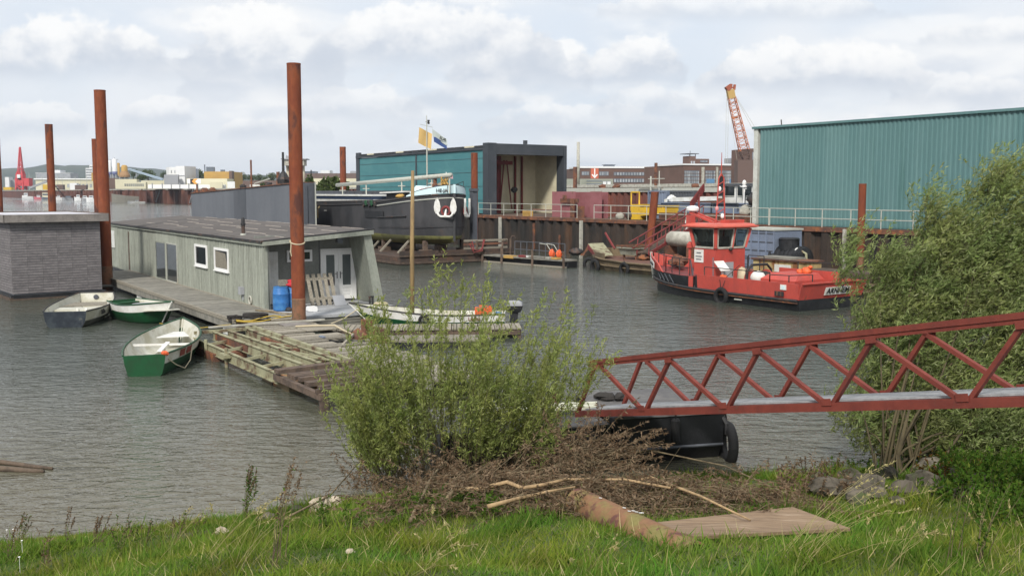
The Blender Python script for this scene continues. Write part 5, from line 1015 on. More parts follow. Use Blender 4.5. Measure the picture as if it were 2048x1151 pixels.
# ------------------------------------------------------------------ low walkway at the foot of the quay wall
LA_, LB_ = gp(953, 522, 0), gp(1129, 536, 0); d = (LB_ - LA_).normalized(); n = Vector((-d.y, d.x, 0)); LL = (LB_ - LA_).length
t = thing('low_walkway', 'low dark landing with posts and hand rail at the foot of the quay wall', 'walkway', (LA_ + LB_) / 2)
q = MB(); q.par(LA_ + Z * .42, d * LL, n * 1.2, (0, 0, .1)); q.build('deck', m_woodg, t)
q = MB(); q.par(LA_ - Z * .1, d * LL, n * .2, (0, 0, .18)); q.build('waterline_beam', m_wood, t)
q = MB(); q.par(LA_ + n * .3 - Z * .3, d * LL, n * .9, (0, 0, .7)); q.build('float_hull', m_black, t)
p0 = None
for k, h in ((.01, 1.5), (.08, 1.3), (.31, 1.15), (.66, 1.1), (.995, 1.1)):
    q = MB(); q.bar(LA_ + d * LL * k - Z * .5 - n * .05, LA_ + d * LL * k + Z * h - n * .05, .15); q.build('post', m_woodd, t)
for h in (1.5, .95): q = MB(); q.tube([LA_ + d * LL * .3 + n * 1.3 + Z * h, LA_ + d * LL * .86 + n * 1.3 + Z * h], .03, 6); q.build('hand_rail', m_greyd, t)
for k in range(9): q = MB(); q.bar(LA_ + d * LL * (.3 + k * .07) + n * 1.3 + Z * .5, LA_ + d * LL * (.3 + k * .07) + n * 1.3 + Z * 1.5, .05); q.build('rail_post', m_greyd, t)
for k, (kk, mm, w_) in enumerate(((.33, m_ochre, 1.0), (.5, m_maroon, .8), (.56, m_cabw, .4), (.8, m_conc, .35), (.86, m_ochre, .6), (.62, m_woodg, 1.4))):
    q = MB(); q.par(LA_ + d * LL * kk - n * .02 + Z * (.53 if k else .38), d * w_, n * .4, (0, 0, .12 if k else .2)); q.build('loose_timber', mm, None, label=('ochre board on the low landing', 'maroon board on the low landing', 'small white block on the low landing, left of centre', 'small pale block near the end of the low landing', 'short ochre timber near the end of the low landing', 'long grey plank on the low landing')[k], cat='board')
for k, kk in enumerate((.80, .875)):
    P = LA_ + d * LL * kk + n * .6; t2 = thing('orange_ladder_hook', ('orange life buoy on a bent rod, left of the pair', 'orange life buoy on a bent rod, right of the pair')[k], 'life buoy', P3(P, .52), 'orange life buoys on the low landing')
    q = MB(); q.torus(P3(P, .85), .18, .09, d + Z * .2, 12, 6); q.ell(P3(P, .85), .17, .17, .3, 8, 5, .15); q.build('buoy', m_orange, t2)
    q = MB(); q.tube([P3(P, .9), P3(P - d * .5, 1.45), P3(P - d * 1.2, 1.5)], .025, 5); q.build('rod', m_rail, t2)
for x, yt, yb, w_, lab in ((1068, 446, 500, .2, 'rust brown strip on the quay wall above the low landing'), (1119, 470, 495, .12, 'thin rusty strip on the quay wall')):
    P = on(Q0 - V * .35, U, x); q = MB(); q.par(P3(P, .2), U * w_, V * .12, (0, 0, zat(P, yt) - .2)); q.build('fender_strip', m_rust, None, label=lab, cat='fender')
# ------------------------------------------------------------------ old work barge under the quay wall
E0 = gp(1142, 534, 0); BV = .0
def bg(a, b, z=.7): return P3(E0 - U * a + V * b, z)
t = thing('work_barge', 'old rusty yellowish work barge moored below the quay wall', 'barge', bg(14, 2, 0))
m_bargehull = mat('barge_hull', (.165, .125, .075), .85, c2=(.10, .075, .05), ns=1.1, st=(1, 1, .5), rust=(.26, .20, .10), rs=.9, rlo=.6, rhi=.68, bump=.3)
m_bdeck = mat('barge_deck', (.15, .072, .052), .9, c2=(.11, .06, .045), ns=.8)
bl = 27.; st = [0, .5, 1.2, 2.2, 3.5, 6, 12, 20, bl]
def bhb(x): return 2.4 * (1 - max(0, 1 - x / 3.6) ** 2.2) + .1
q = MB()
for sg in (-1, 1): q.loft([[bg(x, 2.5 + sg * bhb(x) * k, z) for k, z in ((.82, -.4), (.95, .1), (1, .66 + .3 * max(0, 1 - x / 5)))] for x in st], False, False)
q.par(bg(bl, .1, -.4), V * 4.8, U * -.05, (0, 0, 1.05)); q.build('hull', m_bargehull, t)
q = MB()
for sg in (-1, 1):
    q.tube([bg(x, 2.5 + sg * (bhb(x) + .04), .62 + .3 * max(0, 1 - x / 5)) for x in st], .07, 6); q.tube([bg(x, 2.5 + sg * (bhb(x) * .985 + .04), .28 + .2 * max(0, 1 - x / 5)) for x in st], .05, 6)
q.build('rubbing_strake', m_bargehull, t)
q = MB(); q.prism([bg(x, 2.5 - bhb(x) + .02, .62) for x in st] + [bg(x, 2.5 + bhb(x) - .02, .62) for x in st][::-1], (0, 0, .05)); q.build('deck', m_bdeck, t)
q = MB()
for sg in (-1, 1): q.loft([[bg(x, 2.5 + sg * bhb(x), .66 + .28 * max(0, 1 - x / 5)), bg(x, 2.5 + sg * bhb(x), 1.0 + .25 * max(0, 1 - x / 5)), bg(x, 2.5 + sg * (bhb(x) - .08), 1.0 + .25 * max(0, 1 - x / 5)), bg(x, 2.5 + sg * (bhb(x) - .08), .66)] for x in st[:5]], True, True)
q.build('bow_bulwark', m_bargehull, t)
def tyre(P, ax, lab, R_=.36, r=.12, grp='tyres hung as fenders'):
    t = thing('tyre_fender', lab, 'tyre', P, grp); q = MB(); q.torus(P, R_, r, ax, 22, 8); q.build('tyre', m_rubber, t, smooth=True)
    q = MB(); q.tube([P + Z * (R_), P + Z * (R_ + .45) - ax * .1], .018, 5); q.build('hanger', m_roped, t); return t
for x, lab in ((1190, 'tyre hung on the old barge side, nearer its bow'), (1249, 'tyre hung on the old barge side, under the grey hopper')):
    P = on(bg(0, -.06), -U, x); tyre(P3(P, .22), V, lab)
tyre(bg(.7, 1.0, .2), V - U * -.6, 'tyre half hidden at the old barge bow')
a = on(bg(0, 1.5), -U, 1176); t = thing('ramp_plate', 'pale green steel ramp plate propped up on the old barge', 'ramp', P3(a, .7))
A_ = P3(a, zat(a, 488)); dd_ = -U * 2.6 - V * 1.2; e = P3(a + dd_, .8); sd = V * 1.0 + U * -.35 * 0
q = MB(); q.prism([A_, A_ + V * 1.3, e + V * 1.3, e], Z * .05); q.build('plate', m_gird, t)
q = MB(); q.prism([A_ - V * .04, e - V * .04, e - V * .04 - Z * .22, A_ - V * .04 - Z * .3], V * .06); q.build('side_flange', m_maroon, t)
q = MB(); q.bar(A_ + V * .6, P3(A_ + U * .8, .7), .1); q.bar(A_ + V * .1, P3(A_ + U * .3 - V * .2, .7), .1); q.build('prop', m_rust, t)
a = on(bg(0, 1.6), -U, 1233); L_ = along(a, -U, 1268); zt, zm, zb_ = zat(a, 491), zat(a, 512), .95; t = thing('steel_hopper', 'grey green tapered steel hopper standing on the old barge', 'hopper', P3(a, .7))
m_hop = mat('hopper_steel', (.28, .29, .235), .8, c2=(.20, .205, .165), ns=1.2, rust=(.16, .09, .05), rs=2, rlo=.58, rhi=.67)
q = MB(); q.loft([[P3(a - U * (L_ * .5 + i * L_ * .5 * k) + V * (1.1 + j * 1.1 * k), z_) for i, j in ((-1, -1), (1, -1), (1, 1), (-1, 1))] for k, z_ in ((.82, zb_), (.9, zb_ + .35), (1.03, zb_ + .42), (1.0, zt))], False); q.quad(*[P3(a - U * (L_ * .5 + i * L_ * .5 * .82) + V * (1.1 + j * .9), zb_) for i, j in ((-1, -1), (1, -1), (1, 1), (-1, 1))]); q.build('bin', m_hop, t)
q = MB(); cs = [P3(a - U * (L_ * .5 + i * L_ * .5 * 1.02) + V * (1.1 + j * 1.12), zt) for i, j in ((-1, -1), (1, -1), (1, 1), (-1, 1))]
for i in range(4): q.bar(cs[i], cs[(i + 1) % 4], .07)
q.build('rim', m_rust, t)
for i, j in ((.15, .3), (.85, .3), (.5, 1.8), (.85, 1.8)): q = MB(); p = a - U * L_ * i + V * j; q.par(P3(p, .67), -U * .12, V * .12, (0, 0, .3)); q.build('foot', m_rust, t)
q = MB(); a = on(bg(0, 2), -U, 1210); e = on(bg(0, 2), -U, 1229); q.bar(P3(a, zat(a, 465)), P3(e, zat(e, 497)), .1); q.build('red_pole', m_maroon, None, label='slanting dark red pole between the ramp plate and the hopper', cat='pole')
q = MB(); a = bg(9.5, .4, .70); q.tube([a, a - U * .8 + V * .3 + Z * .03, a - U * 1.6 - V * .1, a - U * 2.4 + V * .2], .04, 5); q.build('deck_rope', m_rope, None, label='pale rope lying on the old barge deck by the red boat bow', cat='rope')
for x, y, r, mm, lab in ((1152, 515, .4, m_iron, 'dark gear inside the old barge bow'), (1290, 520, .35, m_rust, 'rusty scrap heap beside the hopper'), (1316, 517, .3, m_rail, 'tangle of pale pipes by the gangway foot')):
    P = on(bg(0, 2.2), -U, x); blob(P3(P, .85), r * 1.3, r, r * .6, mm, 'deck_scrap', lab, 'scrap', .3)
P = on(bg(0, 4.3), -U, 1364); zc = zat(P, 478); t = thing('white_tank', 'white horizontal tank behind the red gangway on the old barge', 'tank', P3(P, .7))
q = MB(); q.lathe(P3(P + U * 1.6, zc), [(.1, .3), (.36, .38), (.48, .6), (.48, 2.4), (.4, 2.55), (.1, 2.65)], 18, -U); q.build('shell', m_conc, t, smooth=True, auto=40)
q = MB(); q.par(P3(P + U * 1.2 - V * .4, .67), -U * .3, V * .8, (0, 0, zc - 1.1)); q.par(P3(P - U * .8 - V * .4, .67), -U * .3, V * .8, (0, 0, zc - 1.1)); q.build('cradle', m_rust, t)
# blue box container, black tank, rusty tank on the barge
a = on(bg(0, 2.6), -U, 1472); L_ = along(a, -U, 1548); zt = zat(a, 458); t = thing('blue_container', 'grey blue ribbed steel container standing on the old barge behind the wheelhouse', 'container', P3(a, .7))
q = MB(); q.par(P3(a, .68), -U * L_, V * 2.2, (0, 0, zt - .68)); q.build('body', m_bluec, t)
f = MB()
for k in range(6): f.par(P3(a - U * (L_ - .09) * k / 5 - V * .05, .68), -U * .09, V * .06, (0, 0, zt - .7))
f.build('upright_rib', m_bluec, t); f = MB()
for k in range(5): f.par(P3(a - V * .03, .75 + (zt - .85) * k / 4.2), -U * L_, V * .04, (0, 0, .05))
f.build('cross_rib', m_greyd, t)
q = MB(); q.par(P3(a + U * .05 - V * .08, zt), -U * (L_ + .1), V * 2.35, (0, 0, .1)); q.build('lid', m_rail, t)
a = on(bg(0, 3.2), -U, 1577); t = thing('black_tank', 'black ribbed plastic tank with a neck on the old barge', 'tank', P3(a, .7)); zc = zat(a, 515)
q = MB(); q.lathe(P3(a + U * 1.0, 1.35), [(.3, 0)] + [(r, h) for k in range(7) for r, h in ((.72, .1 + k * .3), (.72, .22 + k * .3), (.66, .25 + k * .3), (.66, .36 + k * .3))] + [(.3, 2.3)], 18, -U); q.build('shell', m_black, t)
q = MB(); q.lathe(P3(a, 1.8), [(.55, 0), (.55, zat(a, 479) - 1.8), (.58, zat(a, 478) - 1.8), (.5, zat(a, 477) - 1.75)], 16); q.build('neck', m_black, t)
q = MB(); p = P3(a - U * 1.1 - V * .3, zat(a, 499)); q.tube([p + U * .3, p, p - U * .35 - Z * .15, p - U * .4 - Z * .8], .07, 8); q.build('green_hose', m_gird, t); q = MB(); q.ell(p + U * .25, .16, .14, .16, 8, 5); q.build('valve', m_white, t)
m_rtank = mat('peeling_tank', (.42, .34, .16), .85, c2=(.30, .20, .09), ns=1.8, st=(1, 1, .5), rust=(.20, .085, .035), rs=1.8, rlo=.5, rhi=.6, rst=(1, 1, .4))
a = on(bg(0, .9), -U, 1506); L_ = along(a, -U, 1606); zt = zat(a, 517); t = thing('rusty_tank', 'peeling yellow and rust tank box behind the red boat deck', 'tank', P3(a, .7))
q = MB(); q.par(P3(a, .68), -U * L_, V * 1.4, (0, 0, zt - .7)); q.build('body', m_rtank, t)
q = MB(); q.par(P3(a + U * .1 - V * .1, zt - .02), -U * (L_ + .2), V * 1.6, (0, 0, .08)); q.build('lid', m_rust, t)
q = MB(); q.par(P3(a - U * .2 + V * .1, zt + .06), -U * 2.3, V * 1.2, (0, 0, .1)); q.build('cover_sheet', m_woodg, t)
q = MB(); p = a - U * (L_ - .8) - V * .04; q.par(P3(p, .8), U * 1.1, V * .05, (0, 0, zt - 1.0)); q.build('white_patch', m_cabw, t)
q = MB(); a = on(bg(0, .5), -U, 1608); q.par(P3(a, .7), -U * 7, V * 1.5, (0, 0, .4)); q.build('timber_stack', m_woodd, None, label='dark timber stack on the old barge behind the red boat stern', cat='timber')
q = MB(); q.par(P3(bg(20, 5.3), 0), -U * 14, V * 1.6, (0, 0, 1.1)); q.build('dark_float', m_black, None, label='dark float between the old barge and the quay wall', cat='float')
# red gangway from the barge up to the quay
lo, hi = gp(1297, 508, 1.08), P3(qx(1405), QZ + .15); t = thing('red_gangway', 'dark red gangway with hand rails sloping from the old barge up to the quay', 'gangway', lo)
dv = (hi - lo).normalized(); sdv = Vector((-dv.y, dv.x, 0)).normalized()
q = MB(); q.prism([lo, lo + sdv * .9, hi + sdv * .9, hi], Z * .08); q.build('tread', m_woodd, t)
for o in (0, .9):
    s_ = sdv * o; q = MB(); q.bar(lo + s_, hi + s_, .07, .2); q.build('side_beam', m_maroon, t)
    for h in (.5, 1.0): q = MB(); q.bar(lo + s_ + Z * h - dv * (.9 if h > .9 else .5), hi + s_ + Z * h, .06); q.build('hand_rail', m_maroon, t)
    for k in range(8): q = MB(); p = lo.lerp(hi, k / 7) + s_; q.bar(p, p + Z * 1.0 + dv * .12, .055); q.build('rail_post', m_maroon, t)
q = MB(); p = hi - dv * 1.0 - Z * .2; q.prism([p + Z * 2.0 + dv * -.7, p + Z * 2.7 + dv * 1.0, p + Z * 2.2 + dv * 1.05, p + Z * 1.5 - dv * .7], V * .12); q.build('lift_beam', m_maroon, t)
q = MB()
for k in (-.6, .5): q.bar(p + dv * k + Z * .1, p + dv * k * .9 + Z * (2.0 + k * .3), .12)
q.bar(p + dv * .4 + Z * 2.4, p - dv * 1.8 - Z * .2, .04); q.build('lift_frame', m_maroon, t)
q = MB()
for k in range(8): q.bar(p - dv * (.1 + k * .14) + Z * .1 - V * .1, p - dv * (.1 + k * .14) + Z * .9 - V * .1, .05)
q.build('white_grating', m_cabw, t)
# ------------------------------------------------------------------ the red boat
TL, TR = gp(1596, 623, 0), gp(1722, 611, 0); tv = (TR - TL); TB = tv.length; tv.normalize(); tx = Vector((-tv.y, tv.x, 0)); TS = (TL + TR) / 2; TLn = 11.3
def tg(x, b, z): return P3(TS + tx * x + tv * b, z)
tug = thing('red_workboat', 'red and black harbour workboat with a red wheelhouse moored beside the old barge', 'workboat', TS)
def thb(x, fl=0): k = max(0, (x - 5.5) / (TLn - 5.5)); return (TB / 2) * (1 - .94 * k ** 2.4) + fl * k * (1 - k) * .9
xs = [0, 1.5, 3.5, 5.5, 6.6, 7.6, 8.5, 9.3, 10., 10.5, 10.9, TLn]
def kz(x): return .47 + .20 * max(0, (x - 4) / 7.3) ** 1.5
q = MB()
for sg in (-1, 1): q.loft([[tg(x - .25 * max(0, (x - 9) / 2.3), sg * thb(x) * k, z if i < 3 else kz(x)) for i, (k, z) in enumerate(((.55, -.5), (.9, -.3), (.97, .1), (1.0, .47)))] for x in xs], False, False)
q.prism([tg(0, -TB / 2 * k, z) for k, z in ((1, .47), (.97, .1), (.9, -.3))] + [tg(0, TB / 2 * k, z) for k, z in ((.9, -.3), (.97, .1), (1, .47))], tx * .04); q.build('lower_hull', m_black, tug, smooth=True, auto=40)
xf = [x for x in xs if x >= 6.6]
def fz_(x): return 1.02 + .15 * ((x - 6.6) / 4.7) ** 2
q = MB()
for sg in (-1, 1): q.loft([[tg(x, sg * thb(x), kz(x)), tg(x + .05, sg * thb(x, .2), (kz(x) + fz_(x)) / 2), tg(x + .18 * (x > 9), sg * thb(x, .35), fz_(x))] for x in xf], False, False)
q.quad(tg(6.6, -TB / 2, .47), tg(6.6, TB / 2, .47), tg(6.6, TB / 2, 1.02), tg(6.6, -TB / 2, 1.02)); q.build('upper_bow_hull', m_black, tug, smooth=True, auto=40)
q = MB(); q.prism([tg(x + .15 * (x > 9), -thb(x, .35) + .02, fz_(x) - .04) for x in xf] + [tg(x + .15 * (x > 9), thb(x, .35) - .02, fz_(x) - .04) for x in xf][::-1], (0, 0, .05)); q.build('fore_deck', m_maroon, tug)
q = MB(); q.prism([tg(x, -thb(x) + .03, .42) for x in (0.05, 3.5, 6.6)] + [tg(x, thb(x) - .03, .42) for x in (6.6, 3.5, .05)], (0, 0, .05)); q.build('aft_deck', m_rust, tug)
for sg in (-1, 1):
    q = MB(); q.loft([[tg(x, sg * thb(x), .475), tg(x, sg * (thb(x) + .06), 1.15), tg(x, sg * (thb(x) - .02), 1.15), tg(x, sg * (thb(x) - .08), .475)] for x in (-.0, 1.5, 3.0, 4.6, 6.05)], True, True); q.build('bulwark', m_red, tug)
    q = MB(); q.par(tg(6.38, sg * TB / 2 - .03, .47), tx * .25, tv * .06, (0, 0, .56)); q.build('bulwark_end', m_red, tug)
    q = MB(); q.tube([tg(x + .02, sg * (thb(x) + .05), kz(x) - .03) for x in xs], .065, 8); q.build('rubbing_strake', m_iron, tug)
    q = MB(); q.tube([tg(x + .02, sg * (thb(x) + .05), kz(x) - .13) for x in xs[:-1]], .03, 6); q.build('strake_edge', m_rust, tug)
    q = MB(); q.loft([[tg(x + .22, sg * thb(x, .36), fz_(x) + .0), tg(x + .3, sg * (thb(x, .42)), fz_(x) + h), tg(x + .26, sg * (thb(x, .42) - .06), fz_(x) + h), tg(x + .2, sg * (thb(x, .36) - .06), fz_(x))] for x, h in ((8.7, .05), (9.3, .40), (10., .52), (10.6, .58), (10.95, .62), (TLn, .66))], True, True); q.build('bow_bulwark', m_red, tug)
q = MB(); q.prism([tg(-.0, -TB / 2 - .0, .475), tg(-.22, -TB / 2 - .05, 1.16), tg(-.22, TB / 2 + .05, 1.16), tg(0, TB / 2, .475)], tx * .06); q.build('transom', m_red, tug)
q = MB(); q.bar(tg(-.22, -TB / 2, 1.17), tg(-.22, TB / 2, 1.17), .1, .05); q.build('transom_rail', m_red, tug)
q = MB(); q.par(tg(-.10, -.55, .62), tv * 1.6, Z * .34 - tx * .108, tx * .02); pl = q.build('name_board', m_white, tug)
text('ARNHEM', .36, tg(-.185, .25, .79), tv, -tx * .34 - Z * .108, m_black, pl, sx=.98)
q = MB(); q.torus(tg(-.19, .5, 1.03), .08, .03, tx, 12, 6); q.build('stern_lamp', m_iron, tug)
q = MB(); q.bar(tg(TLn + .2, 0, .5), tg(TLn + .42, 0, fz_(TLn) + .68), .12); q.build('stem_bar', m_rail, tug)
def onhull(x, z, sg=-1): return tg(x + .28, sg * (thb(x, .40) + .02), z)
pa, pb = onhull(10.75, 0), onhull(9.45, 0); xd = (pb - pa).normalized(); nd = xd.cross(Z); pm = (onhull(10.7, fz_(10.6) + .30) + onhull(9.6, fz_(9.6) + .22)) / 2 + nd * .08
q = MB(); A1, A2 = onhull(10.8, fz_(10.8) + .14), onhull(9.6, fz_(9.6) + .08); q.prism([A1 + nd * .03, A2 + nd * .06, A2 + Z * .28 + nd * .06, A1 + Z * .34 + nd * .03], nd * .02); pl = q.build('name_board', m_white, tug)
cx_ = (A1 + A2) / 2 + Z * .155 + nd * .085; text('Dauw Kuiter', .21, cx_, (A2 - A1), nd, m_black, pl, sx=.95)
for k in range(4):
    q = MB(); x = 9.4 - k * .5; q.bar(tg(x, -thb(x) - .05, kz(x) + .05), tg(x + .35, -thb(x + .35, .3) - .06, fz_(x) - .05), .035); q.build('hull_rod', m_greyd, tug)
for x0 in (6.15,):
    q = MB(); q.par(tg(6.1, -TB / 2 + .2, .47), tx * .3, tv * .05, (0, 0, .6)); q.build('gate', m_iron, tug)
q = MB(); q.par(tg(.75, -thb(0) - .075, .58), tx * .5, tv * .03, (0, 0, .2)); v_ = q.build('freeing_port', m_iron, tug)
for k in range(2): q = MB(); q.par(tg(.87 + k * .2, -thb(0) - .09, .59), tx * .05, tv * .02, (0, 0, .18)); q.build('port_bar', m_rust, v_)
q = MB(); q.par(tg(.62, -thb(0) - .078, .86), tx * .32, tv * .03, (0, 0, .22)); sg_ = q.build('white_sticker', m_white, tug); q = MB(); q.par(tg(.70, -thb(0) - .084, .9), tx * .15, tv * .01, (0, 0, .13)); q.build('blue_print', m_ppale, sg_)
q = MB(); q.par(tg(3.2, -thb(0) - .0, .18), tx * .45, tv * -.03, (0, 0, .05)); q.build('draught_mark', m_rail, tug)
xt = along(tg(0, -TB / 2 - .1, .3), tx, 1443); tyre(tg(xt, -TB / 2 - .13, .26), tv, 'tyre hanging on a line against the red boat side', .33, .11)
q = MB(); q.tube([tg(xt, -TB / 2 - .1, .6), tg(xt - .2, -TB / 2 - .02, 1.15), tg(xt - .5, -TB / 2 + .5, 1.7)], .015, 5); q.build('fender_line', m_roped, tug)
# wheelhouse
wb = .98; wx = along(tg(0, -wb, 2.3), tx, 1431); wl_ = along(tg(0, -wb, 2.3), tx, 1389) - wx; ZB, ZS, ZW, ZR = .47, 2.36, 3.3, 3.38
ZS = zat(tg(wx, -wb, 0), 496); ZW = zat(tg(wx, -wb, 0), 457)
q = MB(); q.par(tg(wx, -wb, ZB), tx * wl_, tv * 2 * wb, (0, 0, ZS - ZB)); q.build('wheelhouse', m_red, tug)
fl = .16
def wc(i, j, top): e = fl if top else 0; return tg(wx + (wl_ if i else 0) + (e if i else -e), (wb + e) * (1 if j else -1), ZW if top else ZS)
q = MB()
for i, j in ((0, 0), (1, 0), (1, 1), (0, 1)): q.bar(wc(i, j, 0), wc(i, j, 1), .16, .16)
q.build('cabin_pillar', m_red, tug)
def cabwin(c0, c1, parts, nm='cab_window'):
    (i0, j0), (i1, j1) = c0, c1; b0, b1, t0_, t1_ = wc(i0, j0, 0), wc(i1, j1, 0), wc(i0, j0, 1), wc(i1, j1, 1); n_ = (b1 - b0).cross(Z).normalized()
    for a, b in parts:
        p = [b0.lerp(b1, a), b0.lerp(b1, b), t0_.lerp(t1_, b), t0_.lerp(t1_, a)]; f = MB()
        for k in range(4): f.bar(p[k], p[(k + 1) % 4], .07, .09)
        fo = f.build(nm, m_rail if False else m_conc, tug); g = MB(); g.prism(p, n_ * .015); g.build('pane', m_cabglass, fo)
cabwin((1, 0), (0, 0), [(.03, .93)]); cabwin((0, 0), (0, 1), [(.07, .52), (.57, .95)]); cabwin((0, 1), (1, 1), [(.05, .95)]); cabwin((1, 1), (1, 0), [(.05, .48), (.52, .95)])
q = MB(); q.bar(wc(0, 0, 0).lerp(wc(0, 1, 0), .545), wc(0, 0, 1).lerp(wc(0, 1, 1), .545), .12); q.build('cabin_pillar', m_red, tug)
q = MB(); q.par(tg(wx + wl_ - .45, -.6, ZB + 1.0), tx * .4, tv * 1.2, (0, 0, ZS - ZB - .75)); q.build('console', m_iron, tug)
q = MB(); q.par(tg(wx + .4, -.3, ZS - .4), tx * .5, tv * .5, (0, 0, .3)); q.par(tg(wx + .3, -.3, ZS - .2), tx * .1, tv * .5, (0, 0, .75)); q.build('helm_seat', m_iron, tug)
RO_ = .38
q = MB(); q.loft([[tg(wx + wl_ / 2 + i * (wl_ / 2 + e), j * (wb + e), z_) for i, j in ((-1, -1), (1, -1), (1, 1), (-1, 1))] for e, z_ in ((RO_ - .05, ZW + .02), (RO_ + .06, ZW + .06), (RO_ + .06, ZW + .12), (RO_ - .06, ZW + .15), (RO_ - .1, ZW + .20), (RO_ - .25, ZW + .24))]); q.build('cabin_roof', mat('roof_red', (.56, .115, .08), .45, c2=(.48, .10, .07), ns=1.5, grain=.06), tug)
q = MB(); q.par(tg(wx - .03, -.55, ZB + .04), tv * .75, tx * .03, (0, 0, 1.15)); dr = q.build('cabin_door', m_greyf, tug); q = MB(); q.bar(tg(wx - .05, .12, ZB + .55), tg(wx - .05, .12, ZB + .75), .04); q.build('handle', m_iron, dr)
P = tg(wx - .55, -1.05, ZB); q = MB(); q.bar(P, P + Z * .85, .1); q.prism([P + Z * .85 - tv * .3 - tx * .2, P + Z * .85 + tv * .3 - tx * .2, P + Z * 1.25 + tv * .3 + tx * .25, P + Z * 1.25 - tv * .3 + tx * .25], Z * .05); q.build('control_stand', m_white, tug)
q = MB(); q.ell(tg(wx - .08, -.05, ZS - .08), .1, .1, .08, 8, 6); q.build('deck_light', m_iron, tug)
q = MB(); xa = along(tg(0, -wb - .03, 2.0), tx, 1388.5); xb_ = along(tg(0, -wb - .03, 2.0), tx, 1372) ; p = tg(wx + wl_, -wb - .0, 0)
q.par(tg(wx + wl_ - .02, -wb - .04, 0), tx * .02, tv * .02, (0, 0, .01))
q = MB(); q.par(tg(wx + .78, -wb - .03, 1.62), tx * .62, tv * .02, (0, 0, .62)); nb_ = q.build('notice_board', m_white, tug)
for k, (w_, z_) in enumerate(((.3, 2.05), (.42, 1.88), (.36, 1.74))): q = MB(); q.par(tg(wx + 1.09 - w_ / 2, -wb - .036, z_), tx * w_, tv * .008, (0, 0, .05)); q.build('print_line', m_greyd, nb_)
for b_ in (-.45, .1): q = MB(); q.lathe(tg(wx + wl_ + .35, b_ - .5, ZB + .5), [(.07, 0), (.07, 1.3), (.16, 1.32), (.16, 1.5), (.05, 1.62)], 10); q.build('vent_pipe', m_red, tug)
# roof gear: radar on a leaning red frame, lattice mast
P = tg(wx + wl_ * .55, -.1, ZW + .24); rd = on(P3(P, 0), tx, 1393); rd = tg(wx + wl_ + .95, -.25, zat(tg(wx + wl_ + .9, -.2, 0), 425)); q = MB()
for o in (-.22, .22): q.bar(P + tv * o, rd + tv * o * .8, .1)
for k in (.25, .5, .75): q.bar(P.lerp(rd, k) - tv * .2, P.lerp(rd, k) + tv * .2, .05)
q.bar(P.lerp(rd, .55), tg(wx + wl_, -.1, ZW + .3), .05); q.build('radar_bracket', m_red, tug)
q = MB(); q.lathe(rd, [(.1, 0), (.16, .05), (.3, .1), (.32, .22), (.25, .3), (.1, .34)], 18); q.build('radar_dome', m_clean, tug, smooth=True, auto=50)
P = tg(wx + .7, .0, ZW + .24); zt = zat(P, 305); z2 = zat(P, 352); q = MB()
for o in (-.3, .3): q.tube([P + tv * o, P3(P + tv * o * .55, z2 - .1), P3(P, z2 + .12)], .035, 6)
q.tube([P3(P, z2), P3(P, zt)], [.035, .015], 6)
for k in range(4): q.bar(P.lerp(P3(P, z2), .2 + k * .2) - tv * .25, P.lerp(P3(P, z2), .3 + k * .2) + tv * .22, .03)
q.build('lattice_mast', m_red, tug)
for k, (zz_, o) in enumerate(((zat(P, 378), -.1), (zat(P, 417), -.25), (zat(P, 432), .12))): q = MB(); q.ell(P3(P + tv * o, zz_), .09, .09, .13, 8, 6); q.build('mast_light', m_clean if k != 1 else mat('pink_lamp', (.6, .25, .25), .4), tug)
q = MB(); q.par(tg(wx + .1, -.3, ZW + .24), tx * .3, tv * 1.3, (0, 0, .16)); q.build('roof_box', m_red, tug); q = MB(); q.par(tg(wx + wl_ + .1, -wb - .2, ZW + .1), tx * .3, tv * .3, (0, 0, .5)); q.build('roof_box', m_red, tug)
# rails
def rail(pts, h, mid=True, post=True, nm='deck_rail', mm=m_iron):
    q = MB(); q.tube([p + Z * h for p in pts], .022, 6)
    if mid: q.tube([p + Z * h * .5 for p in pts], .018, 6)
    for p in pts: q.bar(p, p + Z * h, .04)
    q.build(nm, mm, tug)
rail([tg(x, -thb(x, .3) + .1, fz_(x)) for x in (6.7, 7.5, 8.2, 8.9)], .80); rail([tg(x, thb(x, .3) - .1, fz_(x)) for x in (6.7, 7.5, 8.5, 9.4)], .80); rail([tg(8.9, -thb(8.9, .3) + .1, fz_(8.9)), tg(10.2, -.8, fz_(10)), tg(10.7, .0, fz_(10))], .8, False)
rail([tg(5.6, -TB / 2, 1.15), tg(3.0, -TB / 2, 1.15), tg(1.6, -TB / 2, 1.15)], .38, False); rail([tg(1.6, -TB / 2, 1.15), tg(.8, -TB / 2 + .3, 1.15), tg(.5, -.6, 1.15)], .30, False); rail([tg(6.0, TB / 2, 1.15), tg(3.6, TB / 2, 1.15), tg(1.2, TB / 2, 1.15)], .6, False)
rail([tg(wx - .1, wb + .15, .5), tg(wx - 1.0, wb + .25, .5)], 1.45, True)
q = MB(); q.bar(tg(wx + .1, -wb - .05, 1.9), tg(wx - .4, -wb - .5, .5), .04); q.bar(tg(7.0, -1.6, 1.75), tg(6.6, -1.7, .5), .04); q.build('boat_hook', m_greyd, tug)
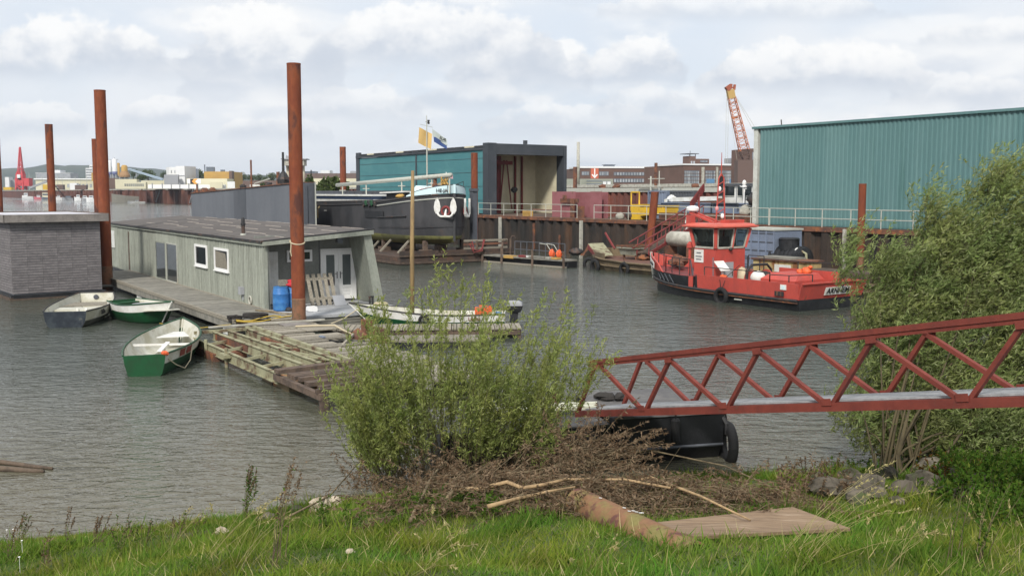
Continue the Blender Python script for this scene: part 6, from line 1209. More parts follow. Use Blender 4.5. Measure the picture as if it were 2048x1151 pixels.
# deck gear aft
W0 = tg(4.4, .3, .47); q = MB(); q.lathe(W0 + Z * .5 - tv * .55, [(.42, 0), (.42, .06), (.2, .07), (.2, 1.0), (.42, 1.01), (.42, 1.07)], 16, tv); q.build('towing_winch', m_red, tug)
q = MB()
for k in range(7): q.torus(W0 + Z * .5 - tv * (.42 - k * .14), .27, .07, tv, 14, 6)
q.tube([W0 - tv * .8 + Z * a for a in (0, .9)] + [W0 - tv * .5 + Z * 1.15, W0 + tv * .5 + Z * 1.15, W0 + tv * .8 + Z * .9, W0 + tv * .8], .06, 8); q.build('winch_chain', m_iron, tug)
q = MB(); q.loft([[tg(x, b_, z_) for x, b_ in ((1.0, -1.1), (1.2, 1.0), (3.2, 1.0), (3.0, -1.1))] for z_ in (.47, 1.15)] + [[tg(x, b_, 1.42) for x, b_ in ((1.2, -.7), (1.3, .7), (2.8, .7), (2.7, -.7))]]); q.build('engine_hatch', m_red, tug)
q = MB(); q.par(tg(.6, 1.2, 1.1), tx * 3.4, tv * .06, (0, 0, .38)); q.build('side_plate', m_red, tug)
q = MB(); q.ell(tg(3.35, -.9, 1.15), .35, .32, .3, 12, 8); q.build('buoy', m_white, tug, smooth=True)
for x, b_, z_, r in ((1.5, .2, 1.5, .24), (1.35, .25, 1.68, .1), (1.8, .1, 1.46, .16), (5.2, -1.2, .95, .24)): q = MB(); q.ell(tg(x, b_, z_), r, r, r * .8, 9, 6, .2); q.build('orange_bundle', m_orange, tug, smooth=True)
q = MB(); q.ell(tg(5.4, .2, .9), .25, .5, .5, 9, 6, .2); q.build('rope_pile', m_rope, tug, smooth=True); q = MB(); q.ell(tg(9.6, 0, 1.5), .5, .45, .3, 9, 6, .25); q.bar(tg(8.8, -.5, 1.35), tg(10.3, .3, 1.55), .2); q.build('anchor_winch', m_rust, tug)
q = MB(); p0, p1 = tg(.2, TB / 2, 1.2), P3(bg(26.5, .1), .8); q.tube([p0, p0.lerp(p1, .5) - Z * .2, p1], .03, 5); q.build('mooring_line', m_roped, None, label='dark mooring line from the red boat stern to the old barge', cat='rope')
# ------------------------------------------------------------------ the far side: town, boats, trees, crane
def fbox(x0, x1, yt, Y, dep, mt, name, lab, cat, d=None, yb=None, group=None, z0=None):
    d = d or hv(75); a = at(x0, 383, Y); L_ = along(a, d, x1); zt = zat(a, yt); zb = zat(a, yb) if yb else (FZ if z0 is None else z0); n = Vector((-d.y, d.x, 0))
    t = thing(name, lab, cat, P3(a, zb), group); q = MB(); q.par(P3(a, zb), d * L_, n * dep, (0, 0, zt - zb)); q.build('wall', mt, t)
    return t, P3(a, zb), d, n, L_, zt - zb
def fwins(B, cols, rows, u0, u1, v0, v1, wf, hf, mt, nm='window', proud=.1):
    t, a, d, n, L_, H = B; w0 = None; cu, cv = L_ * (u1 - u0) / cols, H * (v1 - v0) / rows
    for r in range(rows):
        for c in range(cols):
            P = a + d * (L_ * u0 + cu * (c + (1 - wf) / 2)) - n * proud + Z * (H * v0 + cv * (r + (1 - hf) / 2))
            if w0 is None: q = MB(); q.par(P, d * cu * wf, n * proud * 1.5, (0, 0, cv * hf)); w0 = q.build(nm, mt, t); base = P
            else: inst(w0, t, P - base)
def froof(B, mt, over=.4, h=.5):
    t, a, d, n, L_, H = B; q = MB(); q.par(a - d * over - n * over + Z * H, d * (L_ + 2 * over), n * 12, (0, 0, h)); q.build('roof', mt, t)
def foliage(name, P, rx, ry, rz_, nl, ls, mt, parent, up=.5, lumps=9):
    c = []; 
    for _ in range(lumps):
        v_ = NR.normal(size=3); v_ /= np.linalg.norm(v_); k = NR.uniform(.35, .72); c.append((v_ * k * np.array([rx, ry, rz_]), NR.uniform(.34, .55)))
    n = nl // lumps; pts = []
    for o, k in c:
        v_ = NR.normal(size=(n, 3)); v_ /= np.linalg.norm(v_, axis=1)[:, None]; v_ *= NR.uniform(.55, 1.05, (n, 1)); pts.append(o + v_ * k * np.array([rx, ry, rz_]))
    p = np.concatenate(pts) + np.array(P)
    leaves(name, p, NR.normal(size=(len(p), 3)) + np.array([0, 0, up]), NR.uniform(.6, 1.3, len(p)) * ls, .6, mt, parent)
def leaves(name, p, d, L_, wr, mt, parent=None, kind=None, **k):
    d = d / (np.linalg.norm(d, axis=1)[:, None] + 1e-9); r = NR.normal(size=d.shape); s = np.cross(d, r); s /= (np.linalg.norm(s, axis=1)[:, None] + 1e-9); nn = np.cross(d, s)
    L_ = np.asarray(L_)[:, None]; w_ = L_ * wr / 2; mid = p + d * L_ * .45 + nn * L_ * .05
    v_ = np.stack([p, mid + s * w_, p + d * L_, mid - s * w_], 1).reshape(-1, 3)
    return fast(name, v_, np.arange(len(p) * 4).reshape(-1, 4), mt, parent, kind, **k)
def tree(x, yt, yb, wpx, Y, lab, grp='trees on the far shore', zb=None, nl=900):
    a = at(x, 383, Y); zt, z0 = zat(a, yt), (zat(a, yb) if zb is None else zb); s = Y / F; w_ = wpx * s / 2; t = thing('tree', lab, 'tree', P3(a, z0), grp)
    h = zt - z0; q = MB(); q.tube([P3(a, min(z0, FZ - .5)), P3(a, z0 + h * .5), P3(a, z0 + h * .8)], [w_ * .1, w_ * .07, w_ * .02], 6); q.build('trunk', m_bark, t)
    foliage('crown', P3(a, z0 + h * .52), w_ * 1.05, w_ * .9, h * .52, nl, max(.5, w_ * .2), m_tree, t)
fh = hv(-33.2 + 180)
for x, yt, yb, w_, Y, lab in ((297, 337, 360, 34, 560, 'round dark tree behind the conveyor'), (284, 350, 364, 22, 470, 'low pale bush tree under the conveyor'), (268, 334, 356, 18, 620, 'small dark tree behind the fat orange silo'), (395, 339, 360, 36, 520, 'spreading tree between the white block and the ochre building'), (332, 343, 360, 20, 640, 'small tree left of the white block'), (472, 350, 366, 22, 600, 'tree right of the ochre building'), (486, 346, 364, 18, 620, 'slim tree in the row right of the ochre building'), (502, 349, 365, 20, 610, 'third tree in the far row'), (518, 347, 365, 18, 600, 'fourth tree in the far row'), (540, 347, 366, 26, 590, 'broad tree at the right end of the far row'), (624, 355, 380, 26, 150, 'bush left of the post behind the dock'), (652, 356, 384, 40, 140, 'broad bush behind the grey dock wall'), (678, 352, 384, 30, 135, 'taller bush beside the far rusty pile'), (531, 366, 378, 22, 330, 'small bush above the dock wall')):
    tree(x, yt, yb, w_, Y, lab, zb=(QZ if Y < 200 else None), nl=1500 if Y < 200 else 900)
# left town
B = fbox(73, 142, 346, 1500, 30, m_greyf, 'apartment_block', 'long pale apartment block below the wooded hill', 'building', hv(88)); fwins(B, 14, 5, .02, .98, .3, .95, .5, .5, m_win); froof(B, m_whitef)
fbox(97, 122, 340, 1520, 20, m_whitef, 'tower_block', 'white upper storey standing behind the long apartment block', 'building', hv(88))
B = fbox(173, 186, 336, 900, 25, m_whitef, 'office_block', 'blue and white gridded office block beside the shed corner pile', 'building', hv(85)); fwins(B, 6, 7, .03, .97, .15, .98, .72, .6, m_wing)
B = fbox(181, 200, 330, 915, 25, m_whitef, 'office_block', 'taller stepped part of the gridded office block', 'building', hv(85)); fwins(B, 8, 8, .03, .97, .2, .98, .72, .6, m_wing)
fbox(184, 193, 345, 700, 10, m_ochre, 'yellow_hopper', 'yellow box hopper just left of the shed corner pile', 'hopper', yb=362)
B = fbox(72, 192, 359, 780, 25, m_creamf, 'long_shed', 'long low cream shed with a thin white roof', 'building', hv(80)); froof(B, m_clean, 1, .9)
B = fbox(130, 192, 363, 700, 20, m_creamf, 'low_warehouse', 'beige low warehouse behind the moored boats', 'building', hv(75)); fwins(B, 7, 1, .05, .9, .2, .8, .6, .7, m_win)
fbox(11, 19, 354, 720, 12, m_whitef, 'white_tower', 'narrow white tower at the far left end of the quay', 'building'); fbox(19, 31, 360, 725, 16, m_greyf, 'grey_shed', 'grey shed between the white tower and the red crane', 'building'); fbox(7, 23, 374, 700, 10, m_yellow, 'yellow_container', 'yellow container at the far left end of the quay', 'container')
fbox(86, 97, 369, 640, 6, m_yellow, 'yellow_digger', 'small yellow machine left of the middle far pile', 'machine'); fbox(113, 126, 369, 620, 8, m_brownf, 'brown_container', 'reddish brown container right of the far pile', 'container'); fbox(140, 154, 366, 640, 8, m_whitef, 'white_cabin', 'small white cabin on the far quay', 'cabin'); fbox(150, 172, 370, 600, 8, m_brownf, 'brown_store', 'low brown store on the far quay', 'building')
# red harbour crane
a = at(43, 383, 640); s = 640 / F; t = thing('harbour_crane', 'tall red lattice crane on the far quay at the left', 'crane', P3(a, FZ)); zz_ = lambda y: zat(a, y)
def lattice(p0, p1, w0, w1, n, th, mt, t, nm, up=None):
    p0, p1 = Vector(p0), Vector(p1); d = (p1 - p0).normalized(); x = d.cross(Vector((0, 1, 0))).normalized(); y = x.cross(d).normalized(); q = MB(); R_ = []
    for i in range(n + 1): k = i / n; c = p0.lerp(p1, k); w_ = w0 + (w1 - w0) * k; R_.append([c + x * w_ * a_ / 2 + y * w_ * b_ / 2 for a_, b_ in ((-1, -1), (1, -1), (1, 1), (-1, 1))])
    for c in range(4): q.bar(R_[0][c], R_[n][c], th)
    for i in range(n):
        for c in range(4): q.bar(R_[i][c], R_[i + 1][(c + 1) % 4] if i % 2 else R_[i + 1][c], th * .6); q.bar(R_[i + (i % 2)][c], R_[i + 1 - (i % 2)][(c + 1) % 4], th * .6)
    return q.build(nm, mt, t)
m_crane = mat('far_crane_red', (.50, .06, .07), .7, bump=0)
lattice(P3(a, zz_(345)), P3(at(44, 383, 640), zz_(294)), 8 * s, 1.6 * s, 12, .42, m_crane, t, 'boom'); lattice(P3(a, FZ), P3(a, zz_(343)), 15 * s, 9 * s, 5, .8, m_crane, t, 'tower')
q = MB(); q.par(P3(a, zz_(372)) - Vector((3, 2, 0)), (9, 0, 0), (0, 5, 0), (0, 0, 5)); q.par(P3(a, zz_(360)) - Vector((2.4, 2, 0)), (4.6, 0, 0), (0, 4, 0), (0, 0, 4)); q.build('machine_house', m_crane, t)
q = MB(); q.par(P3(a, zz_(356)) - Vector((1, 3, 0)), (2, 0, 0), (0, 2, 0), (0, 0, 2.2)); q.build('cab', m_whitef, t)
q = MB(); q.bar(P3(at(60, 383, 620), zat(a, 376)), P3(at(95, 383, 620), zat(a, 363)), 1.2); q.build('grey_conveyor', m_greyf, None, label='small grey conveyor beside the red crane', cat='conveyor')
# silos
def silo(x0, x1, yt, yb, Y, mt, lab, cone=None, m2=None):
    a, b = at(x0, 383, Y), at(x1, 383, Y); c = (a + b) / 2; r = (b.x - a.x) / 2; zt, zb = zat(c, yt), zat(c, yb); t = thing('silo', lab, 'silo', P3(c, zb), 'silos on the far shore'); k = .28 if m2 else 0
    q = MB(); q.lathe(P3(c, zb + (zt - zb) * k), [(r, 0), (r, (zt - zb) * (1 - k)), (r * .6, (zt - zb) * (1 - k) + r * .5)], 16); q.build('shell', mt, t, smooth=True, auto=40)
    if m2: q = MB(); q.lathe(P3(c, zb), [(r * .4, 0), (r * 1.01, (zt - zb) * .16), (r * 1.01, (zt - zb) * k)], 16); q.build('base_band', m2, t)
    if zb > FZ + .3:
        q = MB()
        for i in range(4): q.bar(Vector((c.x + r * .7 * (-1) ** i, c.y + r * .7 * (-1) ** (i // 2), FZ)), Vector((c.x + r * .7 * (-1) ** i, c.y + r * .7 * (-1) ** (i // 2), zb + (zt - zb) * .1)), .5)
        q.build('leg', m_greyf, t)
    return t
m_purp = mat('blue_band', (.16, .18, .33), .7, bump=0)
silo(218, 225, 322, 352, 520, m_whitef, 'white silo half hidden by the shed corner pile', m2=m_purp); silo(226.5, 236, 320, 352, 515, m_whitef, 'tall white silo with a blue band', m2=m_purp); silo(236, 241.5, 327, 352, 525, m_ochre, 'slim ochre silo behind the white silo')
t = silo(244.5, 256.5, 333, 346, 500, m_ochre, 'fat ochre silo with a wide rusty skirt'); a = at(250.5, 383, 500); q = MB(); q.lathe(P3(a, zat(a, 354)), [(2.6, 0), (2.6, 1.0), (1.55, 3.0)], 14); q.build('skirt', mat('silo_skirt', (.30, .18, .09), .8, bump=0), t)
q = MB(); a = at(231.5, 383, 515); q.bar(P3(a, zat(a, 320)), P3(a, zat(a, 315)), .3); q.bar(P3(a, zat(a, 319)) - Vector((4, 0, 0)), P3(a, zat(a, 319)) + Vector((2, 0, 0)), .25); q.build('silo_top_rail', m_greyf, None, label='rail and vent on top of the white silos', cat='rail')
q = MB(); q.bar(at(257, 338, 505), at(326, 359, 480), .9, .9); cv = q.build('belt_gallery', m_ppale if False else mat('conveyor_blue', (.30, .38, .46), .6, bump=0), thing('conveyor', 'long pale blue conveyor gallery sloping down from the silos', 'conveyor', at(290, 350, 490)))
q = MB(); a = at(272.5, 346, 498); q.bar(a, P3(a, FZ), .4); q.build('support_leg', m_greyf, cv.parent)
# white plant, ochre building, cream sheds
B = fbox(339, 356, 334, 430, 10, m_whitef, 'white_plant', 'white stepped plant building, front part', 'building', hv(65)); fwins(B, 2, 2, .1, .9, .3, .95, .25, .4, m_win); B2 = fbox(353, 370.5, 332, 426, 12, m_whitef, 'white_plant', 'white plant building, windowless right part', 'building', hv(95)); q = MB(); q.par(B2[1] + Z * B2[5] * .55 - B2[3] * .1, B2[2] * B2[4], B2[3] * .1, (0, 0, .4)); q.build('band', m_greyf, B2[0])
fbox(329, 357, 349, 415, 8, m_greyf, 'grey_annex', 'grey annex in front of the white plant', 'building'); fbox(370, 396, 337, 460, 14, m_wing, 'dark_block', 'dark grey block right of the white plant', 'building')
B = fbox(409, 464, 343, 430, 20, m_ochre, 'ochre_building', 'ochre yellow building with roof machinery', 'building', hv(88)); q = MB(); q.par(B[1] + B[2] * 1 + Z * B[5], B[2] * 3, B[3] * 3, (0, 0, 2.0)); q.bar(B[1] + B[2] * .4 + Z * B[5], B[1] + B[2] * .4 + Z * (B[5] + 3), .4); q.par(B[1] + B[2] * 7 + Z * B[5], B[2] * 1.5, B[3] * 2, (0, 0, .8)); q.build('roof_machinery', m_wing, B[0]); q = MB(); q.par(B[1] + B[2] * (B[4] - 1) - B[3] * .2, B[2] * 1.2, B[3] * 4, (0, 0, B[5] + .3)); q.build('end_wall', m_brownf, B[0])
fbox(217, 232, 356, 455, 12, m_brownf, 'brick_shed', 'small red brick shed at the foot of the silos', 'building'); fbox(231, 274, 358, 450, 12, m_creamf, 'cream_shed', 'tall cream shed right of the brick shed', 'building')
B = fbox(247, 292, 364, 425, 8, m_creamf, 'cream_office', 'low cream office with a row of dark windows', 'building'); fwins(B, 10, 1, .04, .92, .3, .85, .5, .7, m_wing)
fbox(283, 330, 361, 440, 14, m_creamf, 'cream_hall', 'cream hall under the end of the conveyor', 'building'); fbox(328, 375, 357.5, 425, 14, m_creamf, 'cream_hall', 'cream hall left of the arrow sign', 'building')
B = fbox(374, 455, 357, 412, 14, m_creamf, 'cream_hall', 'cream hall carrying the black and orange arrow sign', 'building', hv(85)); t, a, d, n, L_, H = B
def sx(x): return along(a, d, x)
za, zb = zat(a, 367.5), zat(a, 357.6)
q = MB(); q.par(P3(a + d * sx(375) - n * .1, za), d * (sx(402) - sx(375)), n * .09, (0, 0, zb - za)); sg_ = q.build('sign_panel', m_clean, t); q = MB(); q.par(P3(a + d * sx(381) - n * .16, za), d * (sx(391) - sx(381)), n * .05, (0, 0, zb - za)); q.build('black_field', m_black, sg_)
q = MB(); h = zb - za; x0, x1, x2 = sx(384), sx(389), sx(396); pts = [(x0, .5), (x1, 1), (x2, 1), (x1 + .3, .5), (x2, 0), (x1, 0)]; q.prism([P3(a + d * x - n * .2, za + h * k) for x, k in pts], n * .03); q.build('orange_arrow', mat('sign_orange', (.75, .33, .06), .6, bump=0), sg_)
B = fbox(296, 450, 369, 405, 3, m_clean, 'white_wall', 'long low white wall along the top of the far quay', 'wall', hv(84)); 
for x, w_ in zip((305, 325, 343, 360, 378, 396), ('right behind the first bay of the white wall', 'second along the white wall', 'below the grey annex', 'below the white plant', 'left of the arrow sign', 'right of the arrow sign')): q = MB(); p = at(x, 383, 400); q.bar(P3(p, FZ), P3(p, zat(p, 366)), .35); q.build('lamp_post', m_greyf, None, label='thin post on the far quay edge, ' + w_, cat='post', group='thin posts on the far quay edge')
fbox(440, 560, 361, 560, 30, m_brownf, 'brown_hall', 'long brown roofed hall behind the grey dock wall', 'building', hv(92)); fbox(455, 470, 363, 390, 5, m_whitef, 'white_van', 'white van shape parked above the dock wall', 'vehicle'); fbox(420, 445, 364, 400, 6, m_creamf, 'cream_cabin', 'cream cabin right of the arrow sign hall', 'cabin'); fbox(500, 530, 369, 380, 5, m_cabw, 'pale_container', 'pale container beyond the dock wall', 'container')
fbox(608, 716, 346.5, 640, 30, m_brownf, 'brown_hall', 'long brown hall between the tallest pile and the hangar', 'building', hv(92)); fbox(620, 716, 357, 520, 20, m_creamf, 'cream_hall', 'low cream hall behind the bushes and the far rusty pile', 'building', hv(92)); fbox(642, 660, 340.5, 700, 10, m_whitef, 'roof_light', 'white roof structure beyond the brown hall', 'building', hv(92)); fbox(701, 716, 342, 680, 10, m_greyf, 'roof_house', 'grey roof structure beside the hangar edge', 'building', hv(92)); fbox(610, 630, 342.5, 690, 10, m_wing, 'roof_house', 'dark roof structure right of the tallest pile', 'building', hv(92))
q = MB(); a = at(623, 383, 200); q.bar(P3(a, QZ), P3(a, zat(a, 340)), .22); q.build('thin_post', m_iron, None, label='thin dark post above the dock wall end', cat='post')
# grain tower behind the tallest pile
t, a, d, n, L_, H = fbox(569, 609, 319, 300, 5, m_conc, 'grain_tower', 'pale concrete silo tower half hidden behind the tallest pile', 'silo tower', hv(88), yb=331); s0 = None
for k in range(5): q = MB(); c = a + d * (L_ * (.12 + .19 * k)) + n * 2.4; q.lathe(P3(c, FZ), [(.56, 0), (.56, a.z - FZ)], 12); q.build('silo_column', mat('silo_tan', (.40, .36, .28), .85, bump=0) if k == 0 else bpy.data.materials['silo_tan'], t, smooth=True)
q = MB(); q.par(a - d * .8 - n * .5 + Z * H, d * (L_ + 1.6), n * 6, (0, 0, .3)); q.bar(a + d * .8 + Z * H, a + d * .8 + Z * (H + 1.4), .12); q.bar(a + d * 2 + Z * H, a + d * 2 + Z * (H + 2), .1); q.par(a + d * .6 + Z * (H + .3), d * 1.8, n * 2, (0, 0, .8)); q.build('roof', m_greyf, t)
# boats along the far quay
def fboat(x0, x1, yw, hh, mt, lab, cabin=None, mc=None, cab='boat', name='moored_boat', roof=None):
    a = gp(x0, yw, 0); d = hv(80); L_ = along(a, d, x1); n = Vector((-d.y, d.x, 0)); w_ = min(3.5, L_ * .35); t = thing(name, lab, cab, a, 'boats moored along the far quay')
    q = MB(); q.loft([[a + d * (L_ * u) + n * (w_ / 2 - w_ / 2 * k * f) + Z * z for k, z, f in ((1, hh * (1 + .5 * (1 - u) ** 2), 1), (.7, -.2, 1), (-.7, -.2, 1), (-1, hh * (1 + .5 * (1 - u) ** 2), 1))] for u, k_ in ((0, .05), (.15, .6), (.4, 1), (1, .85)) for k in [k_]], True) if False else q.loft([[a + d * (L_ * u) + n * (w_ / 2 + w_ / 2 * s_ * k) + Z * z for s_, z in ((-1, hh * (1 + .6 * (1 - u) ** 2)), (-.7, -.2), (.7, -.2), (1, hh * (1 + .6 * (1 - u) ** 2)))] for u, k in ((0, .05), (.15, .6), (.4, 1), (1, .85))], True); q.build('hull', mt, t)
    if cabin:
        u0, u1, h = cabin; q = MB(); q.par(a + d * L_ * u0 + n * w_ * .2 + Z * hh, d * L_ * (u1 - u0), n * w_ * .6, (0, 0, h)); c_ = q.build('cabin', mc or m_whitef, t)
        q = MB(); q.par(a + d * (L_ * u0 + .2) + n * (w_ * .2 - .04) + Z * (hh + h * .45), d * (L_ * (u1 - u0) - .4), n * .05, (0, 0, h * .35)); q.build('cabin_window', m_wing, t)
        if roof:
            q = MB(); p = a + d * (L_ * u0 - .3) + n * w_ * .1 + Z * (hh + h); e = d * (L_ * (u1 - u0) + .6); q.prism([p, p + n * w_ * .8, p + n * w_ * .4 + Z * 1.4], e) if roof == 1 else q.prism([p, p + e, p + e * .5 + Z * 1.6], n * w_ * .8); q.build('roof', m_brownf if roof == 1 else m_greyf, t)
    return t
fboat(43, 66, 397.5, 1.6, m_whitef, 'white tug like boat below the red crane', (.2, .5, 2.6)); fboat(67, 83, 398.5, 1.2, mat('boat_pink', (.5, .14, .17), .6, bump=0), 'pinkish boat beside the white tug like boat', (.4, .8, 1.5)); fboat(82, 98, 398.5, 1.2, m_wing, 'dark hulled boat with a cream cabin', (.15, .95, 3.2), m_creamf); fboat(110, 124, 399.5, 1.4, m_whitef, 'white boat right of the middle far pile', (.3, .7, 1.5)); fboat(124, 146, 400, 1.2, m_greyf, 'grey low boat in the far row', (.3, .8, 1.4), m_wing); fboat(148, 162, 401, 1.4, m_whitef, 'white cabin boat in the far row', (.35, .8, 1.9)); fboat(163, 176, 401.5, 1.2, m_greyf, 'grey boat under the red roofed houseboat', (.2, .8, 1.6)); fboat(172, 192, 403.5, 1.5, m_whitef, 'white boat nearest the shed corner pile', (.3, .7, 1.6))
fboat(153, 176, 396, .8, m_brownf, 'houseboat with a red brown roof', (.05, .95, 2.0), m_brownf, 'houseboat', 'far_houseboat', 1); fboat(219, 236, 402, .9, m_wing, 'small cream houseboat with a pointed roof', (.05, .95, 2.8), m_creamf, 'houseboat', 'far_houseboat', 2); fboat(235, 272, 401, .9, m_wing, 'white two storey houseboat with dark windows', (.05, .95, 4.4), m_whitef, 'houseboat', 'far_houseboat'); fboat(222, 290, 404.5, 2.6, m_woodg, 'grey timber clad float in front of the white houseboat', None, None, 'float', 'timber_float'); fboat(254, 290, 405.5, .55, m_clean, 'white open speedboat before the timber float', (.45, .6, .7))
for x, yt, yb in ((60, 345, 395), (74, 350, 396), (86, 352, 397), (117, 350, 398), (126, 355, 398), (152, 352, 398), (163, 358, 399), (175, 352, 400), (28, 358, 392)): P = gp(x, yb, 0); q = MB(); q.bar(P + Z * .5, P3(P, zat(P, yt)), .22); q.build('boat_mast', m_rail, None, label='thin pale mast on the far quay boats, ' + {60: 'on the white tug like boat', 74: 'on the pinkish boat', 86: 'on the dark hulled boat', 117: 'right of the middle pile', 126: 'on the grey low boat', 152: 'at the red roofed houseboat', 163: 'on the white cabin boat', 175: 'by the boat nearest the shed corner pile', 28: 'left of the red crane'}[x], cat='mast', group='thin masts along the far quay')
q = MB(); a, b = gp(108, 385, 2), gp(128, 395, 1); q.bar(at(109, 369, 560), P3(gp(128, 396, 0), 1.2), .8, .3); q.build('white_gangway', m_whitef, None, label='white gangway sloping down from the far quay to the boats', cat='gangway')
for x0, x1, yb in ((322, 312, 402), (388, 380, 405)):
    w_ = 'in its ribbed stretch' if x0 < 350 else 'next to the grey dock wall'
    q = MB(); p = A0; a = on(A0 - V * 2, U, x0); b = on(A0 - V * 2.4, U, x1); q.bar(P3(a, FZ), P3(b, .5), .5, .3); q.build('access_ladder', m_greyf, None, label='grey slanting access stair down the far quay wall, ' + w_, cat='stair', group='slanting stairs on the far quay wall')
# brick factory with the arrow banner, link block, tall windowed factory with turret
B1 = fbox(1160, 1301, 336, 262, 16, m_brick, 'brick_factory', 'brown brick factory with two rows of windows and an orange arrow banner', 'building', hv(80)); t, a, d, n, L_, H = B1
def bw_(B, x0, x1, y0, y1, cols, mt=m_win, fr=.62, mull=0):
    t, a, d, n, L_, H = B; s0, s1 = along(a, d, x0), along(a, d, x1); za, zb = zat(a + d * s0, y1), zat(a + d * s0, y0); q = MB(); q.par(P3(a + d * s0 - n * .06, za), d * (s1 - s0), n * .08, (0, 0, zb - za)); g = q.build('window_band', m_wing, t); w0 = None; cu = (s1 - s0) / cols
    for c in range(cols):
        P = P3(a + d * (s0 + cu * (c + (1 - fr) / 2)) - n * .1, za + .12)
        if w0 is None: q = MB(); q.par(P, d * cu * fr, n * .05, (0, 0, zb - za - .24)); w0 = q.build('window', mt, t); base = P
        else: inst(w0, t, P - base)
for y0, y1 in ((344, 351), (357, 365)): bw_(B1, 1227, 1294, y0, y1, 12)
bw_(B1, 1163, 1178, 343, 350.5, 3); bw_(B1, 1198, 1217, 343, 351, 4)
froof(B1, m_whitef, .2, .45); q = MB(); s0, s1 = along(a, d, 1181), along(a, d, 1196.5); za, zb = zat(a, 357), zat(a, 336.5); q.par(P3(a + d * s0 - n * .2, za), d * (s1 - s0), n * .1, (0, 0, zb - za)); ban = q.build('banner', mat('banner_orange', (.50, .13, .075), .7, bump=0), t)
q = MB(); c = P3(a + d * (s0 + s1) / 2 - n * .26, za); w_ = s1 - s0; h = zb - za; q.par(c - d * w_ * .07 + Z * h * .2, d * w_ * .14, n * .04, (0, 0, h * .78)); q.prism([c + Z * h * .02, c + d * w_ * .42 + Z * h * .38, c + d * w_ * .28 + Z * h * .44, c + Z * h * .22, c - d * w_ * .28 + Z * h * .44, c - d * w_ * .42 + Z * h * .38], n * .04); q.build('white_arrow', m_clean, ban)
q = MB(); q.par(a + d * L_ * .38 + Z * (H + .45) + n * 2, d * 2.6, n * 2, (0, 0, .5)); q.par(a + d * L_ * .36 + Z * (H + .9) + n * 1.8, d * 3.2, n * 2.4, (0, 0, .12)); q.build('roof_vent', m_wing, t)
B = fbox(1120, 1226, 357.5, 240, 12, mat('far_sage_shed', (.27, .28, .24), .8, bump=0), 'low_shed', 'low grey green shed in front of the brick factory', 'building', hv(88)); bw_(B, 1173, 1204, 361, 363, 1, m_whitef, 1); bw_(B, 1173, 1204, 367, 369, 1, m_whitef, 1); bw_(B, 1205, 1222, 362, 374, 2, m_whitef, .8)
fbox(1128, 1159, 342, 300, 8, m_brick, 'brick_annex', 'dark brick annex between the hangar and the white chimney', 'building')
q = MB(); a = at(1156, 383, 230); q.tube([P3(a, FZ), P3(a, zat(a, 284))], [.38, .34], 12); q.build('white_chimney', m_conc, None, smooth=True, label='slim white chimney right of the hangar', cat='chimney')
B = fbox(1300, 1368, 348, 275, 12, m_brick, 'link_block', 'low brown brick link between the two factories', 'building', hv(82)); bw_(B, 1317, 1330, 358, 366, 3); bw_(B, 1345, 1358, 360, 368, 3); froof(B, m_greyf, .2, .3)
q = MB(); t, a, d, n, L_, H = B; q.par(a + d * L_ * .28 + Z * (H + .3), d * 1.5, n * 2, (0, 0, .5)); q.build('roof_vent', m_wing, t)
B3 = fbox(1366, 1516, 330, 215, 18, m_brick, 'window_factory', 'brown brick factory with tall gridded windows and pale pilasters', 'building', hv(70)); t, a, d, n, L_, H = B3
for x0, x1 in ((1368, 1398), (1410, 1430), (1437, 1466), (1478, 1498)): bw_(B3, x0, x1, 341, 368, 8 if x1 - x0 > 22 else 6, m_win, .68)
for x0, x1 in ((1402, 1407), (1431, 1434.5), (1468, 1473)): s0, s1 = along(a, d, x0), along(a, d, x1); q = MB(); q.par(P3(a + d * s0 - n * .3, FZ), d * (s1 - s0), n * .3, (0, 0, zat(a + d * s0, 334) - FZ)); q.build('pilaster', m_conc, t)
for y in (347, 354, 361): q = MB(); q.par(P3(a - n * .13, zat(a, y)), d * along(a, d, 1499), n * .03, (0, 0, .1)); q.build('glazing_bar', m_brick, t)
for x0, x1 in ((1412, 1428), (1458, 1466)): s0, s1 = along(a, d, x0), along(a, d, x1); q = MB(); q.par(P3(a + d * s0 - n * .16, zat(a, 366)), d * (s1 - s0), n * .04, (0, 0, .9)); q.build('blue_pane', mat('blue_pane', (.10, .22, .38), .5, bump=0), t)
froof(B3, m_whitef, .2, .3)
tt, a2, d2, n2, L2, H2 = fbox(1378, 1390.5, 312, 224, 3, m_brick, 'brick_turret', 'small brick turret with a flat canopy on the windowed factory', 'turret', hv(70), yb=331); q = MB(); q.par(a2 - d2 * .5 - n2 * .5 + Z * (H2 + .45), d2 * (L2 + 1), n2 * 4, (0, 0, .14)); q.bar(a2 + d2 * .7 + n2 + Z * H2, a2 + d2 * .7 + n2 + Z * (H2 + 1.2), .1)
for k in (0, L2 - .15): q.par(a2 + d2 * k + Z * H2, d2 * .12, n2 * .12, (0, 0, .5))
q.build('canopy', m_greyd, tt)
for k in (.2, .6): q = MB(); q.par(a2 + d2 * L2 * k - n2 * .05 + Z * .2, d2 * .4, n2 * .05, (0, 0, .8)); q.build('window', m_win, tt)
B = fbox(1390.5, 1417, 317.5, 228, 5, m_brick, 'brick_roof_house', 'long brick roof house beside the turret', 'roof house', hv(75), yb=329); bw_(B, 1400, 1415, 320.5, 325, 4); fbox(1463, 1500, 316, 235, 4, m_greyf, 'roof_cabin', 'pale glazed roof cabin on the windowed factory', 'roof house', hv(75), yb=326)
B = fbox(1499, 1520, 297, 200, 8, m_brick, 'brick_tower', 'taller brick block beside the warehouse corner', 'building', hv(75)); bw_(B, 1503, 1512, 304, 340, 1, m_win, .8)
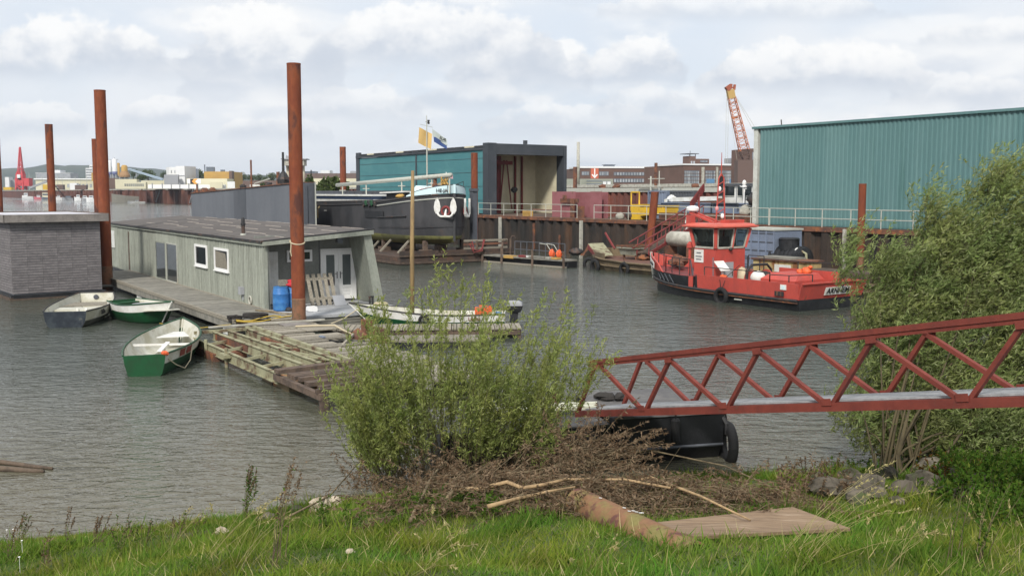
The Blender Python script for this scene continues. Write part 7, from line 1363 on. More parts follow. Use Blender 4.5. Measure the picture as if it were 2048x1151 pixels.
# orange lattice crane
a = at(1498, 383, 175); t = thing('lattice_crane', 'orange lattice boom crane rising behind the factory', 'crane', P3(a, FZ)); ft, tp_ = at(1495, 327, 175), at(1463, 195, 175); m_or = mat('crane_orange', (.48, .17, .075), .7, c2=(.40, .13, .07), ns=.5, bump=0); m_rd = mat('crane_dark', (.12, .08, .07), .7, bump=0)
f1 = ft.lerp(tp_, .2); lattice(ft, f1, .8, 1.55, 3, .15, m_rd, t, 'boom_foot'); lattice(f1, tp_, 1.6, 1.15, 15, .12, m_or, t, 'boom')
hd = at(1459, 174, 175); ym = mat('crane_yellow', (.42, .28, .10), .7, bump=0); q = MB(); q.bar(tp_ + (hd - tp_) * -.1, tp_.lerp(hd, .72), 1.25, 1.2); q.build('boom_head', ym, t); q = MB(); q.bar(tp_.lerp(hd, .72), hd - Vector((.4, 0, -.2)), 1.35, 1.0); q.bar(hd + Vector((.2, 0, -.3)), hd + Vector((.3, 0, .5)), .4); q.bar(hd + Vector((.8, 0, -.5)), hd + Vector((.9, 0, .4)), .4); q.build('head_sheaves', mat('crane_red', (.28, .08, .045), .7, bump=0), t)
q = MB()
for x, y in ((1508, 265), (1511, 258)): q.bar(hd + Vector((.6, 0, -.8)), P3(at(x, 300, 175), zat(a, y)) , .05); q.bar(P3(at(x, 300, 175), zat(a, y)), at(x + 20, y + 35, 177), .05)
for x in (1451, 1455): q.bar(at(x + 2, 190, 175), at(x, 328, 175), .045)
q.bar(at(1462, 240, 175), at(1474, 320, 175), .03); q.build('cable', m_rail, t)
q = MB(); q.par(at(1464, 237, 174.5), (1.0, 0, 0), (0, .6, 0), (0, 0, .3)); q.build('boom_collar', m_or, t); q = MB(); q.par(P3(ft, FZ) - Vector((2, 1.5, 0)), (5, 0, 0), (0, 3, 0), (0, 0, ft.z - FZ + .6)); q.build('machine_house', m_rd, t)
# ------------------------------------------------------------------ foreground: pontoon, gangway, bank, plants
def gbn(x, y):
    """where sight lines meet the bank or the water"""
    x, y = np.atleast_1d(np.asarray(x, float)), np.atleast_1d(np.asarray(y, float)); cx, cy = (x - 1024) / F, (575.5 - y) / F
    d = np.stack([cx, CP + SP * cy, -SP + CP * cy], -1); lo = np.full(len(x), 4.0); e = np.array(EYE); k = np.arange(4.0, 40, .04); hit = np.full(len(x), 30.0); todo = np.ones(len(x), bool)
    for s_ in k:
        p = e + d * s_; m = todo & (p[:, 2] < np.maximum(bank(p[:, 0], p[:, 1]), 0)); hit[m] = s_; todo &= ~m
        if not todo.any(): break
    p = e + d * hit[:, None]; p[:, 2] = np.maximum(bank(p[:, 0], p[:, 1]), 0); return p
def gb(x, y): return Vector(gbn(x, y)[0])
pr, pl_ = Vector((3.97, 18.26, 0)), Vector((1.87, 17.72, 0)); pd = (pr - pl_).normalized(); pn = Vector((-pd.y, pd.x, 0))
t = thing('black_pontoon', 'black steel pontoon carrying the foot of the red truss gangway', 'pontoon', pl_)
def pt(s, n, z): return P3(pl_ + pd * s + pn * n, z)
PL = (pr - pl_).length
q = MB(); q.prism([pt(0, 0, .9), pt(0, 2.3, .9), pt(0, 2.3, -.3), pt(0, .45, -.3), pt(0, .06, .30)], pd * PL); q.build('hull', m_black, t)
q = MB(); q.prism([pt(-3.2, .05, .78), pt(-3.2, 2.1, .78), pt(-3.2, 2.1, -.3), pt(-3.2, .35, -.3), pt(-3.2, .08, .3)], pd * 3.15); q.build('hull', m_black, t)
m_pdeck = mat('pontoon_deck', (.10, .098, .10), .85, c2=(.14, .135, .13), ns=1.5); q = MB(); q.par(pt(-.03, -.03, .9), pd * (PL + .06), pn * 2.36, (0, 0, .03)); q.build('deck_plate', m_pdeck, t); q = MB(); q.par(pt(-3.2, .03, .78), pd * 3.12, pn * 2.1, (0, 0, .03)); q.build('deck_plate', m_pdeck, t)
q = MB(); q.tube([pt(0, .05, .30), pt(PL, .05, .30)], .03, 6); q.build('rubbing_bar', m_greyd, t)
q = MB(); p = pt(PL * .52, -.12, .42); q.lathe(p, [(.05, 0), (.085, .04), (.085, .42), (.05, .46)], 12); q.bar(p + Z * .46, p + Z * .62, .03); q.build('roll_fender', m_rubber, t)
q = MB(); q.ell(pt(PL * .5, .05, .97), .1, .08, .06, 8, 5, .2); q.build('cleat', m_iron, t); q = MB(); q.ell(pt(PL - .1, .15, .98), .12, .1, .1, 8, 5, .25); q.tube([pt(PL - .05, .1, .9), pt(PL + .02, -.04, .7), pt(PL + .02, -.05, .5)], .04, 6); q.build('cleat', m_iron, t)
tyre(pt(PL + .12, .1, .28), Vector((1, .12, 0)), 'black tyre at the right end of the pontoon, half in the water', .34, .10)
q = MB(); q.bar(pt(-2.2, 1.5, .86), pt(-.1, .75, .98), .22, .06); q.bar(pt(-2.0, 1.75, .86), pt(-.0, 1.0, .98), .16, .06); q.build('pale_timber', mat('pale_timber', (.50, .50, .40), .85, rnd=.1), None, label='pale timber boards lying across the pontoon deck', cat='boards')
q = MB(); q.ell(pt(.35, 1.5, 1.0), .2, .15, .08, 8, 5, .3); q.ell(pt(.6, 1.35, 1.02), .12, .1, .08, 8, 5, .3); q.build('rope_heap', m_roped, None, label='dark heap of rope on the pontoon by the gangway foot', cat='rope')
# red truss gangway
t = thing('truss_gangway', 'long oxide red truss gangway with a pale walkway rising from the pontoon to the bank', 'gangway', EYE + ray(1156, 826) * 18)
G0 = EYE + ray(1156, 827) * 18.0; G5 = EYE + ray(2304, 795) * 9.37; gd = (G5 - G0) / 5; gu = gd.normalized(); gs = Vector((-gd.y, gd.x, 0)).normalized(); gs = -gs if gs.x < 0 else gs
gn = gs.cross(gu).normalized(); gn = gn if gn.z > 0 else -gn; GH = .90
def gg(s, side, h): return G0 + gd * s + gs * (1.0 * side) + gn * h
for sd in (0, 1):
    s0 = .0
    q = MB(); q.bar(gg(-.02, sd, 0), gg(6.2, sd, 0), .09, .11, gn); q.build('bottom_chord', m_oxred, t)
    q = MB(); q.bar(gg(.28, sd, GH), gg(6.2, sd, GH), .09, .07, gn); q.bar(gg(.28, sd, GH - .06), gg(6.2, sd, GH - .06), .06, .05, gn); q.build('top_chord', m_oxred, t)
    q = MB(); q.bar(gg(.0, sd, .02), gg(.36, sd, GH - .06), .06, .06); q.build('end_post', m_oxred, t)
    for k in range(6):
        for a, b in ((k + .40, k + .96), (k + 1.04, k + 1.42)):
            if k == 0 and a < .5: a, b = .44, .97
            h0, h1 = (GH - .08, .05) if a % 1 < .9 and a - k < 1 else (.05, GH - .08)
            q = MB(); q.bar(gg(a, sd, h0), gg(b, sd, h1), .065, .055); q.build('diagonal', m_oxred, t)
q = MB(); q.par(gg(.1, .04, .06), gd * 6.1, gs * .9, gn * .025); q.build('walkway_plate', mat('pale_grating', (.30, .31, .32), .75, c2=(.23, .24, .25), ns=6), t)
for sd in (0, 1):
    for k in range(6):
        q = MB(); o = -.058 if sd == 0 else .05; q.par(gg(k + .96, sd, .02) + gs * o, gd * .08, gs * .008, gn * .09); q.build('gusset_plate', m_oxred, t); q = MB(); q.par(gg(k + .38, sd, GH - .14) + gs * o, gd * .08, gs * .008, gn * .09); q.build('gusset_plate', m_oxred, t)
for k in range(13): q = MB(); q.bar(gg(.1 + k * .5, .04, .0), gg(.1 + k * .5, .96, .0), .05, .06, gn); q.build('cross_bearer', m_oxred, t)
# logs, stones, pipe, board
for (x0, y0), (x1, y1), r, lab in (((-60, 919), (105, 936), .045, 'upper wet driftwood log at the left edge of the water'), ((-60, 936), (88, 942), .055, 'lower wet driftwood log at the left edge of the water')):
    a, b = gp(x0, y0, .03), gp(x1, y1, .02); q = MB(); q.tube([a, a.lerp(b, .4) + Z * .02, a.lerp(b, .8), b], [r, r * 1.05, r * .9, r * .6], 9); q.build('driftwood_log', m_log, None, smooth=True, label=lab, cat='log', group='driftwood logs')
def stone(x, y, w_, lab, sq=.65, mt=m_stone):
    p = gb(x, y); r = w_ / 2 * (p - EYE).length / F; q = MB(); q.ell(p + Z * r * .35, r, r * .85, r * sq, 9, 6, .2); q.build('stone', mt, None, label=lab, cat='stone', group='stones along the shore'); return p
for x, y, w_, lab in ((1655, 985, 70, 'large grey stone at the left end of the stone bank'), (1690, 975, 44, 'grey stone behind the large left one'), (1716, 1000, 56, 'flat stone, second along the bank'), (1735, 975, 64, 'pale rounded stone with a light spot'), (1700, 955, 46, 'dark stone at the water edge under the tree'), (1755, 990, 40, 'small stone right of the pale rounded one'), (1768, 958, 60, 'brown stone below the willow trunk'), (1808, 982, 52, 'grey stone near the thin grass stalks'), (1845, 968, 60, 'large stone right of the willow trunk'), (1862, 940, 56, 'mossy pointed stone, highest on the bank'), (1880, 985, 40, 'low stone right of the large one'), (1905, 960, 62, 'dark stone beside the reddish leaves'), (1925, 990, 50, 'stone half hidden by the weeds'), (1960, 975, 60, 'stone at the right end of the stone bank'), (1640, 960, 40, 'small dark stone by the brush pile'), (1795, 1005, 34, 'little stone in the grass edge')): stone(x, y + 6, w_, lab)
m_lst = mat('pale_stone', (.42, .36, .28), .9, c2=(.32, .27, .2), ns=5, bump=.6)
for x, y, w_, lab in ((640, 1018, 44, 'pale sandy stone on the shore left of the willow bush'), (668, 1010, 34, 'second pale stone beside the willow bush'), (535, 1040, 30, 'small mossy stone at the water edge'), (520, 1044, 22, 'pale pebble beside the small mossy stone'), (444, 1068, 26, 'whitish curved stone in the shore grass'), (592, 1024, 26, 'dark stone at the water edge by the bush'), (700, 1108, 20, 'pale stone in the grass'), (1706, 1003, 16, 'tiny white stone on the bank')): stone(x, y, w_, lab, mt=m_lst if 'dark' not in lab and 'mossy' not in lab else m_stone)
m_pipe = mat('mossy_pipe', (.22, .115, .06), .85, c2=(.19, .165, .055), ns=3.2, st=(1, 1, 1.6), rust=(.12, .05, .04), rs=4.5, rlo=.52, rhi=.62, bump=.3)
pa, pb = gb(1158, 1022), gb(1392, 1100); t = thing('rusty_pipe', 'mossy rusty pipe half sunk in the grass', 'pipe', pa)
q = MB(); e = (pb - pa).normalized(); a0, b0_ = pa + Z * .09, pb - Z * .10; n = 18; x = e.cross(Z).normalized(); y = x.cross(e)
for r0_, r1_ in ((.155, .17),): q.loft([[c + (x * math.cos(k * 2 * math.pi / n) + y * math.sin(k * 2 * math.pi / n)) * r for k in range(n)] for c, r in ((a0, r0_), (a0.lerp(b0_, .5), .165), (b0_, r1_), (b0_, r1_ - .02), (a0, r0_ - .02))], False)
q.build('shell', m_pipe, t, smooth=True, auto=45)
m_spl = mat('white_splash', (.6, .6, .58), .9); 
for k in range(7):
    c = a0.lerp(b0_, random.choice((.25, .45, .52, .54, .56, .5, .7))) + y * .172 + x * random.uniform(-.06, .02) + e * random.uniform(-.05, .05); q = MB(); q.prism([c + x * .012, c + e * .04, c - x * .014 + e * .02, c - e * .03], y * .004); q.build('bird_dropping', m_spl, t)
bp_ = [gb(*p) for p in ((1295, 1062), (1585, 1032), (1700, 1072), (1390, 1092))]; bz = max(p.z for p in bp_) - .0; q = MB(); pl_n = [p + Z * h for p, h in zip(bp_, (.05, .07, .05, .06))]; BRD = np.array([p[:2] for p in bp_])
m_sheet = mat('old_board', (.27, .19, .12), .85, c2=(.20, .135, .085), ns=2.5, st=(.6, 4, 1), rust=(.36, .27, .19), rs=2, rlo=.58, rhi=.68, rst=(.5, 3, 1), bump=.3)
q.prism(pl_n, Z * .03); q.build('flat_board', m_sheet, None, label='large weathered brown board lying in the grass beside the pipe', cat='board')
# --- plants made of shoots and leaves
def shoots(base, dirs, lens, nseg=6, droop=.25, wind=(.25, 0, 0)):
    base, dirs = np.asarray(base), np.asarray(dirs); dirs = dirs / np.linalg.norm(dirs, axis=1)[:, None]; t_ = np.linspace(0, 1, nseg + 1)[None, :, None]; L_ = np.asarray(lens)[:, None, None]
    bend = (np.array(wind) - np.array([0, 0, droop])) * .5
    return base[:, None, :] + dirs[:, None, :] * t_ * L_ + bend * (t_ ** 2) * L_ + NR.normal(0, .006, (len(base), nseg + 1, 3)) * t_
def stems(name, pl, r0, mt, parent, kind=None, r1=.2, **k):
    n, m, _ = pl.shape; d = pl[:, -1] - pl[:, 0]; d /= np.linalg.norm(d, axis=1)[:, None] + 1e-9; a = np.cross(d, np.array([.3, .9, .1])); a /= np.linalg.norm(a, axis=1)[:, None] + 1e-9; b = np.cross(d, a)
    rr = (np.asarray(r0)[:, None] * np.linspace(1, r1, m)[None, :])[:, :, None, None]; an = np.arange(3) * 2 * np.pi / 3
    ring = a[:, None, None, :] * np.cos(an)[None, None, :, None] + b[:, None, None, :] * np.sin(an)[None, None, :, None]
    v_ = (pl[:, :, None, :] + ring * rr).reshape(-1, 3); i = np.arange(n)[:, None, None] * m * 3 + np.arange(m - 1)[None, :, None] * 3; k3 = np.arange(3)[None, None, :]
    f = np.stack([i + k3, i + (k3 + 1) % 3, i + 3 + (k3 + 1) % 3, i + 3 + k3], -1).reshape(-1, 4)
    return fast(name, v_, f, mt, parent, kind, **k)
def on_shoots(pl, per, t0=.15, spread=.7):
    n, m, _ = pl.shape; i = NR.integers(0, n, n * per); t_ = NR.uniform(t0, 1, n * per) ** .9 * (m - 1); j = np.minimum(t_.astype(int), m - 2); f = (t_ - j)[:, None]
    p = pl[i, j] * (1 - f) + pl[i, j + 1] * f; d = pl[i, j + 1] - pl[i, j]; d /= np.linalg.norm(d, axis=1)[:, None] + 1e-9; r = NR.normal(size=d.shape); return p, d * .75 + r * spread
# willow bush in the middle
bc = gb(905, 985); t = thing('willow_bush', 'bushy young willow with upright shoots on the shore in the middle', 'bush', bc)
n = 270; u = NR.uniform(-1, 1, n); v2 = NR.uniform(-1, 1, n); bx = bc.x + u * 1.15; by = bc.y + .3 + v2 * .55; bz_ = np.maximum(bank(bx, by), 0) - .05
env = np.interp(u, [-1, -.7, -.35, -.05, .12, .3, .6, .85, 1], [2.2, 2.6, 3.3, 4.3, 3.6, 3.0, 3.3, 3.1, 2.4]) * NR.uniform(.5, 1.03, n) ** 1.0
dr = np.stack([u * .46 + NR.normal(0, .10, n) - .07, v2 * .22 + NR.normal(0, .12, n), np.ones(n)], -1)
pl1 = shoots(np.stack([bx, by, bz_], -1), dr, env * 1.05, 8, .12, (.10, 0, 0)); stems('stem', pl1, NR.uniform(.0035, .008, n), m_bark, t)
p, d = on_shoots(pl1, 9, .25, .5); keep = NR.random(len(p)) < 1; pl2 = shoots(p, d + np.array([.05, 0, .75]), NR.uniform(.18, .48, len(p)), 4, .1); stems('twig', pl2, np.full(len(p), .0018), m_bark, t)
p, d = on_shoots(pl2, 17, .0, .6); p1, d1 = on_shoots(pl1, 60, .25, .8); p = np.concatenate([p, p1]); d = np.concatenate([d, d1]); leaves('foliage', p, d + np.array([.1, 0, .1]), NR.uniform(.045, .10, len(p)), .23, m_willow, t)
# big silver willow at the right
tc = gb(1800, 950); t = thing('willow_tree', 'big silvery willow leaning over the bank at the right', 'tree', tc)
def E(x, y, Y, rx, ry, rz_, n): return at(x, y, Y), (rx, ry, rz_), n
CL = [E(1995, 470, 18.3, .72, .7, .95, 460), E(1885, 520, 18.2, .45, .6, .8, 260), E(1935, 560, 18.2, .9, .8, .9, 520), E(2070, 560, 18, .8, .9, 1.25, 560), E(1830, 590, 18.1, .65, .7, .75, 420), E(1950, 690, 17.9, 1.2, 1.0, .9, 800), E(1800, 690, 18.0, .8, .8, .7, 520), E(1680, 545, 18.6, .13, .2, .68, 60), E(1712, 655, 18.5, .22, .3, .5, 46), E(1752, 665, 18.3, .36, .45, .45, 120), E(1860, 790, 17.6, 1.0, .8, .65, 480), E(1960, 840, 17.2, 1.2, .8, .7, 600), E(1755, 770, 17.9, .55, .6, .45, 220), E(1845, 880, 17.4, .6, .5, .35, 240), E(1790, 870, 17.5, .4, .4, .3, 120), E(1800, 915, 17.2, .42, .3, .22, 130), E(1890, 915, 17.0, .5, .3, .25, 160), E(1740, 900, 17.3, .35, .3, .2, 70), E(2000, 905, 16.9, 1.0, .7, .42, 420), E(1890, 885, 17.3, .6, .6, .35, 220), E(2050, 860, 16.6, .8, .7, .6, 380), E(1705, 845, 17.5, .5, .5, .28, 130), E(2080, 720, 17.4, .8, .9, 1.2, 520), E(1760, 560, 18.2, .22, .3, .4, 90), E(1855, 450, 18.3, .22, .3, .42, 80), E(1995, 385, 18.3, .32, .4, .42, 130)]
pp, dd = [], []
for c, r, n in CL:
    v_ = NR.normal(size=(n, 3)); v_ /= np.linalg.norm(v_, axis=1)[:, None]; v_ *= NR.uniform(.1, 1, (n, 1)) ** .45; pp.append(np.array(c) + v_ * np.array(r)); dd.append(v_ * .45 + np.array([.28, 0, .75]) + NR.normal(0, .28, (n, 3)))
pp, dd = np.concatenate(pp), np.concatenate(dd); pl3 = shoots(pp, dd, NR.uniform(.3, .95, len(pp)), 6, .2, (.5, 0, 0)); stems('twig', pl3, np.full(len(pp), .0024), m_bark, t)
p, d = on_shoots(pl3, 24, 0, .6); leaves('foliage', p, d + np.array([.45, 0, .05]), NR.uniform(.06, .125, len(p)), .21, m_willow2, t)
for c, r, n in CL:
    b0 = Vector((tc.x + random.uniform(-.4, .5), tc.y + random.uniform(-.2, .4), max(tc.z, 0) - .1)); m1 = b0.lerp(c, .45) + Vector((random.uniform(-.35, .35), random.uniform(-.2, .2), .3)); q = MB(); k = .026 if n > 400 else .018; q.tube([b0, b0.lerp(m1, .5) + Z * .12, m1, m1.lerp(c, .5), c, c + Z * r[2] * .5], [k, k * .85, k * .7, k * .5, k * .35, k * .12], 7); q.build('limb', m_bark, t, smooth=True)
b0 = Vector((tc.x, tc.y + .1, -.1)); q = MB(); q.tube([b0, b0 + Vector((.1, 0, .3)), b0 + Vector((.0, .05, .7)), b0 + Vector((.2, .1, 1.5))], [.075, .06, .045, .02], 8); q.build('trunk', m_bark, t, smooth=True)
# brush pile of cut branches
bc2 = gb(1350, 1010); t = thing('brush_pile', 'tangled heap of cut brown branches on the shore before the pontoon', 'brush pile', bc2)
def mound(n, x0, x1, y0, y1, hgt, seed):
    px_ = NR.uniform(x0, x1, n); k = (px_ - x0) / (x1 - x0); fr = NR.random(n); Y_ = []
    base = gbn(np.linspace(x0, x1, 12), np.full(12, float(y1))); X = np.interp(px_, np.linspace(x0, x1, 12), base[:, 0]); Yb = np.interp(px_, np.linspace(x0, x1, 12), base[:, 1]) + fr * 2.0
    prof_ = np.sin(np.clip(k, 0, 1) * math.pi) ** .6 * (np.sin(fr * math.pi) ** .7) * hgt; return np.stack([X, Yb, np.maximum(bank(X, Yb), 0) + NR.random(n) * prof_], -1)
P1 = mound(1050, 1110, 1670, 900, 1035, .29, 1); d1 = NR.normal(size=(len(P1), 3)) * np.array([1.2, .5, .16]); pl4 = shoots(P1, d1, NR.uniform(.3, 1.1, len(P1)), 6, .45, (0, 0, 0)) + np.cumsum(NR.normal(0, .012, (len(P1), 7, 3)), 1); stems('thin_branch', pl4, NR.uniform(.002, .006, len(P1)), m_twig, t, 'stuff')
P2 = mound(520, 740, 1240, 880, 1040, .40, 2); d2 = NR.normal(size=(len(P2), 3)) * np.array([1.2, .5, .22]) + np.array([.5, 0, .1]); pl5 = shoots(P2, d2, NR.uniform(.4, 1.3, len(P2)), 6, .35, (0, 0, 0)) + np.cumsum(NR.normal(0, .012, (len(P2), 7, 3)), 1); stems('thin_branch', pl5, NR.uniform(.002, .006, len(P2)), m_twig, t, 'stuff')
p, d = on_shoots(pl4, 34, .1, .9); p2, d2 = on_shoots(pl5, 46, .1, .9); p = np.concatenate([p, p2]); d = np.concatenate([d, d2]); leaves('dead_leaves', p, d - np.array([0, 0, .4]), NR.uniform(.03, .075, len(p)), .3, m_dead, t, 'stuff')
P7 = gbn(NR.uniform(700, 1090, 170), NR.uniform(955, 1000, 170)) + NR.random((170, 3)) * np.array([0, .5, .1]); pl7 = shoots(P7, NR.normal(size=(170, 3)) * np.array([.7, .3, .3]) + np.array([.1, 0, .75]), NR.uniform(.3, .85, 170), 6, .4); stems('thin_branch', pl7, NR.uniform(.002, .006, 170), m_twig, t, 'stuff'); p, d = on_shoots(pl7, 55, .1, .9); leaves('dead_leaves', p, d - np.array([0, 0, .5]), NR.uniform(.03, .075, len(p)), .3, m_dead, t, 'stuff')
m_bare = mat('bare_branch', (.36, .25, .135), .8, c2=(.24, .165, .09), ns=9, st=(1, 1, 1), bump=.2)
def branch(pts, r, mt=m_bare, h=.3):
    ps = [gb(x, y) + Z * hh for x, y, hh in pts]; q = MB(); q.tube(ps, [r * (1 - .6 * i / (len(ps) - 1)) for i in range(len(ps))], 8); q.build('branch', mt, t, smooth=True)
branch([(910, 1020, .25), (960, 1020, .25), (1015, 1012, .28), (1045, 1022, .26), (1090, 1016, .27), (1130, 1010, .3), (1250, 1012, .3), (1340, 1022, .25)], .03); branch([(975, 1050, .2), (1025, 1036, .2), (1095, 1022, .22), (1150, 1018, .25)], .026); branch([(885, 1030, .1), (910, 1015, .25), (1000, 960, .4), (1100, 915, .6), (1200, 870, .8)], .03, m_twig); branch([(820, 1060, .1), (865, 995, .3), (900, 965, .45), (960, 940, .6)], .022, m_twig); branch([(1040, 1030, .2), (1110, 980, .4), (1200, 930, .6), (1300, 900, .5)], .02, m_twig); branch([(1225, 1010, .2), (1300, 1005, .3), (1400, 1030, .2), (1500, 1060, .1)], .022); branch([(545, 1055, .04), (660, 1010, .15), (760, 930, .5)], .018, m_twig); branch([(1130, 960, .3), (1300, 950, .45), (1450, 975, .3), (1590, 1010, .1)], .018, m_twig); branch([(1380, 900, .35), (1330, 960, .2)], .014, m_twig); branch([(1180, 895, .55), (1100, 930, .4), (980, 1010, .2)], .02, m_twig)
pd_ = NR.normal(size=(160, 3)) * np.array([.9, .3, .25]) + np.array([.8, 0, .22]); P6 = gbn(NR.uniform(1050, 1230, 160), np.full(160, 985.)) + np.array([0, .3, .15]) + NR.random((160, 3)) * np.array([.0, .4, .4]); pl6 = shoots(P6, pd_, NR.uniform(.4, 1.0, 160), 6, .1); stems('thin_branch', pl6, NR.uniform(.003, .007, 160), m_twig, t, 'stuff'); p, d = on_shoots(pl6, 60, .2, .9); leaves('dead_leaves', p, d - np.array([0, 0, .5]), NR.uniform(.03, .075, len(p)), .3, m_dead, t, 'stuff')
# grass on the bank
def off_board(x, y):
    ins = np.ones(len(x), bool)
    for i in range(4):
        a, b = BRD[i], BRD[(i + 1) % 4]; ins &= ((b[0] - a[0]) * (y - a[1]) - (b[1] - a[1]) * (x - a[0])) < .03
    return ~ins
def gfield(n, x0, x1, y0, y1, edge=.0):
    x = NR.uniform(x0, x1, n); y = NR.uniform(y0, y1, n); k = (y < shore(x) - edge) & off_board(x, y); x, y = x[k], y[k]; cl = np.sin(x * 2.1 + 1.3) * np.sin(y * 2.7) + .6 * np.sin(x * 5.3 - y * 3.1) + .5 * np.sin(x * .9 + y * 1.7); return x, y, cl
def grass(name, n, mt, lo, hi, wr, lean, sel=None, edge=.05, lab=None, yr=(6.3, 18.5), xr=(-8.5, 9.5)):
    x, y, cl = gfield(n, *xr, *yr, edge)
    if sel is not None: k = sel(x, y, cl); x, y, cl = x[k], y[k], cl[k]
    L_ = NR.uniform(lo, hi, len(x)) * (1 + .25 * np.clip(cl, -1.4, 1.4)); d = np.stack([NR.normal(.12, lean, len(x)), NR.normal(0, lean, len(x)), np.ones(len(x))], -1)
    return leaves(name, np.stack([x, y, bank(x, y) - .01], -1), d, L_, wr, mt, None, 'stuff', label=lab, cat=None)
nopile = lambda x, y, c: NR.random(len(x)) < np.where((x > -1.6) & (x < 3.6) & (y > 12.9 - .0 * x) & (y < 16.5), .06, 1)
grass('grass', 420000, m_grass, .035, .125, .085, .6, nopile, .12)
grass('grass', 42000, m_grass, .12, .25, .05, .7, lambda x, y, c: nopile(x, y, c) & (c > .1))
grass('dry_grass', 12000, m_straw, .08, .26, .028, .75, lambda x, y, c: nopile(x, y, c) & (c < .5))
grass('ground_weeds', 110000, m_weed, .03, .085, .5, 1.1, lambda x, y, c: nopile(x, y, c) & ((c > .65) | (c < -.7)))
grass('dead_grass', 60000, m_dead, .03, .09, .12, 1.3, lambda x, y, c: nopile(x, y, c) & (np.sin(x * 1.3 + 2) * np.sin(y * 1.9 + x * .7) > .45))
# undergrowth under the willow
def under(name, n, x0, x1, ya, yb, mt, hgt, ls, lab=None):
    P = gbn(NR.uniform(x0, x1, n), NR.uniform(ya, yb, n)); pl = shoots(P, NR.normal(size=(n, 3)) * .35 + np.array([0, 0, 1]), NR.uniform(.3, 1, n) * hgt, 4, .3); p, d = on_shoots(pl, 26, .1, 1.1); leaves(name, p, d, NR.uniform(.5, 1.2, len(p)) * ls, .45, mt, None, 'stuff'); stems(name, pl, np.full(n, .004), m_bark, None, 'stuff')
under('undergrowth', 260, 1880, 2060, 930, 1010, m_weed, .55, .07); under('undergrowth', 90, 1840, 1960, 930, 975, m_redleaf, .4, .06); under('undergrowth', 60, 1640, 1760, 930, 960, m_weed, .3, .05); under('undergrowth', 90, 1560, 1700, 940, 1000, m_dead, .4, .05); under('undergrowth', 120, 780, 1000, 1000, 1040, m_weed, .35, .05); under('undergrowth', 80, 1950, 2060, 1010, 1060, m_weed, .45, .06)
# single tall weeds and grass stalk tufts
def weed(x, y, h, n, mt, lab, leafy=16, ls=.05, spread=.12, st=m_twig, name='tall_weed', seeds=0):
    P = gb(x, y); t = thing(name, lab, 'weed', P, 'tall weeds on the bank'); b = np.array(P) + NR.normal(0, .03, (n, 3)) * np.array([1, 1, 0]); pl = shoots(b, NR.normal(0, spread, (n, 3)) + np.array([.05, 0, 1]), NR.uniform(.6, 1, n) * h, 7, .05); stems('stem', pl, np.full(n, .0045), st, t, 'stuff')
    p, d = on_shoots(pl, leafy, .1, .9); leaves('leaf', p, d, NR.uniform(.5, 1.2, len(p)) * ls, .35, mt, t, 'stuff')
    if seeds: p, d = on_shoots(pl, seeds, .62, 1.2); leaves('seed_head', p, d, np.full(len(p), .022), .7, m_dead, t, 'stuff')
weed(490, 1045, .85, 9, m_weed, 'dark leafy dock plant standing at the water edge', 30, .06, .06, seeds=60); weed(548, 1140, 1.0, 4, m_weed, 'tall brown bare weed stem in the grass, left of the pair', 5, .04, .05, seeds=30); weed(566, 1120, .95, 4, m_dead, 'tall brown bare weed stem in the grass, right of the pair', 5, .04, .05, seeds=30); weed(92, 1140, .62, 5, m_dead, 'withered brown weed at the lower left corner', 14, .05, .2); weed(45, 1090, .5, 8, m_weed, 'thin weeds at the left shore', 14, .04, .15, seeds=16); weed(190, 1090, .42, 10, m_dead, 'brown umbel weeds on the left shore', 12, .03, .25, seeds=26); weed(290, 1085, .35, 8, m_weed, 'low weeds with pale heads on the left shore', 14, .04, .3, seeds=12); weed(1960, 1140, .85, 7, m_weed, 'tall green weed at the lower right', 30, .05, .12); weed(1905, 1130, .8, 4, m_weed, 'slim green weed left of the tall one at the lower right', 24, .045, .1); weed(640, 1060, .5, 6, m_weed, 'leafy weed by the pale stone', 30, .06, .2); weed(385, 1080, .4, 6, m_weed, 'thin weed on the shore near the middle left', 12, .04, .2, seeds=10)
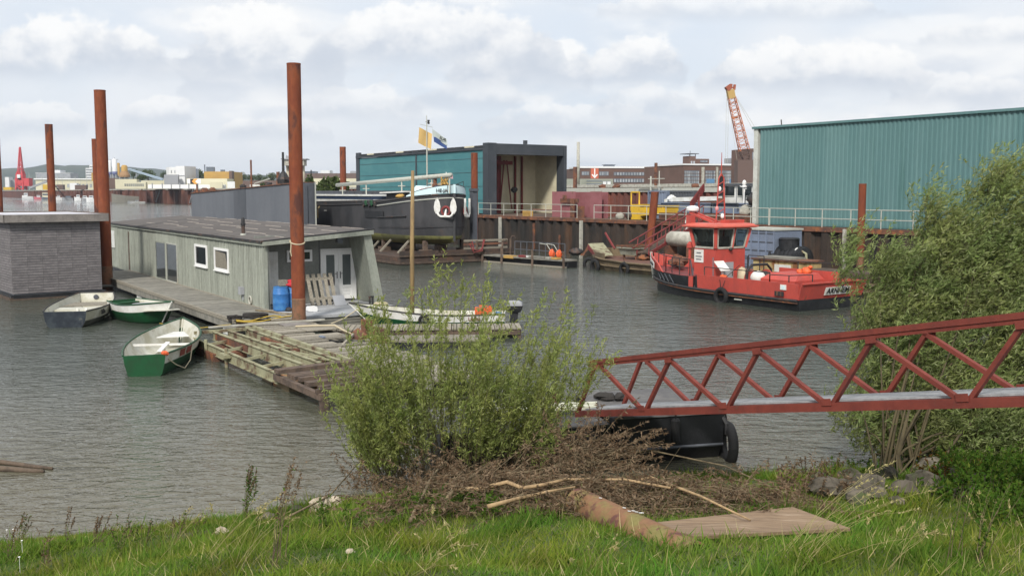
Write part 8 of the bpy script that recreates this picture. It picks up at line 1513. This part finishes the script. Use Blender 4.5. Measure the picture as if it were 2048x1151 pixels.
weed(130, 1092, .6, 5, m_dead, 'thin brown weed beside the brown umbel weeds', 8, .04, .12, seeds=22); weed(240, 1105, .5, 7, m_weed, 'low green and brown weed among the leaning straw stalks', 14, .045, .25, seeds=14); weed(352, 1082, .45, 5, m_dead, 'dry weed standing just inside the left shore edge', 10, .035, .2, seeds=18); weed(705, 1075, .45, 6, m_weed, 'green weed below the two pale shore stones', 26, .055, .22); weed(20, 1120, .55, 6, m_dead, 'withered weed cut by the left picture edge', 10, .04, .2, seeds=16)
def tuft(x, y, h, n, az, lab, sp_=.25):
    P = gb(x, y); t = thing('grass_tuft', lab, 'grass tuft', P, 'long straw coloured grass stalks'); d = NR.normal(0, sp_, (n, 3)) + np.array(az); pl = shoots(np.array(P) + NR.normal(0, .05, (n, 3)) * np.array([1, 1, 0]), d, NR.uniform(.65, 1, n) * h, 8, .45, (.2, 0, 0)); stems('stalk', pl, np.full(n, .0022), m_straw, t, 'stuff', r1=.4); p, d = on_shoots(pl, 14, .8, .4); leaves('seed_head', p, d, np.full(len(p), .03), .3, m_straw, t, 'stuff')
tuft(1560, 1115, 1.35, 9, (.75, .1, .75), 'long straw grass arching to the right beyond the board', .12); tuft(1590, 1140, 1.2, 7, (.7, 0, .9), 'straw grass stalks at the lower right of the board'); tuft(330, 1110, .95, 6, (.45, 0, 1), 'straw grass stalks leaning over the left shore', .12); tuft(420, 1130, 1.0, 6, (.6, 0, .9), 'straw grass stalks in the left foreground', .15); tuft(480, 1140, .95, 7, (.3, 0, 1), 'straw grass stalks near the pair of brown stems'); tuft(1780, 1145, .6, 8, (.3, 0, 1), 'short straw tuft in the right foreground'); tuft(850, 1145, .5, 10, (.2, 0, 1), 'short straw tuft in the middle foreground', .4); tuft(1190, 1150, .45, 10, (.3, 0, 1), 'short straw tuft below the pipe', .4); tuft(2010, 1120, .7, 8, (-.3, 0, 1), 'straw stalks at the right edge')
fl_ = gfield(260, -8, -2.5, 9.5, 13.8, .3); 
for i in range(6):
    x, y = fl_[0][i], fl_[1][i]; q = MB(); z_ = gz(x, y); q.bar((x, y, z_), (x, y, z_ + .22), .003); q.lathe((x, y, z_ + .22), [(.003, 0), (.014, .008), (.007, .013)], 8); q.build('white_flower', m_clean, None, label='small white flower head in the left shore grass, ' + ('beside the brown umbel weeds', 'low down near the corner', 'by the leaning straw stalks', 'in front of the thin weeds', 'near the water edge', 'between two straw stalks')[i], cat='flower', group='small white flowers in the left shore grass')
texts_to_mesh()
